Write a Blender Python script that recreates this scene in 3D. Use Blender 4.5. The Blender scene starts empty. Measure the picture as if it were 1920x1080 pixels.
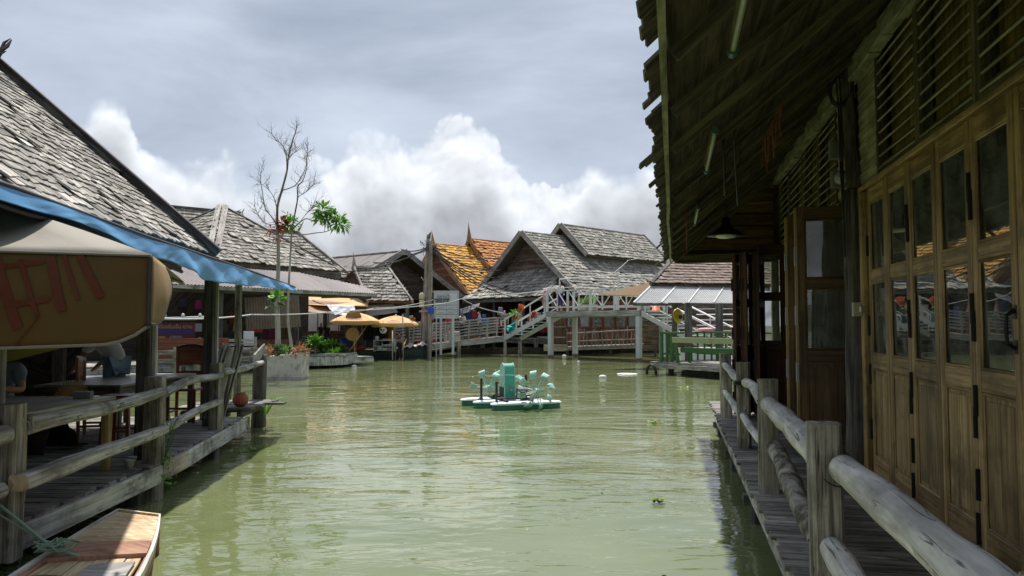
import bpy, math, random
from mathutils import Vector as V, Matrix, noise as mnoise
R = random.Random(11)
S = bpy.context.scene
COL = S.collection
PI = math.pi
# ------------------------------------------------------------------ camera
EYE = 1.9
TH = math.atan(68 / 1400)
cam_d = bpy.data.cameras.new('camera'); cam = bpy.data.objects.new('camera', cam_d); COL.objects.link(cam)
cam_d.sensor_width = 36; cam_d.lens = 36 * 1400 / 1920; cam_d.clip_end = 4000; cam_d.clip_start = .05
cam.location = (0, 0, EYE); cam.rotation_euler = (PI / 2 + TH, 0, 0)
S.camera = cam
# ------------------------------------------------------------------ exposure
S.view_settings.view_transform = 'Standard'; S.view_settings.look = 'None'
S.view_settings.exposure = 0.92; S.view_settings.gamma = 1.0
S.view_settings.use_curve_mapping = False
S.cycles.max_bounces = 7; S.cycles.diffuse_bounces = 3; S.cycles.glossy_bounces = 3
S.cycles.transmission_bounces = 3; S.cycles.transparent_max_bounces = 8
S.cycles.use_denoising = True
S.cycles.caustics_reflective = False; S.cycles.caustics_refractive = False
# ------------------------------------------------------------------ sun
SUN = V((-0.06, 0.44, 0.87)).normalized()
sd = bpy.data.lights.new('sun', 'SUN'); sd.energy = 3.3; sd.angle = math.radians(1.0); sd.color = (1, .955, .88)
so = bpy.data.objects.new('sun', sd); COL.objects.link(so)
so.rotation_euler = SUN.to_track_quat('Z', 'Y').to_euler(); so.location = (20, 40, 60)

def nd(nt, t, ins=None, **props):
    n = nt.nodes.new(t)
    for k, v in props.items(): setattr(n, k, v)
    for k, v in (ins or {}).items():
        if isinstance(v, bpy.types.NodeSocket): nt.links.new(v, n.inputs[k])
        else: n.inputs[k].default_value = v
    return n
def mth(nt, op, a, b=None, c=None, clamp=False):
    n = nt.nodes.new('ShaderNodeMath'); n.operation = op; n.use_clamp = clamp
    for i, v in enumerate((a, b, c)):
        if v is None: continue
        if isinstance(v, bpy.types.NodeSocket): nt.links.new(v, n.inputs[i])
        else: n.inputs[i].default_value = v
    return n.outputs[0]
def ramp(nt, fac, stops, interp='LINEAR'):
    n = nt.nodes.new('ShaderNodeValToRGB'); nt.links.new(fac, n.inputs[0]); cr = n.color_ramp; cr.interpolation = interp
    while len(cr.elements) < len(stops): cr.elements.new(.5)
    for e, (p, c) in zip(cr.elements, stops):
        e.position = p; e.color = (*c, 1) if len(c) == 3 else c
    return n.outputs[0]
def mixc(nt, fac, a, b, mode='MIX'):
    n = nt.nodes.new('ShaderNodeMix'); n.data_type = 'RGBA'; n.blend_type = mode
    for i, v in ((0, fac), (6, a), (7, b)):
        if isinstance(v, bpy.types.NodeSocket): nt.links.new(v, n.inputs[i])
        else: n.inputs[i].default_value = (*v, 1) if isinstance(v, tuple) and len(v) == 3 else v
    return n.outputs[2]
def vmul(nt, v, s):
    return nd(nt, 'ShaderNodeVectorMath', {0: v, 1: s}, operation='MULTIPLY').outputs[0]
def noise(nt, vec, scale, detail=4, rough=.55, dist=0):
    return nd(nt, 'ShaderNodeTexNoise', {'Vector': vec, 'Scale': scale, 'Detail': detail, 'Roughness': rough, 'Distortion': dist}).outputs[0]
# ------------------------------------------------------------------ sky
W = bpy.data.worlds.new('World'); S.world = W; W.use_nodes = True
W.cycles.sampling_method = 'MANUAL'; W.cycles.sample_map_resolution = 256
def make_sky():
    nt = W.node_tree; nt.nodes.clear()
    sky = nd(nt, 'ShaderNodeTexSky', sky_type='NISHITA', sun_disc=False)
    sky.sun_elevation = math.asin(SUN.z); sky.sun_rotation = math.atan2(SUN.x, SUN.y)
    sky.dust_density = 2.0
    bsky = nd(nt, 'ShaderNodeBackground', {0: sky.outputs[0], 1: .07})
    d = nd(nt, 'ShaderNodeTexCoord').outputs['Generated']
    sp = nd(nt, 'ShaderNodeSeparateXYZ', {0: d})
    el = mth(nt, 'ARCSINE', sp.outputs[2]); az = mth(nt, 'ARCTAN2', sp.outputs[0], sp.outputs[1])
    fr = mth(nt, 'FRACT', mth(nt, 'MULTIPLY', mth(nt, 'ADD', az, .8), 1 / 1.6))
    fc = nd(nt, 'ShaderNodeFloatCurve', {1: fr}); cv = fc.mapping.curves[0]
    pts = [(0, .2), (.10, .21), (.145, .235), (.172, .262), (.186, .288), (.2, .272), (.207, .235), (.23, .218), (.26, .226), (.294, .213), (.322, .240), (.345, .236), (.378, .266), (.4, .262),
           (.425, .262), (.456, .285), (.48, .276), (.495, .245), (.52, .215), (.545, .205), (.567, .235), (.59, .212), (.61, .225), (.63, .235), (.7, .2), (.8, .25), (.9, .18), (1, .2)]
    cv.points[0].location = (pts[0][0], pts[0][1] * 2.5); cv.points[1].location = (1, pts[-1][1] * 2.5)
    for x, y in pts[1:-1]: cv.points.new(x, y * 2.5)
    fc.mapping.update()
    T = mth(nt, 'SUBTRACT', mth(nt, 'MULTIPLY', fc.outputs[0], .4), .012)
    wd = nd(nt, 'ShaderNodeVectorMath', {0: d, 1: nd(nt, 'ShaderNodeVectorMath', {0: nd(nt, 'ShaderNodeTexNoise', {'Vector': d, 'Scale': 9., 'Detail': 4.}).outputs['Color']}, operation='SCALE').outputs[0]}, operation='ADD')
    sc_ = wd.inputs[1].links[0].from_node; sc_.inputs['Scale'].default_value = .07
    def billow(vec, scale, det=3):
        v = nd(nt, 'ShaderNodeTexVoronoi', {'Vector': vec, 'Scale': scale, 'Detail': det, 'Roughness': .55, 'Lacunarity': 2.3}, feature='F1', normalize=True)
        return mth(nt, 'SUBTRACT', 1, v.outputs['Distance'])
    n1 = mth(nt, 'SUBTRACT', billow(wd.outputs[0], 15, 2), .22); n1b = noise(nt, d, 60, 5, .6)
    Te = mth(nt, 'ADD', T, mth(nt, 'ADD', mth(nt, 'MULTIPLY', mth(nt, 'SUBTRACT', n1, .5), .105), mth(nt, 'MULTIPLY', mth(nt, 'SUBTRACT', n1b, .5), .012)))
    dd = mth(nt, 'SUBTRACT', Te, el)
    soft = nd(nt, 'ShaderNodeMapRange', {0: noise(nt, d, 6, 3), 1: .42, 2: .62, 3: .006, 4: .06}).outputs[0]
    mask = nd(nt, 'ShaderNodeMapRange', {0: dd, 1: 0.0, 2: soft, 3: 0, 4: 1}, interpolation_type='SMOOTHSTEP').outputs[0]
    dup = nd(nt, 'ShaderNodeVectorMath', {0: d, 1: (.008, 0, .022)}, operation='ADD').outputs[0]
    # billow shading: compare the density here and a little towards the sun
    dup2 = nd(nt, 'ShaderNodeVectorMath', {0: wd.outputs[0], 1: (.004, 0, .013)}, operation='ADD').outputs[0]
    relief = mth(nt, 'ADD', mth(nt, 'MULTIPLY', mth(nt, 'SUBTRACT', billow(wd.outputs[0], 15, 2), billow(dup2, 15, 2)), .75), mth(nt, 'MULTIPLY', mth(nt, 'SUBTRACT', noise(nt, d, 6, 5), .5), .16))
    dd2 = mth(nt, 'ADD', dd, mth(nt, 'MULTIPLY', mth(nt, 'SUBTRACT', noise(nt, d, 5.5, 4), .5), .24))
    base = ramp(nt, mth(nt, 'MULTIPLY', dd2, 3.6), [(0, (.47, .495, .53)), (.1, (.50, .52, .55)), (.23, (.40, .42, .45)), (.38, (.27, .28, .305)), (.56, (.215, .225, .25)), (.66, (.31, .325, .35)), (.8, (.39, .41, .44)), (1, (.36, .39, .43))])
    bm = mth(nt, 'ADD', 1, mth(nt, 'MULTIPLY', relief, 1.25))
    cum = nd(nt, 'ShaderNodeVectorMath', {0: base}, operation='SCALE'); nt.links.new(bm, cum.inputs['Scale'])
    # upper sheet of grey cloud
    dst = vmul(nt, d, (1, 1, 3.2))
    n3 = noise(nt, dst, 1.7, 6, .55, .4); n4 = noise(nt, dst, 5, 5, .5)
    st = ramp(nt, mth(nt, 'ADD', mth(nt, 'MULTIPLY', n3, .8), mth(nt, 'MULTIPLY', n4, .2)), [(.32, (.185, .22, .28)), (.46, (.24, .278, .34)), (.56, (.30, .338, .40)), (.7, (.38, .42, .475))])
    thin = nd(nt, 'ShaderNodeMapRange', {0: n3, 1: .5, 2: .72, 3: .97, 4: .82}).outputs[0]
    m2 = mth(nt, 'MAXIMUM', mask, thin)
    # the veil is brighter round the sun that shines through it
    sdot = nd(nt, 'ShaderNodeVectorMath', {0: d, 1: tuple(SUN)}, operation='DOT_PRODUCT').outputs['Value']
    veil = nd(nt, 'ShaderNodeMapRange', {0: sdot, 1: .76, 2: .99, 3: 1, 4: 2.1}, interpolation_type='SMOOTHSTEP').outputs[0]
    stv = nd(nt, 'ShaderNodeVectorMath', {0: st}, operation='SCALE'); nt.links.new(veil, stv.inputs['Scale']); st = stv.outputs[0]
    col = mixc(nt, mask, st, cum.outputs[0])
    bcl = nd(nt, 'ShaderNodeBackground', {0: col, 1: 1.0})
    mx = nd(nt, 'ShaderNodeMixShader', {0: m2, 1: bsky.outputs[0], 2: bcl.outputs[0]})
    nd(nt, 'ShaderNodeOutputWorld', {0: mx.outputs[0]})
make_sky()
# ------------------------------------------------------------------ measuring: pixel of the photograph -> point in the place
FW = V((0, math.cos(TH), math.sin(TH))); UPV = V((0, -math.sin(TH), math.cos(TH))); EYEP = V((0, 0, EYE))
UR = V((.215, 1, 0)).normalized(); NR = V((UR.y, -UR.x, 0))        # right bank: along / away from the canal
def ray(px, py): return FW + V((1, 0, 0)) * ((px - 960) / 1400) + UPV * ((540 - py) / 1400)
def at(px, py, Y): d = ray(px, py); return EYEP + d * (Y / d.y)
def atz(px, py, z): d = ray(px, py); return EYEP + d * ((z - EYE) / d.z)
def RP(t, lat, z=0): return UR * t + NR * lat + V((0, 0, z))
def proj(p):
    q = p - EYEP; w = q.dot(FW)
    if w < .1: return None
    return 960 + 1400 * q.x / w, 540 - 1400 * q.dot(UPV) / w
# ------------------------------------------------------------------ mesh builder
UPZ = V((0, 0, 1))
def frame_axes(ax, up=None):
    ax = ax.normalized(); up = up or (UPZ if abs(ax.z) < .95 else V((0, 1, 0)))
    side = ax.cross(up).normalized(); return ax, side, side.cross(ax).normalized()
def rect(w, h, c=0):
    a, b = w / 2, h / 2
    if not c: return [(-a, -b), (a, -b), (a, b), (-a, b)]
    return [(-a + c, -b), (a - c, -b), (a, -b + c), (a, b - c), (a - c, b), (-a + c, b), (-a, b - c), (-a, -b + c)]
def circ(r, n=10, sx=1, sy=1): return [(r * sx * math.cos(2 * PI * i / n), r * sy * math.sin(2 * PI * i / n)) for i in range(n)]
class MB:
    def __init__(s): s.v = []; s.f = []; s.uv = []; s.r = []
    def face(s, pts, uv=None, r=None):
        b = len(s.v); s.v += [tuple(p) for p in pts]; s.f.append(tuple(range(b, b + len(pts))))
        s.uv.append(uv or [(p[0] + p[1], p[2]) for p in pts]); s.r.append(R.random() if r is None else r); return s
    def loft(s, rings, cap=True, r=None, closed=True, uoff=None):
        n = len(rings[0]); b = len(s.v); r = R.random() if r is None else r
        u0 = R.uniform(0, 60) if uoff is None else uoff
        for g in rings: s.v += [tuple(p) for p in g]
        us = [u0]
        for i in range(1, len(rings)):
            us.append(us[-1] + (sum((V(p) for p in rings[i]), V()) - sum((V(p) for p in rings[i - 1]), V())).length / n)
        vs = [0]
        for j in range(n): vs.append(vs[-1] + (V(rings[0][j]) - V(rings[0][(j + 1) % n])).length)
        v0 = R.uniform(0, 20)
        for i in range(len(rings) - 1):
            for j in range(n if closed else n - 1):
                k = (j + 1) % n
                s.f.append((b + i * n + j, b + i * n + k, b + (i + 1) * n + k, b + (i + 1) * n + j))
                s.uv.append([(us[i], v0 + vs[j]), (us[i], v0 + vs[j + 1]), (us[i + 1], v0 + vs[j + 1]), (us[i + 1], v0 + vs[j])]); s.r.append(r)
        if cap and closed:
            for off, rev, u in ((0, 1, us[0]), ((len(rings) - 1) * n, 0, us[-1])):
                ids = [b + off + j for j in range(n)]
                pts = rings[0] if rev else rings[-1]; c = sum((V(p) for p in pts), V()) / n
                uvs = [(u + (V(p) - c).length * .4, v0 + vs[j]) for j, p in enumerate(pts)]
                if rev: ids.reverse(); uvs.reverse()
                s.f.append(tuple(ids)); s.uv.append(uvs); s.r.append(r)
        return s
    def beam(s, p0, p1, w, h, up=None, c=0, jit=0, prof=None, r=None):
        p0 = V(p0); p1 = V(p1); ax, sd_, u = frame_axes(p1 - p0, up); pr = prof or rect(w, h, c)
        def ring(p): return [p + sd_ * (x + R.uniform(-jit, jit)) + u * (y + R.uniform(-jit, jit)) for x, y in pr]
        return s.loft([ring(p0), ring(p1)], r=r)
    def box(s, c, size, rz=0, ch=0, r=None):
        c = V(c); a = V((math.cos(rz), math.sin(rz), 0)) * (size[0] / 2)
        return s.beam(c - a, c + a, size[1], size[2], UPZ, ch, r=r)
    def tube(s, pts, rad, n=8, cap=True, wob=0, r=None):
        pts = [V(p) for p in pts]; rads = rad if isinstance(rad, (list, tuple)) else [rad] * len(pts)
        rings = []; side = None
        for i, p in enumerate(pts):
            t = (pts[min(i + 1, len(pts) - 1)] - pts[max(i - 1, 0)])
            if t.length < 1e-7: t = V((0, 0, 1))
            t.normalize()
            if side is None: _, side, u = frame_axes(t)
            side = (side - t * side.dot(t)).normalized(); u = side.cross(t)
            rings.append([p + (side * math.cos(2 * PI * j / n) + u * math.sin(2 * PI * j / n)) * rads[i] * (1 + R.uniform(-wob, wob)) for j in range(n)])
        return s.loft(rings, cap, r=r)
    def lathe(s, c, prof, n=16, r=None, axis=None):
        c = V(c); M = (axis or UPZ).to_track_quat('Z', 'Y').to_matrix() if axis else Matrix.Identity(3)
        return s.loft([[c + M @ V((rr * math.cos(2 * PI * j / n), rr * math.sin(2 * PI * j / n), z)) for j in range(n)] for rr, z in prof], r=r)
    def prism(s, poly, n, th, r=None):     # poly: 3-D points, extruded along n
        n = V(n).normalized() * th
        return s.loft([[V(p) for p in poly], [V(p) + n for p in poly]], r=r)
    def grid(s, fn, nu, nv, th=0, r=None):
        P = [[V(fn(i / nu, j / nv)) for j in range(nv + 1)] for i in range(nu + 1)]; r = R.random() if r is None else r
        U = [0]; 
        for i in range(nu): U.append(U[-1] + (P[i + 1][0] - P[i][0]).length)
        Wd = [0]
        for j in range(nv): Wd.append(Wd[-1] + (P[0][j + 1] - P[0][j]).length)
        lay = [0, 1] if th else [0]
        for L in lay:
            b = len(s.v)
            for i in range(nu + 1):
                for j in range(nv + 1):
                    p = P[i][j]
                    if L:
                        du = P[min(i + 1, nu)][j] - P[max(i - 1, 0)][j]; dv = P[i][min(j + 1, nv)] - P[i][max(j - 1, 0)]
                        nn = du.cross(dv)
                        p = p - (nn.normalized() * th if nn.length > 1e-9 else V())
                    s.v.append(tuple(p))
            for i in range(nu):
                for j in range(nv):
                    q = [(i, j), (i + 1, j), (i + 1, j + 1), (i, j + 1)]
                    if L: q.reverse()
                    s.f.append(tuple(b + a * (nv + 1) + c for a, c in q)); s.uv.append([(U[a], Wd[c]) for a, c in q]); s.r.append(r)
            if L:
                b0 = b - (nu + 1) * (nv + 1)
                edge = [(i, 0) for i in range(nu)] + [(nu, j) for j in range(nv)] + [(i, nv) for i in range(nu, 0, -1)] + [(0, j) for j in range(nv, 0, -1)]
                for e in range(len(edge)):
                    a, c = edge[e], edge[(e + 1) % len(edge)]
                    k = lambda q: q[0] * (nv + 1) + q[1]
                    s.f.append((b0 + k(c), b0 + k(a), b + k(a), b + k(c))); s.uv.append([(0, 0), (.1, 0), (.1, .1), (0, .1)]); s.r.append(r)
        return s
    def mesh(s, name, mat, smooth=False):
        me = bpy.data.meshes.new(name); me.from_pydata(s.v, [], s.f)
        me.uv_layers.new(name='UVMap').data.foreach_set('uv', [c for f in s.uv for p in f for c in p])
        a = me.attributes.new('rnd', 'FLOAT', 'FACE'); a.data.foreach_set('value', s.r)
        if mat: me.materials.append(mat)
        if smooth: me.polygons.foreach_set('use_smooth', [True] * len(me.polygons))
        me.update(); return me
    def build(s, name, mat, parent=None, smooth=False, **tags):
        off = wl(parent) if parent else V()
        if off.length: s.v = [(x - off.x, y - off.y, z - off.z) for x, y, z in s.v]
        o = bpy.data.objects.new(name, s.mesh(name, mat, smooth)); COL.objects.link(o); o.parent = parent
        tag(o, **tags); return o
def wl(o):
    p = V()
    while o: p += o.location; o = o.parent
    return p
def tag(o, label=None, cat=None, group=None, kind=None):
    for k, v in (('label', label), ('category', cat), ('group', group), ('kind', kind)):
        if v: o[k] = v
    return o
def thing(name, label, cat, loc=(0, 0, 0), group=None, kind=None):
    o = bpy.data.objects.new(name, None); COL.objects.link(o); o.location = loc; o.empty_display_size = .1
    return tag(o, label, cat, group, kind)
def single(name, mb, mat, label, cat, smooth=False, group=None, kind=None):    # a thing that is one mesh, its origin at its base
    xs = [p[0] for p in mb.v]; ys = [p[1] for p in mb.v]; zs = [p[2] for p in mb.v]
    c = V(((min(xs) + max(xs)) / 2, (min(ys) + max(ys)) / 2, min(zs)))
    mb.v = [tuple(V(p) - c) for p in mb.v]
    o = bpy.data.objects.new(name, mb.mesh(name, mat, smooth)); COL.objects.link(o); o.location = c
    return tag(o, label, cat, group, kind)
def kids(o): return [c for c in COL.objects if c.parent == o]
def copy_tree(o, parent=None, loc=None, rz=None):
    c = o.copy(); COL.objects.link(c); c.parent = parent
    if loc is not None: c.location = loc
    if rz is not None: c.rotation_euler = (0, 0, rz)
    for ch in list(o.children): copy_tree(ch, c)
    return c
# ------------------------------------------------------------------ materials
def newmat(name):
    m = bpy.data.materials.new(name); m.use_nodes = True; m.node_tree.nodes.clear(); return m, m.node_tree
def rnd_of(nt):
    a = nd(nt, 'ShaderNodeAttribute', attribute_name='rnd').outputs['Fac']; b = nd(nt, 'ShaderNodeObjectInfo').outputs['Random']
    return mth(nt, 'FRACT', mth(nt, 'ADD', a, b))
def finish(nt, col, rough, h=None, bump=.3, dist=.01, metallic=0, spec=.35, extra=None):
    p = nd(nt, 'ShaderNodeBsdfPrincipled', {'Base Color': col, 'Roughness': rough, 'Metallic': metallic, 'Specular IOR Level': spec})
    if h is not None:
        nb = nd(nt, 'ShaderNodeBump', {'Height': h, 'Strength': bump, 'Distance': dist}); nt.links.new(nb.outputs[0], p.inputs['Normal'])
    for k, v in (extra or {}).items():
        if isinstance(v, bpy.types.NodeSocket): nt.links.new(v, p.inputs[k])
        else: p.inputs[k].default_value = v
    nd(nt, 'ShaderNodeOutputMaterial', {0: p.outputs[0]}); return p
def wood(name, dark, light, gu=1.6, gv=34, var=.5, rough=.8, stain=None, stain_amt=.5, bump=.5, spec=.25, crack=0, odd=0):
    m, nt = newmat(name); r = rnd_of(nt)
    uv = nd(nt, 'ShaderNodeUVMap').outputs[0]
    off = nd(nt, 'ShaderNodeCombineXYZ', {0: mth(nt, 'MULTIPLY', r, 37.), 1: mth(nt, 'MULTIPLY', r, 11.), 2: mth(nt, 'MULTIPLY', r, 91.)}).outputs[0]
    q = nd(nt, 'ShaderNodeVectorMath', {0: vmul(nt, uv, (gu, gv, 1)), 1: off}, operation='ADD').outputs[0]
    g = noise(nt, q, 1.0, 6, .62, .25)
    pos = nd(nt, 'ShaderNodeNewGeometry').outputs['Position']
    big = noise(nt, pos, 2.3, 4, .6); fine = noise(nt, vmul(nt, uv, (gu * 4, gv * 3, 1)), 1.0, 3, .6)
    f = mth(nt, 'ADD', mth(nt, 'MULTIPLY', g, .62), mth(nt, 'ADD', mth(nt, 'MULTIPLY', big, .2), mth(nt, 'MULTIPLY', fine, .18)))
    c = ramp(nt, f, [(.34, tuple(x * .55 for x in dark)), (.44, dark), (.58, light), (.72, tuple(min(.9, x * 1.22) for x in light))])
    if stain:
        sm = nd(nt, 'ShaderNodeMapRange', {0: noise(nt, pos, 1.7, 6, .66), 1: .5, 2: .66, 3: 0, 4: stain_amt}).outputs[0]
        c = mixc(nt, sm, c, stain)
    k = mth(nt, 'ADD', 1 - var / 2, mth(nt, 'MULTIPLY', r, var))
    if odd: k = mth(nt, 'ADD', k, mth(nt, 'MULTIPLY', mth(nt, 'GREATER_THAN', mth(nt, 'FRACT', mth(nt, 'MULTIPLY', r, 7.3)), .95), odd))
    if crack:
        cn = noise(nt, nd(nt, 'ShaderNodeVectorMath', {0: vmul(nt, uv, (.9, 13, 1)), 1: off}, operation='ADD').outputs[0], 1.0, 3, .6, .6)
        cm = nd(nt, 'ShaderNodeMapRange', {0: mth(nt, 'ABSOLUTE', mth(nt, 'SUBTRACT', cn, .47)), 1: .004, 2: .022, 3: crack, 4: 0}).outputs[0]
        gate = nd(nt, 'ShaderNodeMapRange', {0: noise(nt, pos, 4.1, 3, .5), 1: .47, 2: .56}).outputs[0]
        cm = mth(nt, 'MULTIPLY', cm, gate); c = mixc(nt, cm, c, tuple(x * .22 for x in dark)); f = mth(nt, 'SUBTRACT', f, mth(nt, 'MULTIPLY', cm, .5))
    sc = nd(nt, 'ShaderNodeVectorMath', {0: c}, operation='SCALE'); nt.links.new(k, sc.inputs['Scale'])
    finish(nt, sc.outputs[0], rough, f, bump, .008, spec=spec); return m
def plain(name, col, rough=.6, amt=.25, scale=3, dirt_or_sheen=None, dirt_amt=.6, metallic=0, bump=.15, spec=.35, var=.15, extra=None, dscale=2.2):
    m, nt = newmat(name); r = rnd_of(nt); pos = nd(nt, 'ShaderNodeNewGeometry').outputs['Position']
    n = noise(nt, pos, scale, 6, .6); n2 = noise(nt, pos, scale * 9, 4, .6)
    k = mth(nt, 'ADD', mth(nt, 'ADD', 1 - amt / 2 - var / 2, mth(nt, 'MULTIPLY', n, amt)), mth(nt, 'MULTIPLY', r, var))
    sc = nd(nt, 'ShaderNodeVectorMath', {0: (*col,)}, operation='SCALE'); nt.links.new(k, sc.inputs['Scale']); c = sc.outputs[0]
    if dirt_or_sheen:
        dm = nd(nt, 'ShaderNodeMapRange', {0: noise(nt, pos, dscale, 8, .7), 1: .5, 2: .68, 3: 0, 4: dirt_amt}).outputs[0]
        c = mixc(nt, dm, c, dirt_or_sheen)
    finish(nt, c, rough, n2, bump, .006, metallic, spec, extra); return m
def leafmat(name, c1, c2, trans=.3):
    m, nt = newmat(name); r = rnd_of(nt); c = ramp(nt, r, [(0, c1), (1, c2)])
    a = nd(nt, 'ShaderNodeBsdfPrincipled', {'Base Color': c, 'Roughness': .45, 'Specular IOR Level': .4})
    t = nd(nt, 'ShaderNodeBsdfTranslucent', {0: c})
    x = nd(nt, 'ShaderNodeMixShader', {0: trans, 1: a.outputs[0], 2: t.outputs[0]})
    nd(nt, 'ShaderNodeOutputMaterial', {0: x.outputs[0]}); return m
def glassmat(name, tint=(.75, .8, .78), refl=1.0, dirt_or_sheen=.12):
    m, nt = newmat(name)
    pos = nd(nt, 'ShaderNodeNewGeometry').outputs['Position']
    wob = nd(nt, 'ShaderNodeBump', {'Height': noise(nt, pos, 1.6, 2), 'Strength': .06, 'Distance': .02}).outputs[0]
    fr = nd(nt, 'ShaderNodeFresnel', {'IOR': 1.62, 'Normal': wob}).outputs[0]
    fr = mth(nt, 'MULTIPLY', fr, refl, clamp=True)
    tr = nd(nt, 'ShaderNodeBsdfTransparent', {0: (*tint, 1)}); gl = nd(nt, 'ShaderNodeBsdfGlossy', {0: (.95, .97, .96, 1), 'Roughness': .015, 'Normal': wob})
    df = nd(nt, 'ShaderNodeBsdfDiffuse', {0: (.32, .35, .32, 1)})
    dm = nd(nt, 'ShaderNodeMapRange', {0: noise(nt, pos, 5, 6, .7), 1: .4, 2: .75, 3: dirt_or_sheen * .4, 4: dirt_or_sheen * 2}).outputs[0]  # patchy dirt, raised so its pale diffuse also imitates milky reflections
    a = nd(nt, 'ShaderNodeMixShader', {0: dm, 1: tr.outputs[0], 2: df.outputs[0]})
    b = nd(nt, 'ShaderNodeMixShader', {0: fr, 1: a.outputs[0], 2: gl.outputs[0]})
    nd(nt, 'ShaderNodeOutputMaterial', {0: b.outputs[0]}); return m
def watermat():
    m, nt = newmat('murky_water'); pos = nd(nt, 'ShaderNodeNewGeometry').outputs['Position']
    a = noise(nt, vmul(nt, pos, (.6, 1.1, 1)), .8, 2, .4, 1.1)
    b = noise(nt, vmul(nt, pos, (1.0, 2.4, 1)), 2.3, 2, .5, .7)
    c = noise(nt, vmul(nt, pos, (1.0, 1.3, 1)), 11, 2, .5)
    calm = nd(nt, 'ShaderNodeMapRange', {0: noise(nt, vmul(nt, pos, (.8, 1, 1)), .33, 3, .5), 1: .38, 2: .62, 3: .22, 4: 1.0}).outputs[0]
    h = mth(nt, 'ADD', mth(nt, 'MULTIPLY', a, mth(nt, 'ADD', .34, mth(nt, 'MULTIPLY', calm, .3))), mth(nt, 'MULTIPLY', mth(nt, 'ADD', mth(nt, 'MULTIPLY', b, .24), mth(nt, 'MULTIPLY', c, .022)), calm))
    col = ramp(nt, noise(nt, pos, .45, 4, .55), [(.28, (.116, .140, .055)), (.72, (.170, .196, .090))])
    finish(nt, col, .02, h, .8, .085, spec=.5, extra={'IOR': 1.72}); return m
M = {}
def mats():
    M['shingle'] = wood('weathered_shingle', (.15, .135, .115), (.40, .375, .33), 3, 16, .95, .85, (.10, .095, .08), .6, odd=.75)
    M['shingle_far'] = wood('grey_shingle', (.16, .145, .125), (.40, .375, .335), 2, 8, .65, .85, (.10, .095, .075), .6, odd=.25)
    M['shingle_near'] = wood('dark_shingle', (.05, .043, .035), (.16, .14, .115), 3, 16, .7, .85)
    M['grey_wood'] = wood('grey_wood', (.15, .14, .125), (.37, .355, .325), 1.6, 30, .45, .82, (.07, .065, .058), .55, crack=.8)
    M['pale_log'] = wood('pale_log', (.40, .39, .36), (.72, .71, .67), .8, 9, .25, .75, (.22, .2, .165), .6, .8, crack=.85)
    M['left_log'] = wood('left_log', (.20, .19, .165), (.50, .485, .44), .9, 22, .3, .8, (.10, .09, .07), .7, .9, crack=.9)
    M['bark_log'] = wood('bark_log', (.10, .085, .065), (.42, .40, .35), 7, 12, .3, .9, (.06, .05, .04), .7, 1.0)
    M['post_wood'] = wood('post_wood', (.16, .14, .11), (.42, .39, .33), 1.2, 26, .35, .85, (.06, .055, .05), .6, .7, crack=.9)
    M['dark_post'] = wood('dark_post', (.055, .05, .045), (.16, .15, .135), 1.2, 22, .3, .85)
    M['deck'] = wood('deck_board', (.14, .13, .115), (.36, .34, .31), 1.4, 26, .6, .85, (.06, .055, .05), .5, crack=.8)
    M['fascia'] = wood('worn_fascia', (.28, .275, .26), (.54, .53, .505), 1.0, 14, .3, .8, (.05, .048, .042), .9, crack=.8)
    M['pink_fascia'] = wood('pink_fascia', (.28, .22, .18), (.48, .41, .35), 1.0, 14, .3, .8, (.1, .08, .07), .7)
    M['door'] = wood('door_wood', (.225, .145, .055), (.49, .34, .15), .9, 24, .5, .5, (.11, .072, .03), .8, .3, .4, crack=.5)
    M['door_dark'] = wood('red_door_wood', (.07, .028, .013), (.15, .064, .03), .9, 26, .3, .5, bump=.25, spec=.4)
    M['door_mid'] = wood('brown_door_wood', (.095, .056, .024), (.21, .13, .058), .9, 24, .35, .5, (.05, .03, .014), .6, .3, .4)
    M['door_edge'] = wood('raw_door_edge', (.30, .21, .075), (.52, .40, .18), 1.2, 30, .2, .7)
    M['siding'] = wood('siding_board', (.26, .24, .155), (.48, .45, .31), 1.0, 20, .4, .85, (.08, .075, .045), .5)
    M['louvre'] = wood('louvre_slat', (.15, .14, .09), (.37, .35, .25), 1.2, 24, .4, .8, (.05, .047, .034), .4)
    M['louvre_back'] = wood('louvre_backboard', (.16, .115, .032), (.34, .25, .075), 1, 14, .3, .85, (.05, .04, .016), .6)
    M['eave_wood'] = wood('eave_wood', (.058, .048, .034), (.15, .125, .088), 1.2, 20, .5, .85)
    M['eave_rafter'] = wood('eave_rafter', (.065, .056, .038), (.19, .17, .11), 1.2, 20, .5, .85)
    M['plate'] = wood('mossy_beam', (.17, .18, .11), (.36, .375, .26), 2, 14, .2, .9, (.1, .1, .06), .5)
    M['brown_board'] = wood('brown_board', (.075, .045, .024), (.175, .112, .06), 1.2, 18, .5, .75)
    M['gable_board'] = wood('gable_board', (.085, .058, .043), (.20, .15, .115), 1.2, 12, .5, .85)
    M['hall_board'] = wood('hall_board', (.05, .04, .033), (.12, .098, .083), 1.2, 12, .5, .85)
    M['red_board'] = wood('red_brown_board', (.10, .045, .03), (.22, .10, .066), 1.2, 14, .5, .75)
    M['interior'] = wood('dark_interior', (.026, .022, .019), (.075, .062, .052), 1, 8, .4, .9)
    M['barge'] = wood('barge_board', (.22, .20, .175), (.44, .415, .375), 1.2, 20, .3, .8, (.13, .12, .1), .4)
    M['orange_barge'] = wood('orange_barge', (.24, .125, .06), (.44, .25, .125), 1.2, 14, .2, .75)
    M['orange_tile'] = wood('orange_tile', (.46, .21, .02), (.66, .36, .045), 4, 6, .65, .65, (.24, .12, .03), .75, .3, odd=.4)
    M['terracotta_tile'] = wood('terracotta_tile', (.34, .125, .035), (.56, .225, .06), 4, 6, .45, .65, (.58, .30, .05), .5, .3)
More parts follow.
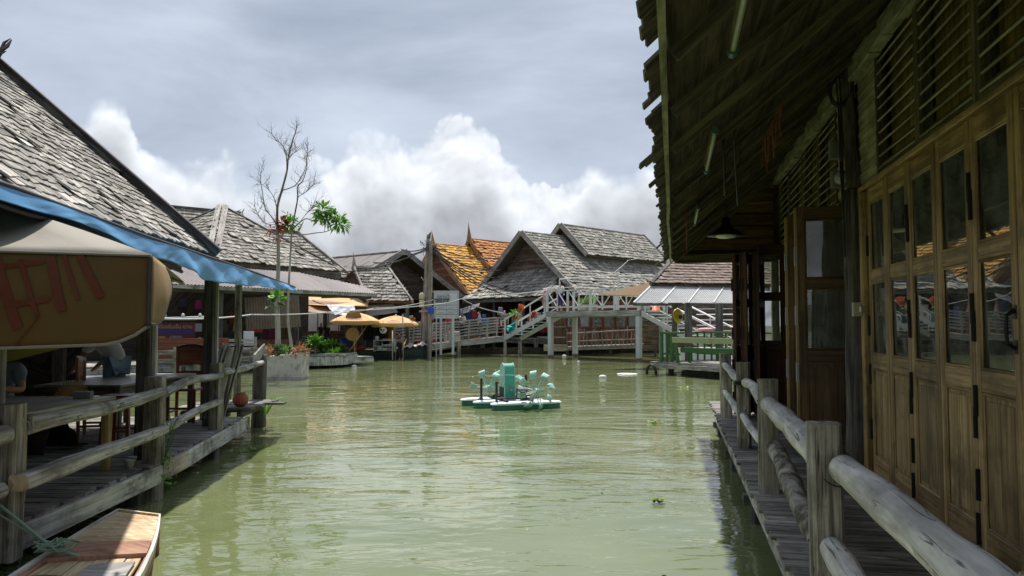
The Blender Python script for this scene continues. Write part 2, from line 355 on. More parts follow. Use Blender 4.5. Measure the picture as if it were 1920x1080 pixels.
    M['brown_tile'] = wood('brown_tile', (.12, .083, .066), (.245, .18, .15), 4, 6, .35, .7)
    M['metal_roof'] = plain('brown_metal_roof', (.135, .115, .103), .55, .3, 1.2, (.08, .065, .055), .5, 0, .1)
    M['skirt_roof'] = plain('purple_corrugated', (.21, .175, .172), .6, .3, 1.5, (.12, .10, .095), .6, 0, .1)
    M['rust_sheet'] = plain('brown_corrugated', (.15, .118, .085), .65, .3, 2, (.08, .05, .03), .6)
    M['clear_sheet'] = plain('grey_corrugated', (.40, .40, .395), .75, .2, 2, (.28, .28, .28), .5)
    M['blue_tarp'] = plain('blue_tarp', (.115, .32, .57), .5, .18, 1.2, (.075, .25, .48), .4, 0, .1, extra=None)
    M['dark_trim'] = plain('dark_trim', (.045, .035, .04), .6)
    M['beige_cloth'] = plain('beige_canvas', (.235, .215, .18), .85, .15, 2, (.16, .145, .12), .5)
    M['brown_cloth'] = plain('ochre_canvas', (.10, .058, .015), .85, .25, 2, (.065, .036, .010), .5)
    M['flap_cloth'] = plain('tan_canvas', (.24, .16, .062), .85, .15, 3, (.2, .095, .03), .5)
    M['yellow_cloth'] = plain('yellow_canvas', (.16, .13, .03), .85)
    M['red_print'] = plain('red_print', (.10, .025, .010), .85, .1)
    M['orange_umb'] = plain('orange_umbrella', (.60, .36, .15), .8, .25, 1.5, (.62, .50, .36), .6, dscale=1.4)
    M['pink_print'] = plain('faded_pink_print', (.56, .34, .26), .8)
    M['tan_tarp'] = plain('tan_tarp', (.60, .38, .19), .8, .2, 1.0, (.40, .24, .13), .5)
    M['grey_tarp'] = plain('grey_tarp', (.33, .35, .39), .5, .3, 1.3, (.2, .2, .22), .5)
    M['white'] = plain('white_paint', (.62, .635, .64), .5, .15, 3, (.38, .35, .31), .6)
    M['white_post'] = plain('worn_white_paint', (.56, .585, .605), .5, .15, 2, (.42, .40, .37), .5)
    M['rust'] = plain('rusty_base', (.20, .13, .085), .8, .4, 6)
    M['grey_rail'] = wood('grey_rail', (.26, .25, .235), (.48, .47, .45), 1.2, 18, .3, .75)
    M['concrete'] = plain('concrete_planter', (.47, .44, .41), .9, .25, 2.5, (.20, .15, .115), .85, 0, .5, dscale=3.5)
    M['green_paint'] = plain('green_paint', (.035, .125, .032), .5, .3, 3, (.09, .13, .07), .7)
    M['pale_green'] = plain('pale_green_board', (.30, .33, .17), .6, .2, 3, (.2, .22, .1), .5)
    M['sign_grey'] = plain('sign_panel', (.50, .53, .57), .45, .08, 1.2, (.42, .45, .5), .4)
    M['sign_pale'] = plain('sign_pale', (.60, .63, .67), .45, .05)
    M['ink'] = plain('dark_ink', (.035, .04, .055), .6, .05)
    M['grey_ink'] = plain('grey_ink', (.22, .24, .27), .6, .05)
    M['mint'] = plain('mint_plastic', (.34, .55, .47), .55, .25, 6, (.16, .26, .2), .6, dscale=9)
    M['teal_hood'] = plain('teal_hood', (.07, .36, .265), .5, .2, 5, (.16, .15, .1), .6, dscale=7)
    M['float_green'] = plain('green_float', (.012, .13, .062), .4, .2, 4)
    M['float_top'] = plain('white_float_top', (.66, .74, .76), .5, .1, 4)
    M['steel'] = plain('dark_steel', (.055, .042, .042), .5, .3, 8, metallic=.3)
    M['zinc'] = plain('zinc', (.42, .43, .44), .4, .2, 6, metallic=.6)
    M['black'] = plain('black_rubber', (.018, .018, .02), .6)
    M['iron'] = plain('black_iron', (.02, .019, .018), .45, metallic=.4)
    M['lamp_glass'] = plain('lamp_glass', (.60, .66, .50), .3, .05)
    M['tube'] = plain('tube_glass', (.36, .42, .33), .35, .05)
    M['lamp_green'] = plain('green_cap', (.03, .12, .085), .5)
    M['grey_box'] = plain('grey_box', (.20, .215, .21), .5, .15)
    M['cream_box'] = plain('cream_box', (.50, .48, .36), .5, .15)
    M['wire'] = plain('black_wire', (.035, .035, .035), .6)
    M['white_wire'] = plain('pale_cable', (.50, .51, .52), .5)
    M['rope'] = plain('green_rope', (.20, .30, .215), .9, .4, 20)
    M['pole'] = wood('utility_pole_wood', (.19, .165, .14), (.43, .395, .35), .5, 14, .3, .85, (.13, .11, .09), .5)
    M['branch'] = wood('branch_bark', (.10, .085, .07), (.25, .22, .19), 3, 12, .3, .9)
    M['trunk'] = wood('trunk_bark', (.24, .215, .185), (.44, .41, .365), 1.2, 10, .2, .9)
    M['leaf'] = leafmat('bright_leaf', (.08, .24, .016), (.19, .40, .045))
    M['leaf_dark'] = leafmat('dark_leaf', (.02, .075, .014), (.07, .17, .035))
    M['leaf_red'] = leafmat('dried_red_leaf', (.20, .028, .02), (.36, .07, .04), .2)
    M['leaf_orange'] = leafmat('rusty_leaf', (.30, .12, .05), (.46, .24, .10), .2)
    M['weed'] = leafmat('lime_weed', (.14, .26, .022), (.27, .40, .05))
    M['hull_cream'] = wood('cream_boat_deck', (.40, .29, .165), (.64, .52, .345), 1.1, 18, .3, .7, (.36, .2, .11), .55)
    M['hull_brown'] = wood('brown_boat_paint', (.25, .112, .07), (.43, .235, .155), 1.0, 12, .3, .65, (.52, .38, .27), .4)
    M['hull_white'] = wood('white_boat_rail', (.46, .44, .40), (.72, .71, .67), 1.0, 12, .15, .6, (.4, .33, .26), .4)
    M['hull_grey'] = wood('grey_boat_board', (.25, .24, .225), (.38, .37, .35), 1.0, 12, .15, .7)
    M['table'] = wood('table_top', (.17, .15, .105), (.38, .345, .265), 1.0, 16, .3, .4, spec=.5)
    M['yellow_wood'] = wood('yellow_table_leg', (.27, .205, .08), (.45, .36, .16), 1.2, 18, .2, .6)
    M['chair_red'] = wood('red_chair_wood', (.12, .035, .018), (.24, .08, .04), 1.2, 18, .2, .4, spec=.5)
    M['chair_brown'] = wood('brown_chair_wood', (.30, .135, .068), (.48, .26, .15), 1.2, 18, .2, .4, spec=.5)
    M['clay'] = plain('terracotta', (.33, .105, .058), .8, .2, 5)
    M['skin'] = plain('skin', (.48, .27, .19), .55, .1, 8, var=.05)
    M['skin_tan'] = plain('tan_skin', (.34, .17, .105), .55, .1, 8, var=.05)
    M['hair'] = plain('black_hair', (.015, .012, .011), .6)
    M['bamboo'] = plain('bamboo_tan', (.46, .29, .105), .7, .2, 6)
    M['basket'] = plain('woven_basket', (.42, .25, .085), .8, .3, 14, bump=.6)
    M['orange'] = plain('orange_plastic', (.62, .145, .06), .5)
    M['teal'] = plain('teal_plastic', (.05, .50, .44), .45)
    M['navy'] = plain('navy_plastic', (.018, .035, .20), .5)
    M['blue'] = plain('blue_plastic', (.03, .08, .48), .5)
    M['sky_plastic'] = plain('pale_blue_plastic', (.16, .37, .62), .35)
    M['red'] = plain('red_plastic', (.42, .035, .03), .5)
    M['yellow'] = plain('yellow_plastic', (.60, .44, .03), .45)
    M['glass'] = glassmat('window_glass', (.72, .76, .74), 1.4, .3)
    M['curtain'] = plain('grey_curtain', (.26, .29, .31), .9)
    M['water'] = watermat()
    M['mud'] = plain('mud', (.09, .08, .05), .9, .4, .8)
    M['pale_plastic'] = plain('clear_plastic', (.55, .58, .60), .3)
    M['foam'] = plain('white_foam', (.74, .74, .72), .9)
    M['brick'] = plain('red_brick', (.46, .14, .09), .85)
CL = {}
def cloth(c):
    k = tuple(round(x, 3) for x in c)
    if k not in CL: CL[k] = plain('cloth_%d' % len(CL), c, .9, .25, 4)
    return CL[k]
mats()
# ------------------------------------------------------------------ shared makers
def inpoly(u, v, P):
    c = False; j = len(P) - 1
    for i in range(len(P)):
        if (P[i][1] > v) != (P[j][1] > v) and u < (P[j][0] - P[i][0]) * (v - P[i][1]) / (P[j][1] - P[i][1]) + P[i][0]: c = not c
        j = i
    return c
SHV = {}
def shingle_variants(key, rh, w, th, over, jit, mat):
    if key in SHV: return SHV[key]
    out = []
    for k in range(7):
        L = rh * over; jb = [R.uniform(-jit, jit) * rh for _ in range(2)]
        b = [V((-.5 * w, jb[0], th * 1.3)), V((.5 * w, jb[1], th * 1.3)), V((.5 * w, L, 0)), V((-.5 * w, L, 0))]
        t = [p + V((0, 0, th * R.uniform(.9, 1.3))) for p in b]
        out.append((b, t))
    SHV[key] = (out, {}); return SHV[key]
def shingles(parent, O, U, Vv, poly, rh, w, th, mat, nind=0, name='shingle', jit=.22, miss=.004, over=1.45, lift=.05, ulim=None):
    O = V(O); U = V(U).normalized(); Vv = V(Vv).normalized(); Nn = U.cross(Vv)
    if Nn.z < 0: Nn = -Nn
    us = [p[0] for p in poly]; vs = [p[1] for p in poly]; cells = []
    v = min(vs); row = 0
    while v < max(vs):
        u = min(us) - R.random() * w
        while u < max(us):
            ww = w * R.uniform(.72, 1.25)
            if inpoly(u + ww / 2, v + rh * .45, poly) and R.random() > miss: cells.append((u + ww / 2, v + R.uniform(-.06, .06) * rh, ww / w))
            u += ww + w * .035
        v += rh; row += 1
    var, cache = shingle_variants((name, rh, w, mat.name), rh, w, th, over, jit, mat)
    info = []
    for (u, v, s) in cells:
        p = O + U * u + Vv * v; q = proj(p)
        vis = q is not None and -40 < q[0] < 1960 and -40 < q[1] < 1120
        info.append((0 if vis else 1, (p - EYEP).length, u, v, s))
    info.sort(key=lambda x: (x[0], x[1]))
    mb = MB()
    for i, (_, dist, u, v, s) in enumerate(info):
        k = R.randrange(7); tilt = R.gauss(0, .05) ; li = lift * w if R.random() < .035 else 0
        p = O + U * u + Vv * v + Nn * (.004 + R.random() * th * .5 + li)
        Mx = Matrix(((U.x, Vv.x, Nn.x, p.x), (U.y, Vv.y, Nn.y, p.y), (U.z, Vv.z, Nn.z, p.z), (0, 0, 0, 1))) @ Matrix.Rotation(tilt, 4, 'Z') @ Matrix.Diagonal((s, 1, 1, 1))
        if i < nind:
            if k not in cache:
                m0 = MB(); m0.loft([var[k][0], var[k][1]], r=0, uoff=0)
                # grain up the slope
                m0.uv = [[(m0.v[a][1] * 1, m0.v[a][0] * 1 + k * 3) for a in f] for f in m0.f]
                cache[k] = m0.mesh(name, mat)
            o = bpy.data.objects.new(name, cache[k]); COL.objects.link(o); o.parent = parent
            o.matrix_basis = Matrix.Translation(-wl(parent)) @ Mx
        else:
            b, t = var[k]; n0 = len(mb.f); mb.loft([[Mx @ x for x in b], [Mx @ x for x in t]])
            u0 = R.random() * 50; loc = b + t
            base = len(mb.v) - 8
            for fi in range(n0, len(mb.f)): mb.uv[fi] = [(loc[a - base].y + u0, loc[a - base].x + u0) for a in mb.f[fi]]
    if mb.f: mb.build(name + '_field', mat, parent, kind='stuff')
def slab(parent, name, poly, n, th, mat): return MB().prism(poly, n, th).build(name, mat, parent)
def corrugated(O, U, L, D, Wd, pitch, amp, th=.004, top=None, sag=0):
    """sheet from O: L along U (waves across U), Wd along D."""
    O = V(O); U = V(U).normalized(); D = V(D).normalized(); Nn = U.cross(D)
    if Nn.z < 0: Nn = -Nn
    n = max(8, int(L / pitch * 6))
    m = MB()
    m.grid(lambda a, b: O + U * (a * L) + D * (b * (Wd if top is None else top(a))) + Nn * (amp * math.sin(a * L / pitch * 2 * PI) - sag * math.sin(b * PI)), n, 2 if sag else 1, th)
    return m
def spire(mb, base, h, lean, w=.16):
    """curved pointed finial"""
    base = V(base); lean = V(lean); rings = []
    for i in range(9):
        t = i / 8; c = base + UPZ * (h * t) + lean * (t * t * .35 * h); ww = w * (1 - t) ** 1.35 + .008
        rings.append([c + V((x, y, 0)) for x, y in rect(ww * 1.3, ww * .6)])
    mb.loft(rings)
def gable_boards(parent, A, gd, w, rise, bh, mat, depth=.0, name='gable_plank', nmax=0, base=0.0):
    """horizontal boards filling the gable triangle below apex A (gd across)."""
    A = V(A); gd = V(gd); back = V((-gd.y, gd.x, 0)); z = 0; mb = MB()
    k = int((rise - base) / bh)
    for i in range(k):
        z0 = rise - (i + 1) * bh; hw = max(.05, w * (1 - (z0 + bh * .5) / rise) - .02)   # z0 measured up from the foot line
        zc = A.z - rise + z0 + bh / 2
        if z0 < base: break
        c = V((A.x, A.y, zc)) + back * (depth + R.uniform(-.008, .008))
        mb.beam(c - gd * hw, c + gd * hw, .03, bh * .93, UPZ)
    mb.build(name + 's', mat, parent, kind='stuff')
def log(mb, p0, p1, r0, r1, n=12, seg=10, bow=.02, wob=.04):
    bow *= .5
    p0 = V(p0); p1 = V(p1); L = (p1 - p0).length; pts = []; rs = []
    ph = R.uniform(0, 9); _, sd_, u = frame_axes(p1 - p0)
    knots = [R.random() for _ in range(max(2, int(L * 1.2)))]
    for i in range(seg + 1):
        t = i / seg
        pts.append(p0.lerp(p1, t) + sd_ * bow * math.sin(t * PI * 1.1 + ph) + u * bow * math.sin(t * PI * 1.6 + ph * 2))
        k = sum(math.exp(-((t - q) * L / .07) ** 2) for q in knots)
        rs.append((r0 + (r1 - r0) * t) * (1 + .15 * k + wob * math.sin(t * 17 + ph)))
    rings_pts = [pts[0]] + pts + [pts[-1]]; rr = [rs[0] * .86] + rs + [rs[-1] * .86]
    rings_pts[0] = pts[0] - (pts[1] - pts[0]).normalized() * .012; rings_pts[-1] = pts[-1] + (pts[-1] - pts[-2]).normalized() * .012
    return mb.tube(rings_pts, rr, n, True, wob * .35)
def text(parent, body, P, X, Y, size, mat, name='lettering', ext=.002, align='CENTER', bold=0):
    cu = bpy.data.curves.new(name, 'FONT'); cu.body = body; cu.size = size; cu.extrude = ext; cu.align_x = align; cu.align_y = 'CENTER'; cu.offset = bold
    cu.resolution_u = 3; cu.materials.append(mat)
    tmp = bpy.data.objects.new('tmp', cu); COL.objects.link(tmp); dg = bpy.context.evaluated_depsgraph_get()
    me = bpy.data.meshes.new_from_object(tmp.evaluated_get(dg)); bpy.data.objects.remove(tmp)
    if not me.materials: me.materials.append(mat)
    o = bpy.data.objects.new(name, me); COL.objects.link(o); o.parent = parent
    X = V(X).normalized(); Y = V(Y).normalized(); Z = X.cross(Y); P = V(P) - (wl(parent) if parent else V())
    o.matrix_basis = Matrix(((X.x, Y.x, Z.x, P.x), (X.y, Y.y, Z.y, P.y), (X.z, Y.z, Z.z, P.z), (0, 0, 0, 1)))
    return o
def cable(name, pts, rad, mat, label, sag=0, n=14, cat='cable', group=None, parent=None):
    m = MB()
    for a, b in zip(pts[:-1], pts[1:]):
        a = V(a); b = V(b)
        m.tube([a.lerp(b, i / n) - UPZ * (sag * 4 * (i / n) * (1 - i / n)) for i in range(n + 1)], rad, 5)
    if parent: return m.build(name, mat, parent, True)
    return single(name, m, mat, label, cat, True, group)
def leafcluster(mb, c, r, n, ln, wd, droop=.2, flat=.7, up=.35):
    c = V(c)
    for i in range(n):
        d = V((R.gauss(0, 1), R.gauss(0, 1), R.gauss(0, flat) + up)).normalized()
        p = c + d * r * R.uniform(.1, .75); l = ln * R.uniform(.7, 1.25); w = wd * R.uniform(.7, 1.2)
        s = d.cross(UPZ + V((R.gauss(0, .3), R.gauss(0, .3), 0))).normalized(); q = p + d * l * .55; e = p + d * l - UPZ * droop * l
        rr = R.random()
        mb.face([p, q - s * w * .5, e, q + s * w * .5], r=rr)
def person(label, loc, rz, top, bottom, skin='skin', sc=1.0, pose=None, hair='hair', hat=None, stripe=None, group=None, skirt=False):
    root = thing('person', label, 'person', loc, group); root.rotation_euler = (0, 0, rz); root.scale = (sc, sc, sc)
    J = dict(pel=(0, 0, .92), wst=(0, .01, 1.08), chest=(0, .0, 1.26), nk=(0, 0, 1.44), hd=(0, .03, 1.57), tp=(0, .02, 1.66),
             sl=(-.18, 0, 1.39), el=(-.235, -.02, 1.12), hl=(-.24, .09, .89), sr=(.18, 0, 1.39), er=(.235, -.02, 1.12), hr=(.24, .09, .89),
             hpl=(-.095, 0, .88), kl=(-.1, .03, .5), al=(-.1, 0, .09), tl=(-.11, .14, .035), hpr=(.095, 0, .88), kr=(.1, .03, .5), ar=(.1, 0, .09), tr=(.11, .14, .035))
    J.update(pose or {})
    def sk(name, rad, edges, mat, sub=1, extra=()):
        names = list(rad); pts = [V(J[n]) for n in names]; rr = [rad[n] for n in names]; ed = [(names.index(a), names.index(b)) for a, b in edges]
        for (a, p, r_) in extra: pts.append(V(p)); rr.append(r_); ed.append((names.index(a), len(pts) - 1))
        me = bpy.data.meshes.new(name); me.from_pydata([tuple(p) for p in pts], ed, [])
        me.materials.append(mat)
        o = bpy.data.objects.new(name, me); COL.objects.link(o); o.parent = root
        md = o.modifiers.new('skin', 'SKIN'); md.use_smooth_shade = True
        for i, d in enumerate(me.skin_vertices[0].data): d.radius = (rr[i], rr[i]); d.use_root = i == 0
        ss = o.modifiers.new('sub', 'SUBSURF'); ss.levels = sub; ss.render_levels = sub
        return o
    def fingers(h, e):
        h = V(J[h]); d = (h - V(J[e])).normalized(); s = d.cross(V((0, 1, .2))).normalized(); out = []
        for k, (o_, l) in enumerate(((-.03, .075), (-.01, .085), (.01, .08), (.03, .065))): out.append((h + s * o_ + d * l, .009))
        out.append((h + s * .055 + d * .025, .01)); return out
    rad = dict(pel=.125, wst=.115, chest=.135, nk=.055, hd=.095, tp=.07, sl=.062, el=.042, hl=.034, sr=.062, er=.042, hr=.034, hpl=.09, kl=.058, al=.04, tl=.035, hpr=.09, kr=.058, ar=.04, tr=.035)
    E = [('pel', 'wst'), ('wst', 'chest'), ('chest', 'nk'), ('nk', 'hd'), ('hd', 'tp'), ('chest', 'sl'), ('sl', 'el'), ('el', 'hl'), ('chest', 'sr'), ('sr', 'er'), ('er', 'hr'),
         ('pel', 'hpl'), ('hpl', 'kl'), ('kl', 'al'), ('al', 'tl'), ('pel', 'hpr'), ('hpr', 'kr'), ('kr', 'ar'), ('ar', 'tr')]
    hd = V(J['hd']); tp = V(J['tp']); upv = (tp - hd).normalized(); fv = V(J.get('face', (0, 1, 0))); fv = (fv - upv * fv.dot(upv)).normalized()
    ex = [('hl', p, r_) for p, r_ in fingers('hl', 'el')] + [('hr', p, r_) for p, r_ in fingers('hr', 'er')] + [('hd', hd + fv * .115 - upv * .02, .014)]
    sk('body', rad, E, M[skin], 1, ex)
    rt = dict(pel=.145, wst=.135, chest=.155, sl=.08, el=.06, sr=.08, er=.06)
    def mid(n, a, b, f): J[n] = V(J[a]).lerp(V(J[b]), f)
    mid('msl', 'sl', 'el', .75); mid('msr', 'sr', 'er', .75); rt.pop('el'); rt.pop('er'); rt['msl'] = .064; rt['msr'] = .064
    sh = sk('shirt', rt, [('pel', 'wst'), ('wst', 'chest'), ('chest', 'sl'), ('sl', 'msl'), ('chest', 'sr'), ('sr', 'msr')], cloth(top), 2)
    if 'folds' not in bpy.data.textures: tx = bpy.data.textures.new('folds', 'CLOUDS'); tx.noise_scale = .13; tx.noise_depth = 2
    dm = sh.modifiers.new('folds', 'DISPLACE'); dm.texture = bpy.data.textures['folds']; dm.strength = .075; dm.mid_level = .45; dm.texture_coords = 'GLOBAL'
    0 and sk('shirt', rt, [('pel', 'wst'), ('wst', 'chest'), ('chest', 'sl'), ('sl', 'msl'), ('chest', 'sr'), ('sr', 'msr')], cloth(top))
    rb = dict(pel=.14, hpl=.108, kl=.076, al=.055, hpr=.108, kr=.076, ar=.055)
    mid('al2', 'kl', 'al', .85); mid('ar2', 'kr', 'ar', .85); rb.pop('al'); rb.pop('ar'); rb['al2'] = .06; rb['ar2'] = .06
    sk('trousers', rb, [('pel', 'hpl'), ('hpl', 'kl'), ('kl', 'al2'), ('pel', 'hpr'), ('hpr', 'kr'), ('kr', 'ar2')], cloth(bottom))
    J['h1'] = hd + upv * .045 - fv * .035; J['h2'] = tp - fv * .01
    if hair:
        sk('hair', dict(h1=.098, h2=.078), [('h1', 'h2')], M[hair] if isinstance(hair, str) else cloth(hair))
    if hat:
        hb = MB().lathe(tp - upv * .035, [(.16, -.035), (.17, -.03), (.112, 0), (.108, .05), (.085, .085), (.03, .1)], 14, axis=upv)
        o = hb.mesh('hat', cloth(hat), True); ho = bpy.data.objects.new('hat', o); COL.objects.link(ho); ho.parent = root
    if stripe:
        for k in range(4):
            z = .98 + k * .1; b = MB().lathe((0, 0, z), [(.158, 0), (.163, .02), (.158, .04)], 14); o = bpy.data.objects.new('shirt_stripe', b.mesh('shirt_stripe', cloth(stripe))); COL.objects.link(o); o.parent = sh
    return root
# ================================================================== the setting
def setting():
    g = MB().face([(-1500, -1500, -1.6), (1500, -1500, -1.6), (1500, 1500, -1.6), (-1500, 1500, -1.6)]); g.build('ground', M['mud'], kind='structure')
    w = MB().face([(-80, -40, 0), (80, -40, 0), (80, 68, 0), (-80, 68, 0)]); w.build('water', M['water'], kind='structure')
    b = MB().prism([(-150, 72, .35), (150, 72, .35), (150, 400, .35), (-150, 400, .35)], (0, 0, -1), 2.2); b.build('bank', M['mud'], kind='structure')
setting()

# ================================================================== right-hand shop house on the walkway
WL = 1.936; ZD = .4; EAVE_Z = 3.17; SL = .83
def zroof(lat): return EAVE_Z + SL * lat
def door_leaf(parent, P, ax, w, frame_m, edge_m, panes=True, handle=None, hinges=(.12, .3, .55, .9), z0=.42, z1=3.245, th=.045, panel_m=None, hside=1, out=None):
    """one glazed leaf; P hinge-side bottom point at z=0, ax unit direction across the leaf"""
    P = V((P[0], P[1], 0)); ax = V(ax).normalized(); nrm = V((-ax.y, ax.x, 0))
    if out is not None and nrm.dot(out) < 0: nrm = -nrm
    H = z1 - z0; st = .085; f = MB()
    def bar(a0, a1, b0, b1, t=th, m=None, off=0):
        c0 = P + ax * ((a0 + a1) / 2) + UPZ * (z0 + b0) + nrm * off; (m or f).beam(c0, c0 + UPZ * (b1 - b0), a1 - a0, t, nrm, .006)
    def hbar(a0, a1, b0, b1, t=th - .006, m=None, off=0):
        c0 = P + ax * a0 + UPZ * (z0 + (b0 + b1) / 2) + nrm * off; (m or f).beam(c0, c0 + ax * (a1 - a0), t, b1 - b0, UPZ, .006)
    bar(0, st, 0, H); bar(w - st, w, 0, H)
    rails = [(0, .19), (1.03 * H / 2.78, 1.17 * H / 2.78), (1.86 * H / 2.78, 1.97 * H / 2.78), (H - .15, H)]
    for a, b in rails: hbar(st - .002, w - st + .002, a + .001, b - .001)
    o = f.build('door_leaf', frame_m, parent)
    # thin raised mouldings round the openings
    mo = MB()
    for (lo, hi) in ((rails[0][1], rails[1][0]), (rails[1][1], rails[2][0]), (rails[2][1], rails[3][0])):
        for s in (1, -1):
            hbar(st, w - st, lo, lo + .018, .012, mo, s * (th / 2 - .009)); hbar(st, w - st, hi - .018, hi, .012, mo, s * (th / 2 - .009))
            bar(st, st + .018, lo + .018, hi - .018, .012, mo, s * (th / 2 - .0095)); bar(w - st - .018, w - st, lo + .018, hi - .018, .012, mo, s * (th / 2 - .0095))
    mo.build('moulding', frame_m, o)
    pm = MB(); bar(st - .01, w - st + .01, rails[0][1] - .01, rails[1][0] + .01, .014, pm); bar(st + .04, w - st - .04, rails[0][1] + .05, rails[1][0] - .05, .03, pm)
    pm.build('panel', panel_m or frame_m, o)
    for (a, b) in ((1, 2), (2, 3)):
        gm = MB(); lo, hi = rails[a][1] - .004, rails[b][0] + .004; tw = R.uniform(-.004, .004)
        q = [P + ax * x + UPZ * (z0 + y) + nrm * tw2 for x, y, tw2 in ((st - .004, lo, tw), (w - st + .004, lo, -tw), (w - st + .004, hi, .009 - tw), (st - .004, hi, .009 + tw))]
        gm.face(q); gm.build('glass_pane', M['glass'], o)
    for h in hinges:
        hm = MB(); xx = w - .004 if hside > 0 else .004; c = P + ax * xx + UPZ * (z0 + h * H - .1) + nrm * (th / 2 + .004)
        hm.beam(c, c + UPZ * .2, .035, .012, nrm); hm.tube([c + nrm * .008, c + UPZ * .2 + nrm * .008], .011, 8); hm.build('hinge', M['iron'], o)
    if handle:
        hm = MB(); c = P + ax * handle + UPZ * (z0 + 1.34) + nrm * (th / 2)
        hm.tube([c + nrm * .002, c + nrm * .045 + UPZ * .03, c + nrm * .05 + UPZ * .11, c + nrm * .045 + UPZ * .19, c + nrm * .002 + UPZ * .22], [.013, .011, .012, .011, .013], 8)
        hm.beam(c - UPZ * .03, c + UPZ * .05, .04, .008, nrm); hm.beam(c + UPZ * .17, c + UPZ * .25, .04, .008, nrm); hm.build('handle', M['iron'], o)
    if edge_m:
        for xx in (-.002, w + .002):
            e = MB(); c = P + ax * xx + UPZ * z0; e.beam(c + UPZ * .01, c + UPZ * (H - .01), .008, th - .012, nrm)
            eo = e.build('raw_edge', edge_m, o)
            for h in (.1, .33, .56, .8):
                hm = MB(); c = P + ax * (xx + (.006 if xx > 0 else -.006)) + UPZ * (z0 + h * H); hm.beam(c - UPZ * .11, c + UPZ * .11, .006, th - .004, nrm); hm.build('hinge', M['zinc'], o)
    return o
def right_house():
    h = thing('wooden_house', 'brown timber shop house on the walkway with folding glazed doors and a deep shingled eave', 'house', RP(8, WL, ZD))
    # ---- closed glazed leaves beside the walkway
    ts = [8.0, 7.35, 6.7, 6.03, 5.37, 4.72, 4.07, 3.42, 2.77, 2.12, 1.47]
    for i in range(len(ts) - 1):
        w = ts[i] - ts[i + 1] - .006
        door_leaf(h, RP(ts[i], WL), -UR, w, M['door'], None, hinges=(.06, .3, .56, .84) if i % 2 else (.16, .35, .52, .8), hside=1 if i % 2 else -1, out=-NR, handle=w - .05 if i == 4 else None)
    for t in (8.1, 4.05 - 2.68):
        MB().beam(RP(t, WL, ZD), RP(t, WL, 3.23), .12, .14, NR, .008).build('door_post', M['door'], h)
    MB().beam(RP(14.5, WL - .01, 3.275), RP(1.2, WL - .01, 3.275), .10, .05, UPZ, .006).build('header_beam', M['door'], h)
    MB().beam(RP(8.1, WL - .02, .41), RP(1.2, WL - .02, .41), .12, .07, UPZ, .006).build('sill', M['door'], h)
    # ---- louvre bands above the doors
    zl0, zl1 = 3.31, zroof(WL) - .1
    for (ta, tb) in ((7.61, 6.4), (6.4, 5.23), (5.23, 4.0), (4.0, 2.8), (2.8, 1.4), (14.2, 13.0), (13.0, 11.75), (11.75, 10.5), (10.5, 9.35)):
        fm = MB()
        for t in (ta - .03, tb + .03): fm.beam(RP(t, WL + .02, zl0), RP(t, WL + .02, zl1), .055, .09, NR, .005)
        fm.beam(RP(ta - .06, WL + .02, zl0 + .02), RP(tb + .06, WL + .02, zl0 + .02), .088, .04, UPZ); fm.build('louvre_frame', M['eave_rafter'], h)
        bk = MB(); nb = 5
        for k in range(nb):
            a = ta - .03 + (tb - ta + .06) * k / nb; b = ta - .03 + (tb - ta + .06) * (k + 1) / nb
            bk.beam(RP((a + b) / 2, WL + .115, zl0), RP((a + b) / 2, WL + .115, zl1), abs(b - a) - .004, .02, NR)
        bk.build('louvre_backboard', M['louvre_back'], h)
        n = int((zl1 - zl0 - .06) / .112)
        for k in range(n):
            z = zl0 + .1 + k * .112; j = R.uniform(-.006, .006)
            s = MB(); a = RP(ta - .06, WL + .02 + j, z); b = RP(tb + .06, WL + .02 + j, z + R.uniform(-.01, .01))
            s.beam(a, b, .018, .12, (UPZ * .72 + NR * .7).normalized(), .003); s.build('louvre_slat', M['louvre'], h)
    MB().prism([RP(1.2, WL + .14, 3.22), RP(14.3, WL + .14, 3.22), RP(14.3, WL + .14, zroof(WL + .14) - .05), RP(1.2, WL + .14, zroof(WL + .14) - .05)], NR, .03).build('inner_wall', M['louvre_back'], h)
    # ---- horizontal siding either side of the log post
    for (ta, tb) in ((7.63, 8.32), (8.5, 9.32)):
        z = zl0 - .02; k = 0
        while z < zl1 - .05:
            s = MB(); s.beam(RP(ta, WL - .005, z + .075), RP(tb, WL - .005, z + .075), .022, .158, (UPZ - NR * .13).normalized(), .003); s.build('siding_board', M['siding'], h); z += .148
    lp = MB(); log(lp, RP(8.34, WL - .06, ZD), RP(8.34, WL - .06, 3.3), .125, .115, 14, 10, .015); lp.build('log_post', M['dark_post'], h, True)
    lp = MB(); log(lp, RP(8.34, WL - .06, 3.28), RP(8.32, WL - .12, 4.62), .085, .065, 12, 8, .012); lp.build('log_post', M['dark_post'], h, True)
    MB().beam(RP(14.35, WL - .1, ZD), RP(14.35, WL - .1, zl1), .13, .13, NR, .01).build('corner_post', M['plate'], h)
    MB().beam(RP(8.9, WL, ZD), RP(8.9, WL, 3.22), .1, .1, NR, .008).build('door_post', M['door_dark'], h)
    # ---- mossy wall plate under the rafters
    pm = MB(); n = 40
    for k in range(n):
        a, b = -2 + 16.4 * k / n, -2 + 16.4 * (k + 1) / n
        pm.beam(RP(a, WL - .06, zroof(WL - .06) - .19), RP(b + .01, WL - .06, zroof(WL - .06) - .19 + R.uniform(-.008, .008)), .12, .19 + R.uniform(-.025, .025), UPZ, .01)
    pm.build('wall_plate', M['plate'], h)
    # ---- roof: rafters, sheathing, eave shingles
    rs = V((NR.x, NR.y, SL)).normalized(); rn = V((-NR.x * SL, -NR.y * SL, 1)).normalized()
    t = -3.2; 
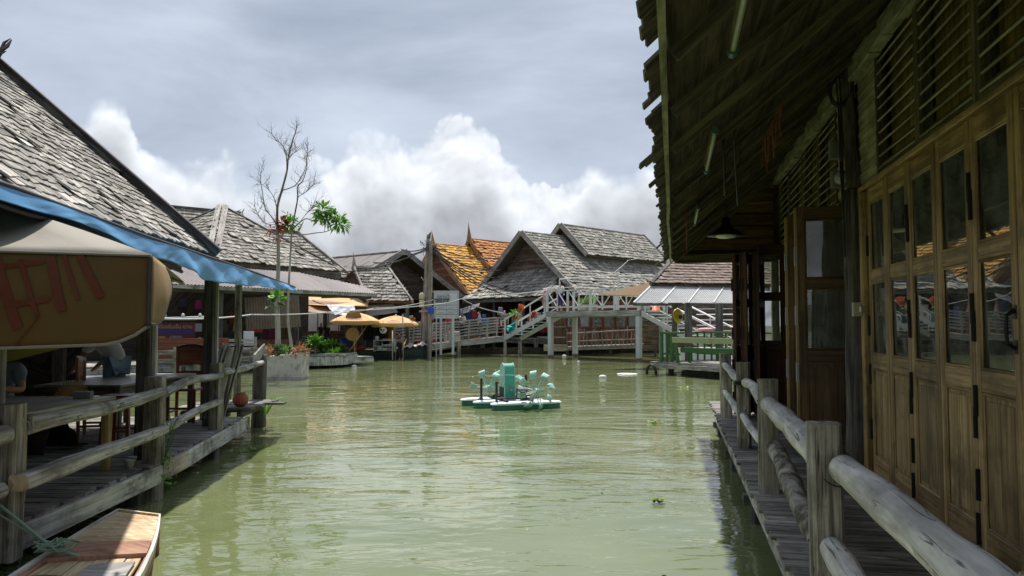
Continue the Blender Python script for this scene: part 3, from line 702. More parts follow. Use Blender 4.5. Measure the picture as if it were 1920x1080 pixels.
    while t < 14.3:
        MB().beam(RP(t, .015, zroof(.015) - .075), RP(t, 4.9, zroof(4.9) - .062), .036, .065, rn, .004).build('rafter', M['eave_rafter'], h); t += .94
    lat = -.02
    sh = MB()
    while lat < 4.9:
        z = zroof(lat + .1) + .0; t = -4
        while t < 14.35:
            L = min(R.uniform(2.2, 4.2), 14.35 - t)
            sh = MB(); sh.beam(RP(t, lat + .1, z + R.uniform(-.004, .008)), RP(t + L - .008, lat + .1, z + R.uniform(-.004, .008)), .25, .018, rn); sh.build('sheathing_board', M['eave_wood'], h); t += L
        lat += .197
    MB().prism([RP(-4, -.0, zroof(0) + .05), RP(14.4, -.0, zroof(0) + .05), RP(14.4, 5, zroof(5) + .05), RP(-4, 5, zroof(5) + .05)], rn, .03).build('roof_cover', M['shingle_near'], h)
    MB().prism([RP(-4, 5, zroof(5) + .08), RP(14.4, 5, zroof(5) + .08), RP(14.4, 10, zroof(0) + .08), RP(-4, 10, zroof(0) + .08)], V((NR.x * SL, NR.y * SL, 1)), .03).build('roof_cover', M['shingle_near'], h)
    for row in range(3):
        t = -2.5 if row == 0 else .5
        while t < 14.35:
            w = R.uniform(.085, .17); gap = (row < 2) and (3.22 < t < 3.36 or 4.1 < t < 4.25)
            if not gap:
                l0 = -.10 - .006 * t * .6 + R.gauss(0, .009) + row * .12; L = .5
                if R.random() < .05: l0 -= R.uniform(.01, .035)
                tw = R.gauss(0, .02); zz = .062 + row * .016 + R.uniform(-.008, .014)
                a = RP(t + w / 2, l0, zroof(l0) + zz - .03 * (row == 0)); b = RP(t + w / 2 + tw, l0 + L, zroof(l0 + L) + zz)
                MB().beam(a, b, w * .95, .014, rn).build('eave_shingle', M['shingle_near'], h)
            t += w
    for (t, l0, dz, tw) in ((5.3, -.215, -.02, .1), (5.42, -.18, -.01, .07), (6.3, -.18, -.01, .02), (11.2, -.22, 0, .05)):
        MB().beam(RP(t, l0, zroof(l0) + .04 + dz), RP(t + tw, l0 + .6, zroof(l0 + .6) + .05), .11, .02, rn).build('eave_shingle', M['shingle_near'], h, label='loose shingle jutting out past the eave')
    fb = MB(); pts = [(-3, 0), (7.6, 0), (8.6, .012), (10.8, .0), (14.3, .0)]
    for (a, oa), (b, ob) in zip(pts[:-1], pts[1:]): fb.beam(RP(a, -.03 - oa, zroof(0) - .075), RP(b, -.03 - ob, zroof(0) - .075), .032, .075, UPZ)
    fb.build('eave_batten', M['plate'], h)
    # ---- boarded gable triangle at the far end
    MB().prism([RP(14.26, .04, EAVE_Z - .1), RP(14.26, WL + .2, EAVE_Z - .1), RP(14.26, WL + .2, zroof(WL + .2) - .06), RP(14.26, .04, zroof(.04) - .06)], UR, .03).build('gable_wall', M['eave_wood'], h)
    k = 0; z = EAVE_Z - .14
    while z < zroof(WL) - .1:
        l0 = max(.0, (z + .1 - EAVE_Z) / SL + .1); bw = .225
        if l0 < WL - .1: MB().beam(RP(14.22, l0, z + .11), RP(14.22, WL - .12, z + .11), .03, bw - .02, UPZ, .004).build('gable_plank', M['brown_board'], h)
        z += bw
    MB().beam(RP(14.12, .1, EAVE_Z - .06), RP(14.12, WL - .1, EAVE_Z - .06), .07, .17, UPZ, .008).build('tie_beam', M['eave_rafter'], h)
    MB().beam(RP(14.08, .02, zroof(.02) - .11), RP(14.08, WL, zroof(WL) - .11), .05, .12, rn).build('end_rafter', M['eave_rafter'], h)
    # ---- room behind
    def wallp(a, b, c, d, m, nm): MB().prism([a, b, c, d], (b - a).cross(c - b), .05).build(nm, m, h)
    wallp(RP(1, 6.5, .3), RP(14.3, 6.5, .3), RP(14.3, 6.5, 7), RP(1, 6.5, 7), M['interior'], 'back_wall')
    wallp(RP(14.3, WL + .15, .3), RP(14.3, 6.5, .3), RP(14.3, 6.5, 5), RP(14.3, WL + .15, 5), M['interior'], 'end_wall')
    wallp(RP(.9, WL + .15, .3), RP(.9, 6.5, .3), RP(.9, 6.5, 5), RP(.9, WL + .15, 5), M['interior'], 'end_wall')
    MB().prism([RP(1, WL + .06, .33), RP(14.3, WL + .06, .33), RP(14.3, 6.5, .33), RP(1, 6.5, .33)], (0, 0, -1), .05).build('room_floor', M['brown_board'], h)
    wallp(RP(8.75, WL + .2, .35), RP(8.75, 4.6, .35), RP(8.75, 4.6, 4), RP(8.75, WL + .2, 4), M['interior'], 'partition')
    # ---- folded leaves in the open bay
    for (t, lat, w, da, o2) in ((9.0, 2.0, .6, .06, 1), (9.12, 1.99, .6, -.05, 1), (9.75, 2.0, .6, .05, 1), (9.87, 1.99, .6, -.05, 1)):
        ax = (-NR + UR * da).normalized()
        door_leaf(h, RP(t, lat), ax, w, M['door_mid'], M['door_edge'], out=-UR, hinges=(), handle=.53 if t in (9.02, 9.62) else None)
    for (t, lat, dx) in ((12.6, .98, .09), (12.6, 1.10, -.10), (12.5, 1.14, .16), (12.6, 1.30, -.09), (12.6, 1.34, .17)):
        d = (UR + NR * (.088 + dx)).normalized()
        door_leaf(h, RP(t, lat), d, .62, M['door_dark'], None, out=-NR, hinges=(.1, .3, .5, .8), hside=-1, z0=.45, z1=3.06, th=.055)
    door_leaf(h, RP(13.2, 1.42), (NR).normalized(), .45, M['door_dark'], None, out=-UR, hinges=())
    return h
right_house()

# ------------------------------------------------------------------ right walkway, log railing
def right_walk():
    w = thing('walkway', 'grey plank walkway along the timber shop house above the green water', 'boardwalk', RP(7, 1.3, 0))
    t = .6; i = 0
    while t < 15.2:
        bw = R.uniform(.125, .16); e0 = .69 + R.uniform(-.03, .02)
        MB().beam(RP(t + bw / 2, e0, ZD - .02 + R.uniform(-.006, .006)), RP(t + bw / 2, WL + .02, ZD - .02 + R.uniform(-.004, .004)), bw - R.uniform(.006, .016), .035, UPZ, .005, .002).build('plank', M['deck'], w); t += bw
    for a, b in ((.5, 6.1), (6.1, 11.2), (11.2, 15.2)):
        MB().beam(RP(a, .73, ZD - .105), RP(b - .01, .73 + R.uniform(-.01, .01), ZD - .105), .06, .13, UPZ, .008, .006).build('edge_beam', M['fascia'], w)
    MB().beam(RP(.5, 1.7, ZD - .12), RP(15.2, 1.7, ZD - .12), .1, .14, UPZ).build('joist', M['dark_post'], w)
    for t in (2.9, 4.9, 7.6, 10.2, 13.2):
        MB().beam(RP(t, .80, -1.4), RP(t, .80, ZD - .175), .16, .16, NR, .015).build('pile', M['dark_post'], w)
        MB().beam(RP(t + .17, .66, ZD - .22), RP(t + .17, 1.9, ZD - .22), .1, .1, UPZ).build('cross_beam', M['dark_post'], w)
    r = thing('log_railing', 'pale barkless log railing on square split posts along the right-hand walkway', 'railing', RP(7, .78, ZD))
    posts = [(1.75, .80), (4.55, .84), (7.13, .84), (9.6, .84), (12.55, .84)]
    for i, (t, l) in enumerate(posts):
        p = MB(); top = (1.36, 1.33, 1.39, 1.42, 1.42)[i]
        lean = R.uniform(-.02, .02)
        a = RP(t, l, ZD - .1); b = RP(t + lean, l + R.uniform(-.01, .02), top)
        prof = [(x + R.uniform(-.012, .012), y + R.uniform(-.012, .012)) for x, y in rect(.175, .17, .03)]
        p.loft([[q + NR * x + UR * y for x, y in prof] for q in (a, a.lerp(b, .35), a.lerp(b, .7), b, b + UPZ * .012)]);
        o = p.build('post', M['post_wood'], r)
    def L(t0, z0, t1, z1, r0, r1, l0=.82, l1=.82, mat='pale_log', seg=14, bow=.03):
        m = MB(); log(m, RP(t0, l0, z0), RP(t1, l1, z1), r0, r1, 16, seg, bow, .05); return m.build('rail', M[mat], r, True)
    L(1.2, 1.13, 4.42, 1.10, .092, .080, .90, .92)
    L(4.62, 1.13, 7.05, 1.19, .088, .074, .84, .84)
    L(7.2, 1.2, 9.52, 1.19, .062, .05, .84, .84, bow=.045)
    L(9.6, 1.2, 12.5, 1.25, .055, .045, .80, .82, bow=.04)
    L(1.2, .56, 4.45, .66, .082, .068, .86, .86)
    L(4.7, .62, 7.05, .78, .075, .07, .86, .86, 'bark_log', 16, .04)
    L(7.15, .74, 9.5, .78, .05, .042, .84, .84)
    L(9.65, .78, 12.5, .82, .05, .042, .82, .82)
    for (t, l, z, zs) in ((4.53, .745, 1.10, 0), (4.53, .745, .66, 0), (7.1, .745, 1.19, 0), (7.1, .745, .77, 0), (4.66, .80, 1.16, 1), (7.2, .80, 1.22, 1)):
        nm = MB()
        for q in (-.02, .022): nm.lathe(RP(t + q, l + R.uniform(-.004, .004), z + q * .8), [(.001, -.012), (.009, -.004), (.008, .004), (.001, .006)], 8, axis=-NR)
        nm.build('nail', M['iron'], r)
    for (t0, t1, l, zz, r_) in ((4.35, 4.75, .87, 1.1, .092), (6.98, 7.28, .84, 1.19, .078)):
        wm = MB()
        for k in range(3): c = RP(t0 + .14 + k * .012, l + .02, zz); wm.tube([c + NR * (r_ * 1.06 * math.cos(x / 16 * 2 * PI)) + UPZ * (r_ * 1.06 * math.sin(x / 16 * 2 * PI)) + UR * (.03 * math.sin(x * .4 + k)) for x in range(17)], .0035, 5)
        wm.build('wire_tie', M['wire'], r)
    t_ = MB()
    for k in range(3): t_.lathe(RP(9.55, .84, 1.17 + k * .018), [(.125, -.004), (.13, 0), (.125, .004)], 12)
    t_.build('wire_tie', M['wire'], r)
right_walk()

# ------------------------------------------------------------------ left terrace, its railing
LE = [(-3.62, 1.2), (-3.78, 5.77), (-3.84, 8.24), (-4.39, 12.3)]
def lex(y):
    for (x0, y0), (x1, y1) in zip(LE[:-1], LE[1:]):
        if y <= y1: return x0 + (x1 - x0) * (y - y0) / (y1 - y0)
    return LE[-1][0]
def left_walk():
    w = thing('terrace', 'weathered plank terrace of the open-air cafe beside the moored boat', 'terrace', (-5.5, 7, 0))
    y = 1.6
    while y < 12.25:
        bw = R.uniform(.13, .17); e = lex(y + bw / 2) + R.uniform(-.05, .03); ln = 2.9 + (R.random() < .5) * .7
        for (a, b) in ((e, e - ln), (e - ln - .012, -9.2)):
            MB().beam((a, y + bw / 2, ZD - .02 + R.uniform(-.008, .006)), (b, y + bw / 2 + R.uniform(-.006, .006), ZD - .02 + R.uniform(-.006, .006)), bw - R.uniform(.008, .02), .035, UPZ, .005, .002).build('plank', M['deck'], w)
        y += bw
    for i, ((x0, y0), (x1, y1)) in enumerate((((-3.64, 1.6), (-3.845, 8.22)), ((-3.845, 8.22), (-3.95, 9.1)), ((-3.95, 9.1), (-4.42, 12.55)))):
        o = .02
        MB().beam((x0 + o, y0, ZD - .125 + (i == 1) * .02), (x1 + o, y1 - .008, ZD - .125 - (i == 2) * .01), .055, .2, UPZ, .008, .008).build('edge_beam', M['pink_fascia' if i == 1 else 'fascia'], w)
    for (x, y) in ((-3.98, 4.4), (-4.02, 8.0), (-4.28, 10.7), (-3.9, 2.2)):
        MB().beam((x, y, -1.4), (x, y, ZD - .05), .2, .2, V((0, 1, 0)), .02).build('pile', M['dark_post'], w)
        MB().beam((x + .1, y + .16, ZD - .2), (-9, y + .16, ZD - .2), .1, .14, UPZ).build('joist', M['dark_post'], w)
    r = thing('log_railing', 'grey log railing round the cafe terrace at left, one rail with a freshly sawn end', 'railing', (-3.9, 8, ZD))
    P = [(-3.66, 2.3, 1.34, .19), (-3.655, 5.48, 1.32, .18), (-3.9, 8.2, 1.33, .175), (-4.28, 10.85, 1.34, .17)]
    for (x, y, z, s) in P:
        prof = [(a + R.uniform(-.012, .012), b + R.uniform(-.012, .012)) for a, b in rect(s, s, .03)]
        q0 = V((x, y, -.3 if y > 8 and y < 9 else ZD - .2)); q1 = V((x + R.uniform(-.015, .015), y, z)); p = MB()
        p.loft([[q + V((a, b, 0)) for a, b in prof] for q in (q0, q0.lerp(q1, .5), q1)]); p.build('post', M['post_wood'], r)
    p = MB(); log(p, (-4.72, 14.0, -1.2), (-4.70, 14.0, 1.33), .14, .12, 12, 8, .015); p.build('post', M['dark_post'], r, True)
    p = MB(); log(p, (-5.35, 14.0, .2), (-5.3, 14.0, 1.36), .11, .1, 10, 6, .015); p.build('post', M['dark_post'], r, True)
    def L(a, b, r0, r1, bow=.03, mat='left_log'):
        m = MB(); log(m, a, b, r0, r1, 14, 12, bow, .05); return m.build('rail', M[mat], r, True)
    L((-3.60, 2.2, 1.12), (-3.585, 5.32, 1.13), .075, .07); L((-3.6, 2.2, .72), (-3.58, 5.3, .74), .07, .065)
    L((-3.62, 5.6, 1.14), (-3.8, 8.18, 1.16), .066, .052)
    m = MB(); a = V((-3.53, 5.40, .765)); b = V((-3.77, 8.15, .76))
    ax, sd_, u = frame_axes(b - a); prof = rect(.135, .12, .02); mm = [a.lerp(b, k / 8) for k in range(9)]
    m.loft([[p + sd_ * (x * (1 - .03 * k) + R.uniform(-.006, .006)) + u * (yy * (1 - .03 * k) + R.uniform(-.006, .006)) for x, yy in prof] for k, p in enumerate(mm)])
    ro = m.build('rail', M['left_log'], r)
    m = MB(); m.loft([[a - ax * .003 + sd_ * x * .97 + u * yy * .97 for x, yy in prof], [a - ax * .008 + sd_ * x * .96 + u * yy * .96 for x, yy in prof]]); m.build('sawn_end', M['hull_cream'], ro)
    L((-3.86, 8.32, 1.15), (-4.2, 10.8, 1.19), .055, .045, .06); L((-3.86, 8.32, .76), (-4.2, 10.8, .80), .052, .045, .04)
    L((-4.26, 11.0, 1.19), (-4.62, 13.9, 1.18), .055, .048, .03)
    MB().beam((-4.62, 13.3, 1.22), (-4.66, 14.1, 1.44), .04, .2, UPZ, .006).build('rail_board', M['grey_wood'], r)
    # little landing past the end of the terrace
    k = thing('landing_stage', 'small low plank landing with a clay pot at the end of the cafe terrace', 'landing stage', (-4.9, 13.2, .3))
    for j in range(7):
        y = 12.5 + j * .2; MB().beam((-5.6, y, .5 + R.uniform(-.01, .01)), (-4.30 + R.uniform(-.08, .05) + (.32 if j == 4 else 0), y, .5 + R.uniform(-.01, .01)), .17, .035, UPZ, .004).build('plank', M['deck'], k)
    MB().beam((-4.5, 12.4, .42), (-4.62, 13.9, .42), .08, .12, UPZ).build('beam', M['dark_post'], k)
    MB().beam((-5.5, 13.8, .36), (-4.6, 13.8, .36), .1, .14, UPZ).build('beam', M['dark_post'], k)
    MB().beam((-5.5, 12.7, -1), (-5.5, 12.7, .44), .14, .14, V((0, 1, 0))).build('pile', M['dark_post'], k)
left_walk()

# ------------------------------------------------------------------ left house: big shingled roof over the terrace
def left_house():
    h = thing('shingled_house', 'cafe house at left with a steep ragged shingle roof over the terrace', 'house', (-7, 8, ZD))
    ul = V((-.1, 1, 0)).normalized(); E = V((-5.2, 12.55, 3.14)); up = V((-3.19 * .995, -.319, 2.8)).normalized()
    n = ul.cross(up); n = n if n.z > 0 else -n
    Lr = 4.75
    far = lambda v: v * .06                           # the rake is not quite square
    slab(h, 'roof_board', [E - ul * 12, E, E + up * Lr, E - ul * 12 + up * Lr], -n, .06, M['eave_wood'])
    shingles(h, E + n * .01, ul, up, [(-9.2, -.12), (-.02, -.12), (-.02, Lr), (-9.2, Lr)], .175, .175, .02, M['shingle'], 300, jit=.3, miss=.006, lift=.25)
    MB().beam(E + up * -.2 + n * .05 + ul * .03, E + up * (Lr + .1) + n * .05 + ul * .03, .05, .26, n, .006).build('barge_board', M['dark_post'], h)
    MB().beam(E + up * -.2 + n * .19 + ul * .0, E + up * (Lr + .1) + n * .19 + ul * .0, .16, .035, n, .006).build('ridge_strip', M['dark_trim'], h)
    # other slope and ridge
    rg = E + up * Lr; dn = V((-up.x * 1, -up.y, -up.z)); dn = V((up.x, up.y, -up.z))
    slab(h, 'roof_board', [rg - ul * 12, rg, rg + dn * Lr, rg - ul * 12 + dn * Lr], (0, 0, -1), .06, M['eave_wood'])
    MB().beam(rg - ul * 12, rg + ul * .1, .2, .12, UPZ).build('ridge_cap', M['barge'], h)
    MB().prism([E + V((-.2, -.35, .1)), rg + V((0, -.35, -.1)), rg + dn * Lr + V((.2, -.35, .1))], (.1, -1, 0), .04).build('gable_wall', M['gable_board'], h)
    MB().beam(E + V((-.25, -.4, -.25)), E - ul * 11 + V((-.25, 0, -.25)), .12, .2, UPZ).build('eave_beam', M['dark_post'], h)
    MB().beam(E + V((-.25, -.4, -.25)), E + V((-5, -.9, -.25)), .12, .2, UPZ).build('tie_beam', M['dark_post'], h)
    # posts at the water side and inside
    for (x, y, s, z1) in ((-4.12, 8.42, .15, 2.85), (-4.5, 11.15, .14, 2.72), (-4.98, 13.6, .1, 2.66), (-4.05, 2.9, .2, 2.9), (-7.4, 12.3, .2, 3.1), (-7.2, 8, .2, 3.2)):
        o = MB().beam((x, y, ZD - .05), (x, y, z1), s, s, V((0, 1, 0)), .012, .006).build('post', M['dark_post'] if s > .12 else M['post_wood'], h)
        if x > -5 and s > .12: MB().beam((x + s / 2 + .02, y + .02, ZD), (x + s / 2 + .02, y + .02, z1 - .05), .035, .05, V((0, 1, 0))).build('conduit', M['grey_rail'], o)
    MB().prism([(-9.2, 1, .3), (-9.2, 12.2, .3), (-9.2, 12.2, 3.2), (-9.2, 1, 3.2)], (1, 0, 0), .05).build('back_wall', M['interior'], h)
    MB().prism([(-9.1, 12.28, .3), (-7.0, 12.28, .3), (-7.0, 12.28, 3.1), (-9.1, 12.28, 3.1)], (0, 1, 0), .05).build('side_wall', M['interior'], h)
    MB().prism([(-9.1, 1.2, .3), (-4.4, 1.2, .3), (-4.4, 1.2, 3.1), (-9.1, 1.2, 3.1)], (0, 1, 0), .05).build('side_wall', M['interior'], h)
    f = MB(); b = at(-14, 118, 12.05); pts = [b, at(-4, 104, 12.05), at(4, 92, 12.05), at(14, 86, 12.05), at(22, 74, 12.05)]
    f.tube([p for p in pts], [.05, .045, .04, .03, .008], 8)
    f.tube([at(2, 95, 12.05), at(8, 80, 12.05), at(20, 72, 12.05)], [.03, .025, .006], 7); f.tube([at(-4, 103, 12.05), at(6, 98, 12.05), at(12, 96, 12.05)], [.03, .02, .005], 7)
    f.tube([rg + V((0, 0, .02)), b], [.06, .05], 8)
    f.build('finial', M['dark_post'], h, True)
left_house()

# ------------------------------------------------------------------ hip-roofed shop on the left bank
def hip_house():
    h = thing('hip_roofed_shop', 'open waterside shop with a grey hipped shingle roof and a purplish corrugated skirt roof', 'shop', (-13, 34, .4))
    N = V((-12.9, 32, 4.72)); A = V((-14.6, 37.4, 7.78)); Rr = V((-9.05, 39.1, 4.72)); Lf = V((-20.0, 35.8, 4.72)); Bk = V((-16.2, 43, 4.72))
    for (a, b, nind) in ((N, Rr, 190), (Lf, N, 90)):
        U = (b - a).normalized(); mid_ = (a + b) / 2; Vv = (A - a); Vv = (Vv - U * Vv.dot(U)); Lv = Vv.length; Vv = Vv.normalized(); ua = (A - a).dot(U); L = (b - a).length
        n = U.cross(Vv); n = n if n.z > 0 else -n
        slab(h, 'roof_board', [a, b, A], -n, .08, M['eave_wood'])
        shingles(h, a + n * .01, U, Vv, [(-.15, -.2), (L + .15, -.2), (ua, Lv)], .30, .34, .04, M['shingle_far'], nind, jit=.25, lift=.2)
        MB().beam(a - Vv * .1 - UPZ * .22, b - Vv * .1 - UPZ * .22, .06, .3, UPZ).build('eave_board', M['dark_post'], h)
    for a in (Rr, Bk): pass
    slab(h, 'roof_board', [Rr, Bk, A], (0, 0, -1), .08, M['eave_wood']); slab(h, 'roof_board', [Bk, Lf, A], (0, 0, -1), .08, M['eave_wood'])
    d = (A - N); side = d.cross(UPZ).normalized(); upn = side.cross(d).normalized()
    for s in (-1, 1):
        MB().beam(N + side * .16 * s + upn * .09, A + side * .16 * s + upn * .09 + UPZ * .05, .27, .05, (upn + side * s * .35).normalized(), .006).build('hip_board', M['barge'], h)
    for c in (Rr, Lf):
        d = A - c; side = d.cross(UPZ).normalized(); upn = side.cross(d).normalized()
        MB().beam(c + upn * .1, A + upn * .1, .34, .05, upn, .006).build('hip_board', M['barge'], h)
    # corrugated skirt roof
    S0 = V((-14.8, 25.0, 3.42)); S1 = V((-6.5, 35.9, 3.38)); U = (S1 - S0).normalized(); Sd = V((-U.y, U.x, 0)); D = (Sd * 2.4 + UPZ * .95)
    Wd = D.length; D.normalize(); L = (S1 - S0).length
    k = 0; a = 0; nsh = 5
    for k in range(nsh):
        p = S0 + U * (L * k / nsh); 
        cut = (lambda t: Wd) if k < nsh - 1 else (lambda t: Wd * (1 - .62 * t))
        corrugated(p + UPZ * .004 * (k % 2), U, L / nsh + .03, D, Wd, .15, .02, .006, cut).build('roof_sheet', M['skirt_roof'], h)
    E2 = S1 - U * .2 + Sd * 3.9
    MB().prism([S1, E2 + UPZ * .0, S1 + D * Wd * .40 - U * 1.3 + Sd * 2.2 + UPZ * .42, S1 - U * .4 + D * Wd * .38], (0, 0, -1), .02).build('roof_sheet', M['skirt_roof'], h)
    MB().beam(S0 - UPZ * .09, S1 - UPZ * .09, .05, .14, UPZ).build('skirt_fascia', M['left_log'], h)
    MB().beam(S1 - UPZ * .09, E2 - UPZ * .09, .05, .14, UPZ).build('skirt_fascia', M['left_log'], h)
    for f in (.12, .42, .687):
        p = S0 + U * (L * f) + Sd * .45; MB().beam((p.x, p.y, -1), (p.x, p.y, 3.45), .2, .2, V((0, 1, 0)), .015).build('post', M['dark_post'], h)
    MB().beam(S0 + Sd * .45 - UPZ * .16, S1 + Sd * .45 - UPZ * .16, .12, .2, UPZ).build('skirt_beam', M['dark_post'], h)
    # floor, back wall
    F = lambda u, s, z: S0 + U * u + Sd * s + V((0, 0, z - S0.z))
    for k in range(26):
        u = L * k / 26; MB().beam(F(u + .25, .2, .38), F(u + .25, 7, .38), L / 26 - .02, .05, UPZ, .006).build('floor_plank', M['deck'], h)
    MB().beam(F(0, .2, .24), F(L, .2, .24), .08, .2, UPZ, .01, .01).build('edge_beam', M['fascia'], h)
    MB().prism([F(-1, 5.2, .3), F(L, 5.2, .3), F(L, 5.2, 4.7), F(-1, 5.2, 4.7)], Sd, .06).build('back_wall', M['interior'], h)
    MB().prism([F(-2, .5, .3), F(-2, 5.2, .3), F(-2, 5.2, 4.7), F(-2, .5, 4.7)], U, .06).build('side_wall', M['interior'], h)
    for k in (.02, .3, .6, .8):
        p = F(L * k, .22, -1); MB().beam(p, (p.x, p.y, .3), .2, .2, V((0, 1, 0))).build('pile', M['dark_post'], h)
    # hung corrugated screen
    q = [at(458, 558, 31.0), at(560, 553, 31.4)]; Ux = (q[1] - q[0]); Lx = Ux.length
    o = corrugated(q[0], Ux, Lx, V((.12, -.12, -1)), 1.36, .11, .014, .005).build('hanging_screen', M['rust_sheet'], h)
    return F, L, U, Sd
HF, HL, HU, HS = hip_house()
def back_houses_left():
    # grey roof behind the hip roof: ridge left and raised right wing
    h = thing('shingled_house', 'long grey shingle roof with small ridge horns behind the hip-roofed shop', 'house', (-16, 48, .4))
    a = at(282, 386, 47); b = at(452, 402, 49); U = (b - a).normalized(); D = V((U.y * .74, -U.x * .74, -.66)).normalized(); n = U.cross(D); n = n if n.z > 0 else -n
    for (p, q, w) in ((a, b, 6.5),):
        slab(h, 'roof_board', [p, q, q + D * w, p + D * w], -n, .1, M['eave_wood'])
        shingles(h, p + D * w + n * .01, U, -D, [(0, 0), ((q - p).length, 0), ((q - p).length, w), (0, w)], .34, .5, .05, M['shingle_far'])
        MB().beam(p + n * .12, q + n * .12, .35, .12, UPZ).build('ridge_cap', M['dark_post'], h)
        MB().beam(q + n * .06, q + D * (w + .2) + n * .06, .12, .34, n).build('barge_board', M['barge'], h)
        Dm = V((-D.x, -D.y, D.z)); slab(h, 'roof_board', [p, q, q + Dm * w, p + Dm * w], (0, 0, -1), .1, M['eave_wood'])
        for f, tip in ((q, (458, 391)), (q - U * .5, (452, 393))): MB().tube([f, at(*tip, f.y)], [.07, .015], 6).build('finial', M['barge'], h)
    c = at(488, 433, 50); d = at(556, 437, 51.5)
    U = (d - c).normalized(); D = V((U.y * .74, -U.x * .74, -.66)).normalized(); n = U.cross(D); n = n if n.z > 0 else -n; w = 5
    h2 = thing('shingled_house', 'small grey shingle roof behind the bare tree, one upright horn at its end', 'house', (-14, 49, .4))
    slab(h2, 'roof_board', [c, d, d + D * w + U * 2.6, c + D * w], -n, .1, M['eave_wood'])
    shingles(h2, c + D * w + n * .01, U, -D, [(0, 0), ((d - c).length + 2.4, 0), ((d - c).length, w), (0, w)], .34, .5, .05, M['shingle_far'])
    MB().beam(c + n * .1, d + n * .1, .3, .1, UPZ).build('ridge_cap', M['dark_post'], h2)
    MB().beam(d + n * .06, d + D * (w + .2) + U * 2.7 + n * .06, .12, .34, n).build('barge_board', M['barge'], h2)
    f = MB(); f.tube([at(556, 437, 51.5), at(562, 428, 51.5), at(569, 415, 51.5)], [.1, .08, .02], 7); f.build('finial', M['barge'], h2)
    Dm = V((-D.x, -D.y, D.z)); slab(h2, 'roof_board', [c, d, d + Dm * w, c + Dm * w], (0, 0, -1), .1, M['eave_wood'])
back_houses_left()

# ------------------------------------------------------------------ gabled houses across the water
def gable_house(name, label, A, rd, w, rise, length, mat, barge, over=.9, tile=(.34, .42, .045), wall=None, wallz=.6, curve=0, fin=None, tier=None, boards=None, recess=1.0, both=False, inner=None, bh=.3, nind=0):
    A = V(A); rd = V((rd[0], rd[1], 0)).normalized(); gd = V((rd.y, -rd.x, 0))
    h = thing(name, label, 'house', (A.x + rd.x * 4, A.y + rd.y * 4, .4)); sgn = 1 if gd.dot(V((0, -1, 0))) > 0 else -1
    def roof(A, w, rise, s0, s1, over_eave=.25):
        sl = math.hypot(w, rise); 
        for s in (1, -1):
            D = (gd * s * w - UPZ * rise).normalized(); n = rd.cross(D); n = n if n.z > 0 else -n; Lw = sl + over_eave
            a, b = A + rd * s0, A + rd * s1
            slab(h, 'roof_board', [a, b, b + D * Lw, a + D * Lw], -n, .1, M['eave_wood'])
            if s == sgn or both:
                shingles(h, a + D * Lw + n * .01, rd, -D, [(0, 0), (s1 - s0, 0), (s1 - s0, Lw), (0, Lw)], tile[0], tile[1], tile[2], mat, nind if s == sgn else 0, name='roof_tile' if 'tile' in mat.name else 'shingle')
            for (e, o) in ((a, -1), (b, 1)):
                m = MB(); k = 8 if curve else 1
                pts = [e + D * (Lw * i / k) - n * (curve * math.sin(PI * min(1, i / k * 1.0))) + n * .06 + rd * .07 * o for i in range(k + 1)]
                if curve and o < 0: pts[-1] = pts[-1] + n * .05
                for p, q in zip(pts[:-1], pts[1:]): m.beam(p, q + (q - p).normalized() * .03, .09, .36, n)
                m.build('barge_board', barge, h)
        MB().beam(A + rd * (s0 - .05) + UPZ * .07, A + rd * s1 + UPZ * .07, .3, .12, UPZ, .02).build('ridge_cap', mat if 'tile' in mat.name else M['barge'], h)
    roof(A, w, rise, 0, length)
    if fin: f = MB(); spire(f, A - UPZ * .25 - rd * .08, fin, rd * -.25, .42); f.build('finial', barge, h)
    if tier:
        (ts0, ts1, tw, trise, tz, tmat, tfin) = tier; T = A + UPZ * tz; m0 = mat; mat = tmat or mat
        roof(T, tw, trise, ts0, ts1)
        for s in (1, -1):
            p = T + gd * s * (tw - .25) - UPZ * (trise - .1); MB().prism([p + rd * (ts0 + .4), p + rd * (ts1 - .4), p + rd * (ts1 - .4) - UPZ * .9, p + rd * (ts0 + .4) - UPZ * .9], gd * -s, .1).build('riser_wall', M['metal_roof'], h)
        if tfin: f = MB(); spire(f, T + rd * ts0 - UPZ * .25 - rd * .08, tfin, rd * -.2, .42); f.build('finial', barge, h)
        q = T + rd * (ts0 + .5); MB().prism([q - UPZ * .1, q + gd * (tw - .2) - UPZ * (trise - .05), q - gd * (tw - .2) - UPZ * (trise - .05)], rd, .06).build('gable_wall', M['brown_board'], h)
        mat = m0
    if boards:
        G = A + rd * recess - UPZ * .1; gable_boards(h, G, gd, w - .25, rise, bh, boards, 0, 'gable_plank')
        MB().prism([G + rd * .05, G + gd * (w - .2) - UPZ * rise + rd * .05, G - gd * (w - .2) - UPZ * rise + rd * .05], rd, .05).build('gable_wall', M['interior'], h)
    # walls below
    if wall:
        z0 = wallz; zt = A.z - rise + .3; ww = w - .7
        for s in (1, -1):
            p0 = A + rd * (recess + .3) + gd * s * ww; p1 = A + rd * (length - .5) + gd * s * ww
            MB().prism([V((p0.x, p0.y, z0)), V((p1.x, p1.y, z0)), V((p1.x, p1.y, zt)), V((p0.x, p0.y, zt))], gd * -s, .1).build('side_wall', wall, h)
        p0 = A + rd * (recess + (inner or 2.5)) + gd * ww; p1 = A + rd * (recess + (inner or 2.5)) - gd * ww
        MB().prism([V((p0.x, p0.y, z0)), V((p1.x, p1.y, z0)), V((p1.x, p1.y, zt)), V((p0.x, p0.y, zt))], rd, .1).build('front_wall', M['interior'], h)
    return h, A, rd, gd
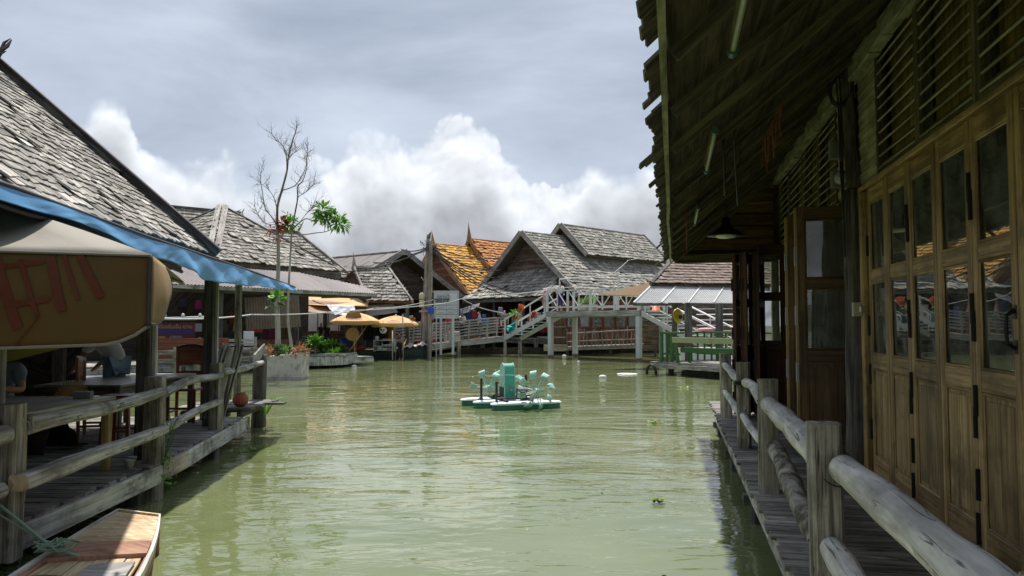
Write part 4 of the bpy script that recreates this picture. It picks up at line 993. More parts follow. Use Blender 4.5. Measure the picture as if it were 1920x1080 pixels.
def far_houses():
    # right: big grey shingled house with a raised ridge tier
    h, A, rd, gd = gable_house('shingled_house', 'big grey shingled house with a raised ridge section, facing the white footbridge', (.67, 52, 8.28), (.72, .69), 5.0, 4.38, 15.8, M['shingle_far'], M['barge'], wall=M['red_board'], tier=(4.05, 14.0, 2.32, 2.2, .92, None, None), boards=M['gable_board'], recess=.9, tile=(.33, .46, .05), bh=.26, nind=110)
    # skirt roof below the gable
    zt = 5.5; p = A + rd * .8; zl = 3.65; O = 2.2
    a0 = V((p.x, p.y, zl)) - gd * 4.7 - rd * O; a1 = V((p.x, p.y, zl)) + gd * 4.2 - rd * O; b1 = V((p.x, p.y, zt)) + gd * 3.0; b0 = V((p.x, p.y, zt)) - gd * 3.0
    n = (a1 - a0).cross(b0 - a0); n = n.normalized() if n.z > 0 else -n.normalized(); U = (a1 - a0).normalized(); Vv = n.cross(U); Vv = Vv if Vv.z > 0 else -Vv
    slab(h, 'skirt_board', [a0, a1, b1, b0], -n, .08, M['eave_wood'])
    pl = [((q - a0).dot(U), (q - a0).dot(Vv)) for q in (a0, a1, b1, b0)]
    shingles(h, a0 + n * .01, U, Vv, pl, .34, .46, .05, M['shingle_far'])
    MB().beam(a0 - UPZ * .12, a1 - UPZ * .12, .08, .2, UPZ).build('skirt_fascia', M['dark_post'], h)
    for f in (.03, .33, .66, .97):
        q = a0.lerp(a1, f) + rd * .4; MB().beam((q.x, q.y, -1), (q.x, q.y, 3.6), .2, .2, V((0, 1, 0)), .02).build('post', M['dark_post'], h)
    # veranda deck along the water
    fl = MB()
    c0 = a0 + rd * .1; c1 = a1 + rd * .1
    for k in range(20): 
        q = c0.lerp(c1, (k + .5) / 20); fl.beam((q.x, q.y, .95), (q.x + rd.x * 5, q.y + rd.y * 5, .95), .5, .06, UPZ)
    fl.build('floor_planks', M['deck'], h, kind='stuff')
    MB().beam((c0.x, c0.y, .78), (c1.x, c1.y, .78), .1, .3, UPZ).build('edge_beam', M['dark_post'], h)
    # panelled wall with windows under the bridge
    w0 = at(1035, 600, 47.4); w1 = at(1245, 600, 49); U = (w1 - w0); U.z = 0; Lw = U.length; U.normalize(); nn = V((U.y, -U.x, 0))
    f = lambda u, z, d=0: V((w0.x, w0.y, 0)) + U * u + nn * d + UPZ * z
    MB().prism([f(0, .3), f(Lw, .3), f(Lw, 3.4), f(0, 3.4)], -nn, .1).build('front_wall', M['red_board'], h)
    for k in range(int(Lw / .34)):
        u = .1 + k * .34; MB().beam(f(u + .15, .5, .02), f(u + .15, 1.62, .02), .31, .03, nn, .006).build('wall_panel', M['red_board'], h)
    MB().prism([f(-6, -1, -.6), f(Lw + 3, -1, -.6), f(Lw + 3, .42, -.6), f(-6, .42, -.6)], -nn, .1).build('void_shade_sheet', M['interior'], h)  # dark sheet standing in for the black shade under the floor
    nwin = 9
    for k in range(nwin):
        u = .15 + k * (Lw - .2) / nwin; ww = (Lw - .2) / nwin - .12
        if k == 0: 
            MB().beam(f(u + ww / 2, .6, .03), f(u + ww / 2, 2.9, .03), ww, .04, nn).build('door', M['brown_board'], h)
        fr = MB(); z0, z1 = (1.72, 2.75)
        for (x0, y0, x1, y1) in ((0, z0, ww, z0), (0, z1, ww, z1)): fr.beam(f(u + x0, y0, .05), f(u + x1, y1, .05), .06, .08, UPZ)
        for x in (.03, ww - .03): fr.beam(f(u + x, z0, .051), f(u + x, z1, .051), .07, .055, nn)
        fo = fr.build('window', M['red_board'], h)
        MB().face([f(u, z0, .035), f(u + ww, z0, .035), f(u + ww, z1, .035), f(u, z1, .035)]).build('pane', M['glass'], fo)
        MB().face([f(u, z0, .02), f(u + ww, z0, .02), f(u + ww, z1, .02), f(u, z1, .02)]).build('dark_room_sheet', M['interior'], fo)  # flat dark sheet painted as the unlit room behind the pane
        if k in (0, 2, 3, 4, 6, 7):
            cs = .3 if k % 2 else .75
            MB().grid(lambda a, b: f(u + ww * (.05 + cs * a * (1 - .35 * b)), z1 - .05 - b * .95, .028 + .004 * math.sin(a * 30)), 10, 4).build('curtain', M['curtain'], fo)
    # left: orange tiled house with a second tier
    gable_house('orange_tiled_house', 'house with bright orange-yellow roof tiles and a terracotta upper tier, two pointed finials', (-6.73, 63.8, 8.72), (.72, .69), 5.05, 4.75, 15, M['orange_tile'], M['orange_barge'], wall=M['red_board'], curve=.22, fin=1.5, tier=(4.1, 14.5, 2.4, 2.45, .75, M['terracotta_tile'], 1.9), boards=M['red_board'], recess=.7, tile=(.36, .4, .06), nind=80)
    # grey metal-roofed hall
    gable_house('metal_roofed_hall', 'dark hall with a brown metal roof and a wide plain gable behind the utility pole', (-7.54, 52, 6.95), (-.76, .65), 5.95, 3.2, 17, M['metal_roof'], M['grey_wood'], wall=M['interior'], boards=M['hall_board'], recess=1.1, tile=(1.6, .9, .03), both=True)
    # small shingled house in front of the hall
    h = thing('small_shingled_roof', 'small grey shingle roof with curved barge boards, a spire and horn finials beside the umbrellas', 'house', (-8, 44, .4))
    a = at(664, 502, 44.6); b = at(728, 506, 44.6); c = at(772, 567, 42.2); d = at(690, 565, 42.4)
    n = (b - a).cross(d - a); n = n.normalized() if n.z > 0 else -n.normalized(); U = (c - d).normalized(); Vv = n.cross(U); Vv = Vv if Vv.z > 0 else -Vv
    slab(h, 'roof_board', [d, c, b, a], -n, .08, M['eave_wood'])
    shingles(h, d + n * .01, U, Vv, [((q - d).dot(U), (q - d).dot(Vv)) for q in (d, c, b, a)], .27, .34, .05, M['shingle_far'], 60)
    for (p, q, cv) in ((a, d, .05), (b + U * .06, c + U * .06, .03)):
        m = MB(); pts = [p.lerp(q, k / 7) + n * (.05 - cv * math.sin(PI * k / 7)) for k in range(8)]
        for x, y in zip(pts[:-1], pts[1:]): m.beam(x, y + (y - x) * .04, .1, .3, n)
        m.build('barge_board', M['barge'], h)
    MB().beam(a + n * .08, b + n * .08, .22, .12, UPZ).build('ridge_cap', M['barge'], h)
    f = MB(); spire(f, a - UPZ * .1, 1.05, V((-.2, 0, 0)), .26); f.build('finial', M['barge'], h)
    f = MB(); f.tube([b, at(731, 497, 44.6), at(737, 491, 44.6)], [.09, .08, .02], 6); f.tube([b, at(726, 498, 44.6), at(722, 492, 44.6)], [.09, .06, .02], 6); f.build('finial', M['barge'], h)
    e = a + V((-2.4, 1.6, -2.1)); slab(h, 'roof_board', [a, b, b + V((1.2, 2.4, -2.1)), e], (0, 0, -1), .08, M['eave_wood'])
    MB().prism([a + V((.05, .1, -.2)), d + V((.1, .1, 0)), e + V((.3, 0, 0))], (1, 0, 0), .04).build('gable_wall', M['interior'], h)
    for q in (c, d): MB().beam((q.x - .3, q.y + .4, -.8), (q.x - .3, q.y + .4, q.z), .18, .18, V((0, 1, 0))).build('post', M['dark_post'], h)
    # dark market hall that closes the view between the roofs
    k = thing('market_hall', 'dark timber market hall set back behind the stalls', 'market hall', (-8, 55, .4))
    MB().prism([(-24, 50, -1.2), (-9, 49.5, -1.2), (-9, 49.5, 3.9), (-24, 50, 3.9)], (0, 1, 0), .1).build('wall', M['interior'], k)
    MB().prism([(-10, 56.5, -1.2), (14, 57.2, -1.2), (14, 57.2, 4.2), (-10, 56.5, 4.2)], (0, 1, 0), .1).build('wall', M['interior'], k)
    MB().prism([(-24, 43, .35), (-5, 43.4, .35), (-3.5, 57, .35), (-24, 57, .35)], (0, 0, -1), .12).build('floor', M['brown_board'], k)
    for x in range(-23, -4, 3): MB().beam((x, 44, -1), (x, 44, 3.6), .2, .2, V((0, 1, 0))).build('post', M['dark_post'], k)
far_houses()

# ------------------------------------------------------------------ pavilion at the right end of the water
def pavilion():
    h = thing('pavilion', 'open pavilion with brown roof tiles and a translucent lean-to sheet over a green bench', 'pavilion', (7.5, 31, .45))
    a = at(1220, 533, 30.6); b = at(1460, 536, 33.5); c = at(1500, 482, 37); d = at(1266, 482, 34)
    n = (b - a).cross(d - a); n = n.normalized() if n.z > 0 else -n.normalized(); U = (b - a).normalized(); Vv = n.cross(U); Vv = Vv if Vv.z > 0 else -Vv
    slab(h, 'roof_board', [a, b, c, d], -n, .08, M['eave_wood'])
    shingles(h, a + n * .01, U, Vv, [((q - a).dot(U), (q - a).dot(Vv)) for q in (a, b, c, d)], .27, .36, .035, M['brown_tile'], 150, name='roof_tile', jit=.04, miss=0, lift=0)
    MB().beam(a + n * .05, d + n * .05, .14, .16, n).build('barge_board', M['dark_post'], h)
    # lean-to of corrugated sheets with pale joints
    p = at(1222, 535, 30.8); q = at(1442, 538, 33.6); U2 = (q - p).normalized(); e = at(1188, 568, 28.4); D = e - p; D = D - U2 * D.dot(U2); W_ = D.length; sk = (e - p).dot(U2); D.normalize()
    L = (q - p).length; ns = 5
    for k in range(ns):
        o = p + U2 * (L * k / ns) + UPZ * .006 * (k % 2) 
        m = MB(); Nn = U2.cross(D); Nn = Nn if Nn.z > 0 else -Nn; lw = L / ns
        m.grid(lambda s, t: o + U2 * (s * lw) + (e - p) * t + Nn * .012 * math.sin(s * lw / .09 * 2 * PI), int(lw / .09 * 5), 1, .005); m.build('roof_sheet', M['clear_sheet'], h)
        MB().beam(o + Nn * .03, o + (e - p) + Nn * .03, .05, .02, Nn).build('joint_strip', M['white'], h)
    MB().beam(p - UPZ * .1, q - UPZ * .1, .1, .16, UPZ).build('beam', M['dark_post'], h); MB().beam(e - UPZ * .06, e + (q - p) - UPZ * .06, .05, .1, UPZ).build('beam', M['dark_post'], h)
    zd = .46
    for (x, Y) in ((1291, 28.9), (1349, 29.2)):
        g = at(x, 640, Y); MB().beam((g.x, g.y, -1), (g.x, g.y, 2.72), .25, .25, V((0, 1, 0)), .02).build('post', M['dark_post'], h)
    for (x, y) in ((10.8, 33), (7.3, 33.6)): MB().beam((x, y, -1), (x, y, 4.2), .2, .2, V((0, 1, 0))).build('post', M['dark_post'], h)
    # deck
    q0 = atz(1219, 679, zd); q1 = atz(1372, 688, zd); U3 = (q1 - q0).normalized(); U3.z = 0; B = V((-U3.y, U3.x, 0)); L3 = 5.2
    for k in range(12):
        o = q0 + B * (.16 + k * .33); MB().beam(o + U3 * R.uniform(-.05, .05), o + U3 * L3, .31, .05, UPZ, .006, .004).build('deck_plank', M['deck'], h)
    MB().beam(q0 - UPZ * .12 + U3 * .2, q0 + U3 * L3 - UPZ * .12, .07, .16, UPZ, .006).build('edge_beam', M['grey_wood'], h)
    MB().beam(q0 + B * 1.2 + U3 * .6 - UPZ * .42, q0 + B * 1.2 + U3 * L3 - UPZ * .3, .3, .2, UPZ).build('joist', M['dark_post'], h)
    for f in (.5, 2.4, 4.6): o = q0 + U3 * f + B * .6; MB().beam((o.x, o.y, -1), (o.x, o.y, .4), .18, .18, V((0, 1, 0))).build('pile', M['dark_post'], h)
    return q0, U3, B, zd
PQ0, PU, PB, PZ = pavilion()
# ================================================================== across the water: bridge, ramp, sign, stalls
def footbridge():
    h = thing('footbridge', 'white wooden footbridge platform on square posts with crossed railings and two stairways', 'footbridge', (4, 40, 0))
    A = at(1024, 586, 42.6); B = at(1200, 585, 38.2); zb = 2.42; A.z = B.z = zb
    U = (B - A).normalized(); N = V((-U.y, U.x, 0)); N = N if N.y > 0 else -N; L = (B - A).length
    P = lambda u, n, z: A + U * u + N * n + V((0, 0, z - zb))
    MB().beam(P(0, 0, 2.46), P(L, 0, 2.46), .1, .28, UPZ, .01).build('edge_beam', M['grey_rail'], h)
    MB().beam(P(0, 2.4, 2.46), P(L, 2.4, 2.46), .1, .28, UPZ).build('edge_beam', M['grey_rail'], h)
    for u in (0, L): MB().beam(P(u, .05, 2.46), P(u, 2.4, 2.46), .1, .2, UPZ).build('edge_beam', M['grey_rail'], h)
    nb = 34
    for k in range(nb): MB().beam(P(L * (k + .5) / nb, .0, 2.625), P(L * (k + .5) / nb, 2.45, 2.625), L / nb - .015, .04, UPZ).build('deck_plank', M['deck'], h)
    for (u, n) in ((.25, .1), (L - .15, .1), (.25, 2.3), (L - .15, 2.3)):
        p = P(u, n, -1); MB().beam(p, (p.x, p.y, 2.32), .25, .25, N, .015).build('post', M['white_post'], h)
        MB().beam((p.x, p.y, -.3), (p.x, p.y, .16), .28, .28, N, .03, .01).build('post_foot', M['rust'], h)
    MB().beam(P(.2, .1, 2.3), P(.2, 2.3, 2.3), .08, .08, UPZ).build('brace', M['white_post'], h)
    # railings on both long sides
    for n in (0.0, 2.4):
        zt, zm = 3.78, 2.86; posts = [0.08, L * .25, L * .5, L * .75, L - .08]
        MB().beam(P(0, n, zt), P(L, n, zt), .07, .06, UPZ).build('top_rail', M['white'], h)
        MB().beam(P(0, n, zm), P(L, n, zm), .05, .07, UPZ).build('bottom_rail', M['white'], h)
        for i, u in enumerate(posts): MB().beam(P(u, n, 2.6), P(u, n, zt + .02), .12 if i in (0, 2, 4) else .09, .1, N).build('baluster', M['white'], h)
        for i in range(4):
            u0, u1 = posts[i], posts[i + 1]; um = (u0 + u1) / 2
            if n > 0: continue
            MB().beam(P(um, n, zm - .2), P(um, n, zt), .06, .05, N).build('baluster', M['white'], h)
            for j, (a, b) in enumerate(((u0 + .06, um - .04), (um + .04, u1 - .06))):
                pat = ('\\', '\\', '\\', '/', 'X', '/', 'X', '/')[i * 2 + j]
                if pat in '\\X': MB().beam(P(a, n - .014, zt - .04), P(b, n - .014, zm + .04), .04, .045, N).build('cross_bar', M['white'], h)
                if pat in '/X': MB().beam(P(a, n + .03, zm + .04), P(b, n + .03, zt - .04), .04, .045, N).build('cross_bar', M['white'], h)
    # pipe frame above
    MB().tube([P(1.0, .0, 3.8), P(1.0, 0, 4.42)], .04, 8).build('frame_pipe', M['white'], h)
    MB().tube([P(1.0, .0, 4.42), P(L * .7, .6, 4.55), P(L * .72, .6, 4.62)], .035, 8).build('frame_pipe', M['white'], h)
    MB().tube([P(L * .72, .6, 2.6), P(L * .72, .6, 4.62)], .05, 8).build('frame_pipe', M['white'], h)
    MB().tube([P(L * .72, .6, 4.45), P(L * 1.02, 1.0, 4.48)], .03, 8).build('frame_pipe', M['white'], h)
    # stairs: left flight down to the ramp, right flight behind the pavilion
    def flight(T, Bm, N, wd, n, lab, rails=True):
        D = Bm - T
        for s in (0, wd): MB().beam(T + N * s - UPZ * .12, Bm + N * s - UPZ * .12, .07, .24, UPZ).build('stringer', M['white_post'], h)
        Dh = V((D.x, D.y, 0)).normalized()
        for k in range(n):
            q = T + D * ((k + .5) / n); MB().beam(q + UPZ * .06, q + N * wd + UPZ * .06, .3, .05, UPZ).build('tread', M['white_post'], h)
        for s in (0, wd):
            a = T + N * s + UPZ * 1.05; b = Bm + N * s + UPZ * 1.0
            MB().tube([a, b, b + Dh * .14 - UPZ * .03, b + Dh * .2 - UPZ * .16, b + Dh * .17 - UPZ * .3], .045, 8).build('handrail', M['white'], h, True)
            MB().tube([T + N * s + UPZ * .5, Bm + N * s + UPZ * .48], .022, 6).build('mid_rail', M['white_post'], h)
            for f in (.06, .38, .7, .97): q = T + D * f + N * s; MB().tube([q, q + UPZ * 1.02], .035, 8).build('baluster', M['white'], h)
    T = P(0, .1, 2.6); Bm = at(944, 632, 45.0); flight(T, Bm, N, 1.5, 8, 'left')
    T2 = P(L, .1, 2.6); B2 = at(1342, 648, 33.6); B2.z = .7; flight(T2, B2, N, 1.8, 11, 'right')
    for k, (x0, x1) in enumerate(((.2, .43), (.64, .99))):
        pl = thing('planter_box', ['grey planter box with small green shrubs on the footbridge, beside the man in white', 'grey planter box with small green shrubs at the footbridge right end'][k], 'planter', P(L * (x0 + x1) / 2, .5, 2.64), group='planter boxes on the footbridge')
        MB().beam(P(L * x0 * 1.6, .5, 2.82), P(L * min(.97, x1 * 1.15), .5, 2.82), .35, .32, UPZ, .01).build('trough', M['concrete'], pl)
        lm = MB()
        for j in range(9):
            q = P(L * (x0 * 1.6 + (min(.97, x1 * 1.15) - x0 * 1.6) * (j + .5) / 9), .5, 3.1 + R.uniform(0, .15)); leafcluster(lm, q, .26, 55, .12, .045)
        lm.build('foliage', M['leaf'], pl)
    return P, L, U, N
BP, BL, BU, BN = footbridge()
def ramp_walk():
    h = thing('ramp', 'sloping grey plank ramp with slatted railings climbing to the footbridge stairs', 'ramp', (-4, 45, 0))
    A = at(738, 655, 43.2); B = at(946, 633, 45.0); U = (B - A).normalized(); N = V((-U.y, U.x, 0)).normalized(); N = N if N.y > 0 else -N
    L = (B - A).length; P = lambda u, n, z: A + U * u + N * n + UPZ * z
    MB().beam(P(0, 0, -.1), P(L, 0, -.1), .1, .26, UPZ, .01).build('edge_beam', M['grey_rail'], h); MB().beam(P(0, 1.9, -.1), P(L, 1.9, -.1), .1, .26, UPZ).build('edge_beam', M['grey_rail'], h)
    for k in range(32): MB().beam(P(L * (k + .5) / 32, -.04, .05), P(L * (k + .5) / 32, 1.95, .05), L / 32 - .02, .04, UPZ).build('plank', M['deck'], h)
    for n in (0, 1.9):
        k = 7
        for i in range(k): u = L * i / (k - 1); q = P(u, n, -.05); MB().beam(q, q + UPZ * 1.26 + U * .06, .09, .08, N).build('railing_post', M['grey_rail'], h)
        MB().beam(P(0, n, 1.22), P(L, n, 1.22), .09, .07, UPZ).build('handrail', M['grey_rail'], h)
        for z in (.36, .54, .72, .9, 1.06): MB().beam(P(0, n + .03, z), P(L, n + .03, z), .025, .045, UPZ).build('rail_slat', M['grey_rail'], h)
    for (px, top, w) in ((947, 625, .18), (975, 630, .22), (800, 655, .2), (860, 650, .2), (750, 655, .12), (715, 640, .09)):
        q = atz(px, 669, 0); q = V((q.x, q.y, 0)); MB().beam((q.x, q.y + .2, -1), (q.x, q.y + .2, .9), w, w, V((0, 1, 0)), .015).build('pile', M['post_wood'], h)
    return P, L, N
RPf, RL, RN = ramp_walk()
def bamboo_fence():
    h = thing('bamboo_walk', 'rickety low walkway with a bamboo pole railing under the footbridge', 'walkway', (5, 46, 0))
    A = at(1062, 661, 45.6); B = at(1228, 650, 44.2); A.z = .40; B.z = .62; U = (B - A).normalized(); N = V((-U.y, U.x, 0)).normalized(); L = (B - A).length
    fl = MB(); fl.beam(A, B, .12, .2, UPZ, .01, .01); fl.build('edge_beam', M['grey_wood'], h)
    for k in range(18): q = A.lerp(B, (k + .5) / 18) + UPZ * .12; MB().beam(q, q + N * 1.4, L / 18 - .02, .04, UPZ).build('plank', M['deck'], h)
    for z in (.42, .95): m = MB(); log(m, A + UPZ * z, B + UPZ * (z + .03), .04, .035, 8, 10, .03); m.build('rail', M['grey_wood'], h, True)
    k = 0
    while k < 22:
        u = L * (k + .3) / 22; q = A + U * u; t = R.uniform(-.16, .16); m = MB(); log(m, q + UPZ * .05, q + U * t + UPZ * R.uniform(1.0, 1.25), .026, .018, 6, 4, .02); m.build('fence_pole', M['grey_wood'], h, True); k += 1
    for u in (0, .5, 1): q = A.lerp(B, u) + N * .3; MB().beam((q.x, q.y, -1), (q.x, q.y, .5), .16, .16, N).build('pile', M['dark_post'], h)
    A2 = at(1020, 655, 46.5); B2 = at(1062, 657, 45.8); MB().beam(V((A2.x, A2.y, .45)), V((B2.x, B2.y, .45)), .1, .4, UPZ).build('edge_beam', M['pink_fascia'], h)
    for z in (1.1, 1.75): MB().beam(V((A2.x - .4, A2.y, z)), V((B2.x, B2.y, z)), .06, .07, UPZ).build('rail', M['grey_wood'], h)
    # the dim underside behind the ramp
    for (px, Y) in ((905, 48), (1005, 48), (1030, 49)):
        q = at(px, 640, Y); MB().beam((q.x, q.y, -1), (q.x, q.y, 1.0), .25, .25, V((0, 1, 0))).build('pile', M['dark_post'], h)
bamboo_fence()
def signboard():
    h = thing('signboard', 'grey market direction signboard with Thai, English and Chinese lettering on two white posts', 'sign', (-4, 44, 0))
    Y = 43.6; a = at(813, 597, Y); b = at(860.5, 597, Y); X = V((1, 0, 0)); w = b.x - a.x; ht = 1.62; c = V(((a.x + b.x) / 2, Y, a.z + ht / 2))
    MB().beam((c.x, Y, c.z - ht / 2), (c.x, Y, c.z + ht / 2), w, .05, V((0, 1, 0)), .005).build('board', M['sign_grey'], h)
    y = Y - .03; P = lambda u, v, d=0: V((c.x - w / 2 + u * w, y - d, c.z + ht / 2 - v * ht))
    def rc(u0, v0, u1, v1, m, nm, d=.002): MB().prism([P(u0, v1, d), P(u1, v1, d), P(u1, v0, d), P(u0, v0, d)], (0, -1, 0), .004).build(nm, m, h)
    rc(.62, .1, .93, .36, M['sign_pale'], 'blank_patch')
    for v in (.525, .69, .855): rc(.04, v - .008, .94, v + .004, M['grey_ink'], 'ruled_line', .003)
    rc(.495, .53, .505, .985, M['grey_ink'], 'ruled_line', .0035); rc(.95, .02, .965, .98, M['grey_ink'], 'ruled_line', .003)
    for (u, v) in ((.06, .545), (.52, .545), (.06, .71), (.52, .71), (.06, .875), (.52, .875)): rc(u, v, u + .42, v + .125, M['sign_pale'], 'direction_panel', .001)
    Z = V((0, 0, 1))
    text(h, 'ตลาดน้ำ', P(.40, .22, .008), X, Z, .25, M['grey_ink'], bold=.004); text(h, 'FLOATING MARKET', P(.33, .315, .008), X, Z, .105, M['ink'], bold=.007); text(h, '四方水上市场', P(.34, .395, .008), X, Z, .13, M['ink'], bold=.009)
    for (u, v, s) in ((.07, .61, 1), (.07, .77, 1), (.07, .93, 1), (.89, .6, -1), (.89, .765, -1), (.89, .93, 0)):
        p = P(u, v, .007); d = V((s * .05, 0, .05 if s else .08)); m = MB(); tip = p + d * .8; m.beam(p - d * .5, p + d * .2, .02, .004, V((0, 1, 0))); dd = d.normalized(); s_ = V((dd.z, 0, -dd.x)); m.prism([tip, p + s_ * .035, p - s_ * .035], (0, -1, 0), .004); m.build('arrow', M['ink'], h)
    for (u, v) in ((.3, .59), (.3, .63), (.3, .79), (.3, .93), (.68, .59), (.68, .64), (.68, .76), (.68, .8), (.68, .92)):
        for k in range(5): rc(u - .12 + k * .05, v - .008, u - .12 + k * .05 + R.uniform(.02, .042), v + .01, M['grey_ink'], 'small_print', .006)
    for (u, top) in ((.29, 0), (.77, 0)):
        q = P(u, 1, -.05); MB().beam((q.x, Y + .02, -1), (q.x, Y + .02, c.z - ht / 2 + .02), .14, .1, V((0, 1, 0)), .01).build('post', M['white_post'], h); MB().beam((q.x, Y + .02, -.2), (q.x, Y + .02, .14), .155, .115, V((0, 1, 0)), .01).build('post_foot', M['rust'], h)
        MB().beam((q.x, Y + .07, c.z - ht / 2), (q.x, Y + .07, c.z + ht / 2 - .1), .1, .05, V((0, 1, 0))).build('batten', M['white_post'], h)
    q = P(.1, 1); MB().tube([(q.x, Y + .15, -1), (q.x, Y + .15, c.z - ht / 2 + .4)], .04, 8).build('pipe', M['white_post'], h)
signboard()
def utility_pole():
    h = thing('utility_pole', 'rough leaning timber utility pole with meter boxes and a tangle of wires', 'utility pole', (-5, 42, 0))
    Y = 42.5; m = MB(); log(m, at(794, 690, Y), at(803, 440, Y), .25, .10, 12, 12, .03, .03); m.build('pole', M['pole'], h, True)
    m = MB(); log(m, at(804, 690, Y - .3), at(808, 452, Y - .3), .14, .10, 10, 10, .03, .03); m.build('pole', M['pole'], h, True)
    m = MB(); m.beam(at(796, 467, Y - .2), at(818, 463, Y - .2), .12, .14, UPZ); m.build('crossarm', M['dark_post'], h)
    f = MB(); f.tube([at(803, 446, Y), at(808, 435, Y)], [.13, .02], 8); f.build('pole_tip', M['dark_post'], h)
    for (px, py, w, z_, nm) in ((791, 555, .3, .35, 'meter_dome'), (791, 569, .27, .42, 'meter_box')):
        c = at(px, py, Y - .35)
        if nm == 'meter_dome': MB().lathe(c - UPZ * .2, [(.02, 0), (.15, .03), (.17, .15), (.15, .3), (.08, .38), (.01, .4)], 14).build('meter', M['cream_box'], h, True)
        else: MB().box(c, (w, .2, z_), 0, .02).build('meter_box', M['cream_box'], h)
    MB().beam(at(786, 584, Y - .4), at(806, 583, Y - .4), .08, .1, UPZ).build('crossarm', M['grey_rail'], h)
    for k in range(9):
        a = at(804 + R.uniform(-6, 8), 462 + R.uniform(-6, 6), Y - .25); cable('wire_loop', [a, a + V((R.uniform(-.5, .5), 0, R.uniform(-.2, .35))), a + V((R.uniform(-.6, .6), 0, R.uniform(-.4, .1)))], .013, M['wire'], '', .12, 8, parent=h)
    MB().box(at(808, 582, Y - .5), (.35, .25, .36), 0, .02).build('blue_box', M['blue'], h)
    W_ = [((806, 460), (960, 478), 42.5, 58, .5), ((806, 462), (955, 498), 42.5, 58, .7), ((806, 465), (950, 520), 42.5, 56, .6), ((806, 463), (975, 495), 42.5, 57, .9), ((806, 466), (1010, 545), 42.5, 50, .8), ((806, 468), (1046, 562), 42.5, 50, 1.0), ((806, 464), (930, 545), 42.5, 50, .5),
          ((806, 462), (745, 475), 42.5, 50, .25), ((803, 464), (700, 492), 42.5, 46, .3), ((803, 466), (590, 508), 42.5, 43, .5), ((803, 462), (752, 467), 42.5, 48, .2)]
    WL_ = ['black wire from the pole top along the orange roof ridge', 'black wire from the pole across the upper orange tiles', 'black wire from the pole across the lower orange tiles', 'long black wire sagging from the pole to the big gable', 'black wire from the pole to the foot of the grey gable', 'lowest long black wire from the pole to the footbridge', 'short black wire from the pole to the orange house eave', 'black wire from the pole to the hall gable tip', 'black wire from the pole over the small shingled roof', 'long black wire from the pole left to the hip-roofed shop', 'topmost short black wire between the pole and the hall gable']
    for i, (a, b, Ya, Yb, sg) in enumerate(W_):
        cable('overhead_wire', [at(*a, Ya), at(*b, Yb)], .036, M['wire'], WL_[i], sg, 16, 'wire', 'wires on the utility pole')
    cable('pale_cable', [at(290, 597, 14), at(470, 590, 22), at(640, 583, 30), at(812, 571, 36), at(862, 561, 36), at(1046, 541, 37), at(1190, 520, 40)], .02, M['white_wire'], 'long pale cable slung across the stalls past the signboard', .05, 8)
    cable('pale_cable', [at(812, 548, 43), at(808, 540, 43), at(790, 520, 42.5)], .022, M['white_wire'], 'pale stay wire from the pole top down to the signboard', .02, 6)
    cable('pale_cable', [at(866, 560, 43), at(900, 577, 44), at(945, 587, 45)], .022, M['white_wire'], 'pale cable drooping from the signboard to the ramp railing', .03, 8)
    cable('pale_cable', [at(590, 585, 31), at(700, 578, 38), at(812, 562, 42)], .022, M['white_wire'], 'pale cable above the two orange umbrellas', .12, 10)
    cable('overhead_wire', [at(1150, 512, 46), at(1178, 488, 50), at(1252, 473, 52)], .02, M['white_wire'], 'pale wire over the big shingle roof', .03, 8, 'wire')
    cable('overhead_wire', [at(1185, 525, 46), at(1235, 492, 50), at(1262, 476, 52)], .014, M['wire'], 'thin black wire over the big shingle roof', .05, 8, 'wire')
utility_pole()

# ------------------------------------------------------------------ stalls on the far bank
def umbrella(label, c, w, top, rz, mat, ang=0):
    """square market umbrella: four sagging panels with a valance, pole and print"""
    h = thing('market_umbrella', label, 'umbrella', (c[0], c[1], .4), group='orange umbrellas over the boat stall')
    C = V(c); ca, sa = math.cos(rz), math.sin(rz)
    X = V((ca, sa, 0)); Yv = V((-sa, ca, 0)); co = [C + X * w * a + Yv * w * b for a, b in ((-1, -1), (1, -1), (1, 1), (-1, 1))]; ap = C + UPZ * top
    for i in range(4):
        a, b = co[i], co[(i + 1) % 4]
        def fn(s, t, a=a, b=b):
            e = a.lerp(b, s); p = e.lerp(ap, t); bul = math.sin(PI * t) * top * (.16 - .22 * 4 * s * (1 - s)); return p + UPZ * bul
        MB().grid(fn, 8, 8, .006).build('canopy_panel', mat, h, True)
        MB().grid(lambda s, t, a=a, b=b: a.lerp(b, s) - UPZ * (.17 * t * (1 + .08 * math.sin(s * 12))) + V((0, 0, -.02)) * math.sin(s * PI), 10, 2, .005).build('valance', mat, h, True)
    ln = math.hypot(w, top) * 1.2
    a, b = co[0], co[1]; pr = MB()
    def fq(s, t): return a.lerp(b, s).lerp(ap, t) + UPZ * (math.sin(PI * t) * top * (.16 - .22 * 4 * s * (1 - s)) + .022) + V((0, -.012, 0))
    for j, (t0, t1) in enumerate(((.20, .34), (.40, .55))):
        s0 = .30 + .04 * j
        while s0 < .70 - .04 * j:
            w_ = R.uniform(.02, .045); pr.face([fq(s0, t0), fq(s0 + w_, t0), fq(s0 + w_, t1 - R.uniform(0, .05)), fq(s0, t1)]); s0 += w_ + .016
    pr.build('print', M['pink_print'], h)
    MB().tube([(C.x, C.y, -.3), ap - UPZ * .05], .022, 8).build('pole', M['grey_rail'], h)
    MB().lathe(ap, [(.05, -.02), (.05, .03), (.01, .06)], 8).build('cap', M['white'], h)
    return h
